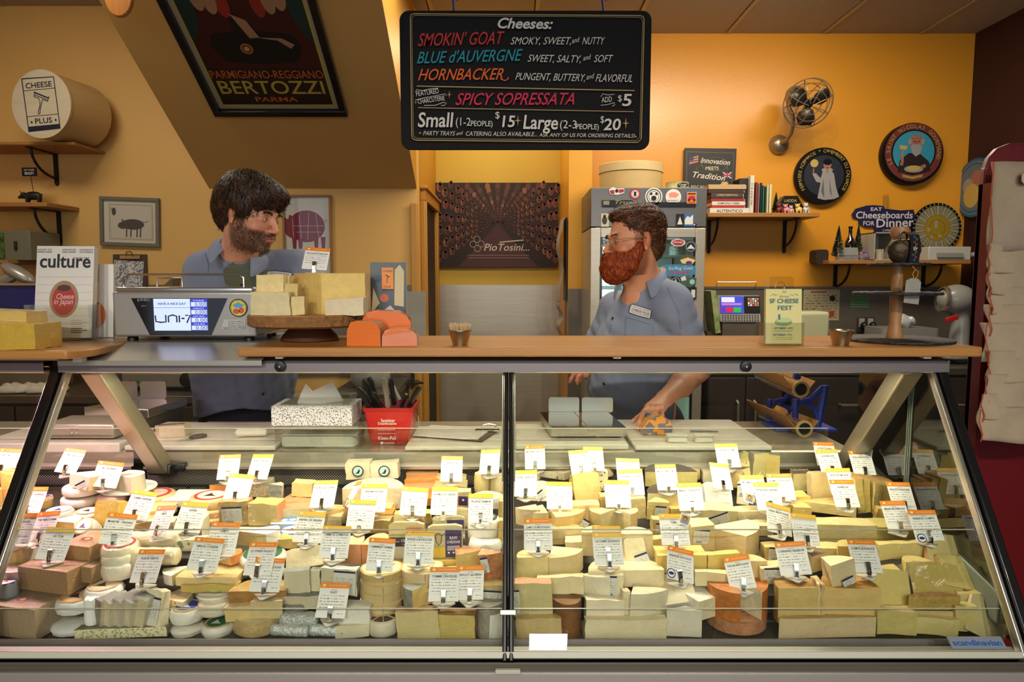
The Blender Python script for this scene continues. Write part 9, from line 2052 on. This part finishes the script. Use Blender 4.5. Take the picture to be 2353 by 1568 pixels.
# white counter machine with keypad and hand blender
pw2=at(2168,596,4.40);wm=thing('label_printer','white machine with slanted grey panel on the long shelf','machine',(pw2.x,4.44,z4));k=mpp(2168,580,4.4);MB().prism([(-.10,0),(.10,0),(.10,.03),(.02,.085),(-.10,.085)],96*k,mat=MT((-48*k,0,0))@MR(R(90),4,'Z')@MR(R(90),4,'X')if False else MT((-48*k,0,0))@Matrix(((0,0,1,0),(1,0,0,0),(0,1,0,0),(0,0,0,1)))).build('housing',M('white plastic','b8b5aa',.4),wm,bevel=.004)
MB().box((0,-.105,.030),(60*k,.006,.030),rot=(R(-25),0,0)).build('panel',M('grey panel','7e7c70',.5),wm);MB().tube([(.10,-.05,.03),(.17,-.06,.035)],[.022,.016],14).sphere((.185,-.062,.036),.018).build('nozzle',M('white plastic','b8b5aa'),wm,smooth=True)
o=MB().prism(rrect(-.05,-.003,.03,.09,.02),.10,mat=UP).build('tape_dispenser',M('dark brown leather','2a1a10',.6),loc=(at(1888,595,4.45).x,4.52,z4-.02));tag(o,'dark brown case hanging beside the long shelf','case')
# Eat cheeseboards sign
g=G2(2030,504,YR-.02);t=thing('wall_sign','navy cut out sign reading EAT Cheeseboards FOR Dinner','sign',g.o);pts=[(1958,492),(1966,480),(1990,473),(2005,472),(2030,474),(2032,480),(2070,484),(2098,482),(2104,500),(2096,518),(2090,528),(2050,534),(2012,534),(2010,522),(1990,522),(1974,514),(1975,504),(1960,500)]
MB().prism([g.q(*p)for p in pts][::-1],.012,mat=UP@MT((0,0,-.012))).build('board',M('navy sign board','1a1740',.45),t)
g.t('EAT',2012,485,11,0,fit=26,bold=.04);g.t('Cheeseboards',2031,502,22,0,fit=130,shear=.05,bold=.03);g.t('FOR',1996,518,14,0,fit=26,bold=.03);g.t('Dinner',2056,521,27,0,fit=86,bold=.03,rot=2);g.t('CYPRESS GROVE',2052,532,7,0,fit=46);q=g.build('sign_lettering',[M('white sign ink','c8c2c0',.5)],t);q.location=(0,-.0015,0)
MB().tube([FP(2032,476,YR-.02)+fn.location-g.o,FP(2032,448,YR-.02)+fn.location-g.o,FP(2040,448,YR-.02)+fn.location-g.o,FP(2040,476,YR-.02)+fn.location-g.o],.004,6).build('hook',M('brass hook','9a7a3c',.4,.7),t)
# cheese wheel chart
def dchart(g):
 x,y=2153,524;g.d(x,y,51,1);n=36
 for i in range(n):
  a0=i*2*math.pi/n;c0,s0=math.cos(a0),math.sin(a0);g.l([(x+30*c0,y+30*s0),(x+49*c0,y+49*s0)],4.2 if i%3 else 5.4,2+i%2,.0004);g.l([(x+52*c0,y+52*s0),(x+56*c0,y+56*s0)],2.2,3,.0005)
 g.d(x,y,29,4,.0006);g.ring(x,y,18,18.6,0,.0008)
 for px,py,w__,h__ in((2150,516,7,18),(2134,528,6,9),(2160,542,9,6),(2142,544,5,8)):g.r(px-w__/2,py-h__/2,px+w__/2,py+h__/2,3,.001)
plaque(2153,524,57,'black rimmed cheese wheel chart with yellow centre',dchart,[PM['bk'],col('6a6448'),col('8a8254'),col('94907c'),col('96780e')],depth=.02)
# wall notices and socket above the right counter
def paper(x0,y0,x1,y1,Y,label,color,extra=None,name='notice'):
 g=G2((x0+x1)/2,(y0+y1)/2,Y);t=thing(name,label,'notice',g.o);MB().box((0,.002,0),((x1-x0)*g.k,.002,(y1-y0)*g.k)).build('sheet',M('notice '+color,color,.6),t)
 if extra:extra(g);q=g.build('print',[lines_mat('notice print',color,'4a4640',.018,90),col('a83a2a'),m_ink,col('5a9a5a')],t);q.location=(0,-.0005,0)
 return t
paper(1846,665,1929,737,YR-.016,'cream printed food safety notice on the steel backsplash','a89a72',lambda g:(g.r(1850,676,1925,730,0,.0003),g.l([(1862,671),(1898,671)],3,1),g.d(1912,686,8,2,.0006,seg=5),g.r(1884,718,1902,726,1,.0006),g.r(1906,715,1918,728,1,.0006)))
paper(1955,678,1996,707,YR-.016,'green grid label on the steel backsplash','5f8a54',lambda g:[g.l([(1957,682+i*5),(1994,682+i*5)],.8,2,.0004)for i in range(5)],name='grid_label')
g=G2(1990,746,YR-.03);t=thing('wall_socket','double power socket with two black plugs','socket',g.o);MB().box((0,.008,0),(38*g.k,.012,34*g.k)).build('plate',M('dark socket plate','3a342e',.5),t,bevel=.002);MB().box((-10*g.k,0,4*g.k),(12*g.k,.006,20*g.k)).box((10*g.k,0,4*g.k),(12*g.k,.006,20*g.k)).build('outlet',M('grey outlet','a8a298',.5),t)
for s in(-1,1):MB().sphere((s*10*g.k,-.03,-2*g.k),(.022,.03,.026)).build('plug',m_blk,t,smooth=True)
# till on its stand
pt_=at(1710,742,4.05);tr_=thing('till','grey till with bright colour screen and keypad beside the fridge','till',(pt_.x,4.18,.98));kt=mpp(1710,710,4.05);zt_=pt_.z-.98
MB().box((0,.05,zt_/2),(.20,.18,zt_)).build('stand',m_steeld,tr_);MB().box((0,0,zt_+30*kt),(100*kt,.05,62*kt),rot=(R(-12),0,0)).build('housing',M('grey till plastic','8a8880',.45),tr_,bevel=.004)
g=G2(1710,712,4.05);g.r(1667,682,1720,722,0);g.r(1669,684,1700,696,1,.0003);g.r(1669,698,1716,703,2,.0003);g.r(1669,708,1678,720,3,.0004);g.r(1679,708,1696,720,4,.0004);g.r(1697,708,1714,720,5,.0004);g.r(1722,682,1759,722,6,0)
for i in range(5):
 for j in range(4):g.r(1731+i*5.4,686+j*5,1735+i*5.4,690+j*5,(7,8,1,4)[(i+j*3)%4]if(i+j)%3 else 7,.0005)
g.r(1665,724,1759,742,8,0)
for i in range(14):
 for j in range(3):g.r(1668+i*6.4,726+j*5.4,1672.6+i*6.4,730+j*5.4,9,.0005)
q=g.build('screen_and_keys',[M('till screen blue','3c48c8',.3,emit=.7),M('till screen white','c8ccf0',.3,emit=.7),M('till screen pink','c070b8',.3,emit=.6),M('till screen violet','6a2ab0',.3,emit=.6),M('till screen red','c02440',.3,emit=.6),M('till screen green','28a850',.3,emit=.6),m_blk,col('d8b070'),col('a8a498'),col('4a4844')],tr_);q.matrix_local=MT((0,-.033,zt_+30*kt))@MR(R(78),4,'X')
MB().tube([(-.12,.05,zt_+.20),(-.12,.02,zt_+.24),(.12,.02,zt_+.24),(.12,.05,zt_+.20)],.004,6).build('rail',m_chrome,tr_,smooth=True)
a=at(1634,720,4.02);o=MB().box((0,0,.12),(.03,.17,.25),rot=(0,R(-8),0)).build('upright_box',M('green printed box','5a8a2c',.4,noise=(20,.8),c2='d0c8a0'),loc=(a.x+.02,4.08,.98+.20));o['label']='narrow green printed box leaning beside the fridge';o['category']='box';MB().box((-.0,.03,-.10),(.06,.1,.20)).build('base',m_steeld,o)
# right end appliances behind the counter end
pr=at(2238,745,3.98);ap=thing('mixer','grey rounded machine behind the slate stand','machine',(pr.x,4.15,1.0));f=Field((-.2,-.15,-.02),(.2,.15,.55),.012);f.d=f.ell((0,0,.40),(.145,.11,.10));f.u(f.cone((.04,0,.30),(.04,0,.05),.06,.08),.04);f.u(f.ell((0,0,.02),(.16,.11,.025)),.02);field_obj('machine_body',f,M('light grey machine','8a8880',.35,coat=.3),ap,smooth_it=2)
MB().lathe([(.07,0),(.085,.01),(.085,.03),(.07,.035)],28,mat=MT((-.10,-.02,.40))@MR(R(-80),4,'Y'),cap=False).build('blade_ring',m_alu,ap,smooth=True);ap.scale=(.78,.78,.92)
MB().box((-.10,-.11,.28),(.09,.03,.03),rot=(0,R(-15),0)).build('red_lever',M('red plastic lever','b02020',.4),ap,bevel=.004)
p=at(2120,760,3.9);o=MB().prism(rrect(-.17,-.12,.17,.12,.03),.22).build('plastic_bin',M('translucent grey bin','8e8c84',.3,alpha=.75),loc=(p.x,4.12,.982));tag(o,'translucent grey bin of small tools behind the slate stand','bin')
f=Field((-.09,-.06,-.01),(.09,.06,.10),.006);X,Y_,Z=f.P();f.d=f.ell((0,0,.03),(.07,.045,.045))+.010*np.sin(X*90+Z*40)*np.sin(Y_*80);o=field_obj('plastic_bag',f,M('white plastic bag','b8b8b4',.3,coat=.5),smooth_it=1);o.location=(p.x-.02,4.08,1.205);tag(o,'crumpled white plastic bag in the grey bin','bag')
o=MB().box((0,0,.02),(.20,.16,.30)).build('paper_roll_holder',M('pale green roll','b8b890',.6),loc=(at(1880,770,3.95).x,4.1,1.13),bevel=.02,seg=4);tag(o,'pale green padded pack behind the flyer holder','pack')
# behind the left half: blue basin, steel tap block
a=at(30,690,3.6);o=MB().prism(rrect(-.22,-.14,.22,.14,.04),.24).build('blue_basin',M('blue plastic basin','16246a',.3,coat=.4),loc=(a.x,3.72,1.14+.08));tag(o,'dark blue plastic basin at the far end behind the magazines','basin');MB().box((0,0,-.16),(.3,.2,.30)).build('stand',m_steeld,o)
MB().prism(rrect(-.23,-.15,.23,.15,.05),.012,mat=MT((0,0,.24))).build('rim',m_alu,o)
o=MB().sphere((0,0,.05),(.10,.05,.035),rot=(0,R(30),0)).tube([(.02,0,.06),(-.10,0,.0)],.03,12).build('silver_machine_head',m_silver,smooth=True,loc=(at(5,650,3.6).x,3.72,1.475));tag(o,'silver rounded machine head above the blue basin','machine')
# machine behind the counter brochures
pm_=at(843,690,3.6);o=thing('slicer','pale grey slicer behind the cheddar cake stand','slicer',(pm_.x-.02,3.75,.915));f=Field((-.22,-.14,-.02),(.22,.14,.60),.012);f.d=f.ell((0,0,.48),(.16,.09,.13));f.u(f.cone((0,0,.42),(0,0,.05),.08,.11),.05);field_obj('machine_body',f,M('pale grey enamel','9a9890',.35,coat=.4),o,smooth_it=2);MB().lathe([(0,0),(.09,0),(.09,.008),(0,.008)],30,mat=MT((.02,-.10,.46))@MR(R(90),4,'X'),cap=False).build('round_guard',M('grey guard','6a6862',.4),o,smooth=True)
cabinet(at(760,900,3.5).x,XS1-.06,3.52,YL-.02,'side_cabinet','dark steel cabinet beside the hall doorway',1)
# steel clip-on board by the doorway
pz=at(955,720,3.9);o=MB().box((0,0,0),(.16,.006,.26)).build('menu_sheet',lines_mat('menu sheet print','8e8c80','2e2c28',.012,120),loc=(at(945,722,3.95).x,4.0,at(945,722,3.95).z),rot=(0,0,R(25)));tag(o,'grey printed sheet holder standing by the hall doorway','sheet');MB().box((0,.01,-.20),(.02,.01,.42)).box((0,.05,-.415),(.12,.12,.01)).build('stand',m_blk,o)
# ============================================================ rack of tea towels, right edge
Yk=1.62;rk=thing('towel_rack','tall dark red display rack with rounded top','rack',(at(2330,700,Yk+.12).x,Yk+.14,0));kr=mpp(2330,500,Yk+.12);zr_=at(2330,329,Yk+.12).z;xl_=at(2262,400,Yk+.12).x-rk.location.x
MB().prism([(xl_,0),(xl_+.50,0),(xl_+.50,zr_),(xl_+.06,zr_),(xl_+.03,zr_-.012),(xl_+.01,zr_-.035),(xl_,zr_-.07)],.02,mat=UP).build('back_panel',M('dark red enamel','6e1014',.4,coat=.2),rk,bevel=.003);MB().b2((xl_,-.18,0),(xl_+.5,0,.06)).build('base',M('dark red enamel','6e1014'),rk)
MB().b2((xl_,-.05,.0),(xl_+.008,-.001,zr_-.1)).build('side_panel',M('dark red enamel','6e1014'),rk)
m_tw=M('natural linen','c0aa86',.95,noise=(5,.5),bump=(500,.3),c2='857270')
def towel(x,y0,y1,Y,i):
 a=at(x,y0,Y);b=at(x,y1,Y);h=a.z-b.z;w=.34;n=14;vs=[]
 for r_ in range(9):
  u_=r_/8
  for c_ in range(n+1):v_=c_/n;vs.append((w*v_+(.004*math.sin(u_*6+i)if c_==0 else 0),-.006*math.sin(v_*9+i)-.012*u_-.004*math.sin(v_*22+u_*5+i),-h*u_+(.006*math.sin(v_*6+i)if r_==8 else 0)-.01*v_*u_))
 mb=MB().add(vs,[(r_*(n+1)+c_,(r_+1)*(n+1)+c_,(r_+1)*(n+1)+c_+1,r_*(n+1)+c_+1)for r_ in range(8)for c_ in range(n)])
 tw=thing('tea_towel',('frontmost folded linen towel at the top of the red rack','second linen towel from the top of the rack','third linen towel from the top of the rack','fourth linen towel, with a pink shadowed hem','fifth linen towel from the top','sixth linen towel, bulging over the next','seventh linen towel from the top','eighth linen towel, below counter height','ninth linen towel from the top','tenth linen towel from the top','lowest linen towel on the red rack')[i],'towel',(a.x,Y,a.z),group='tea towels on the rack');q=mb.build('cloth',m_tw,tw,smooth=True,angle=80);s=q.modifiers.new('s','SOLIDIFY');s.thickness=.003
 MB().tube([(.001,-.008,0),(-.004,-.012,-h*.4),(.003,-.016,-h*.8),(-.002,-.018,-h*1.02)],.0013,5).build('orange_drawstring',M('orange cord','b8481c',.7),tw);return tw
for i,(x,y0,y1)in enumerate(((2278,372,580),(2268,560,632),(2268,610,680),(2272,660,722),(2270,700,770),(2262,742,826),(2268,806,880),(2262,860,938),(2252,905,965),(2248,938,1010),(2250,960,1008))[:10]):towel(x,y0,y1,Yk+.05-i*.011,i)
t0=[o for o in scene.objects if o.name.startswith('tea_towel')][0]
mb=MB();q_=at(2330,432,Yk+.045);mb.prism(rrect(-.012,-.014,.05,.014,.006,1),.0006);mb.prism(rrect(-.0108,-.0128,.0488,.0128,.005,1),.0008,1);text(mb,'Vintage',.006,-.003,.010,2,z=.0012,align='LEFT',fit=.03);q=mb.build('stitched_label',[col('b03a34'),col('c8b89c'),m_ink],t0);q.matrix_local=MT(Vector((at(2342,412,Yk+.05).x-t0.location.x,-.022,at(2342,412,Yk+.05).z-t0.location.z)))@UP
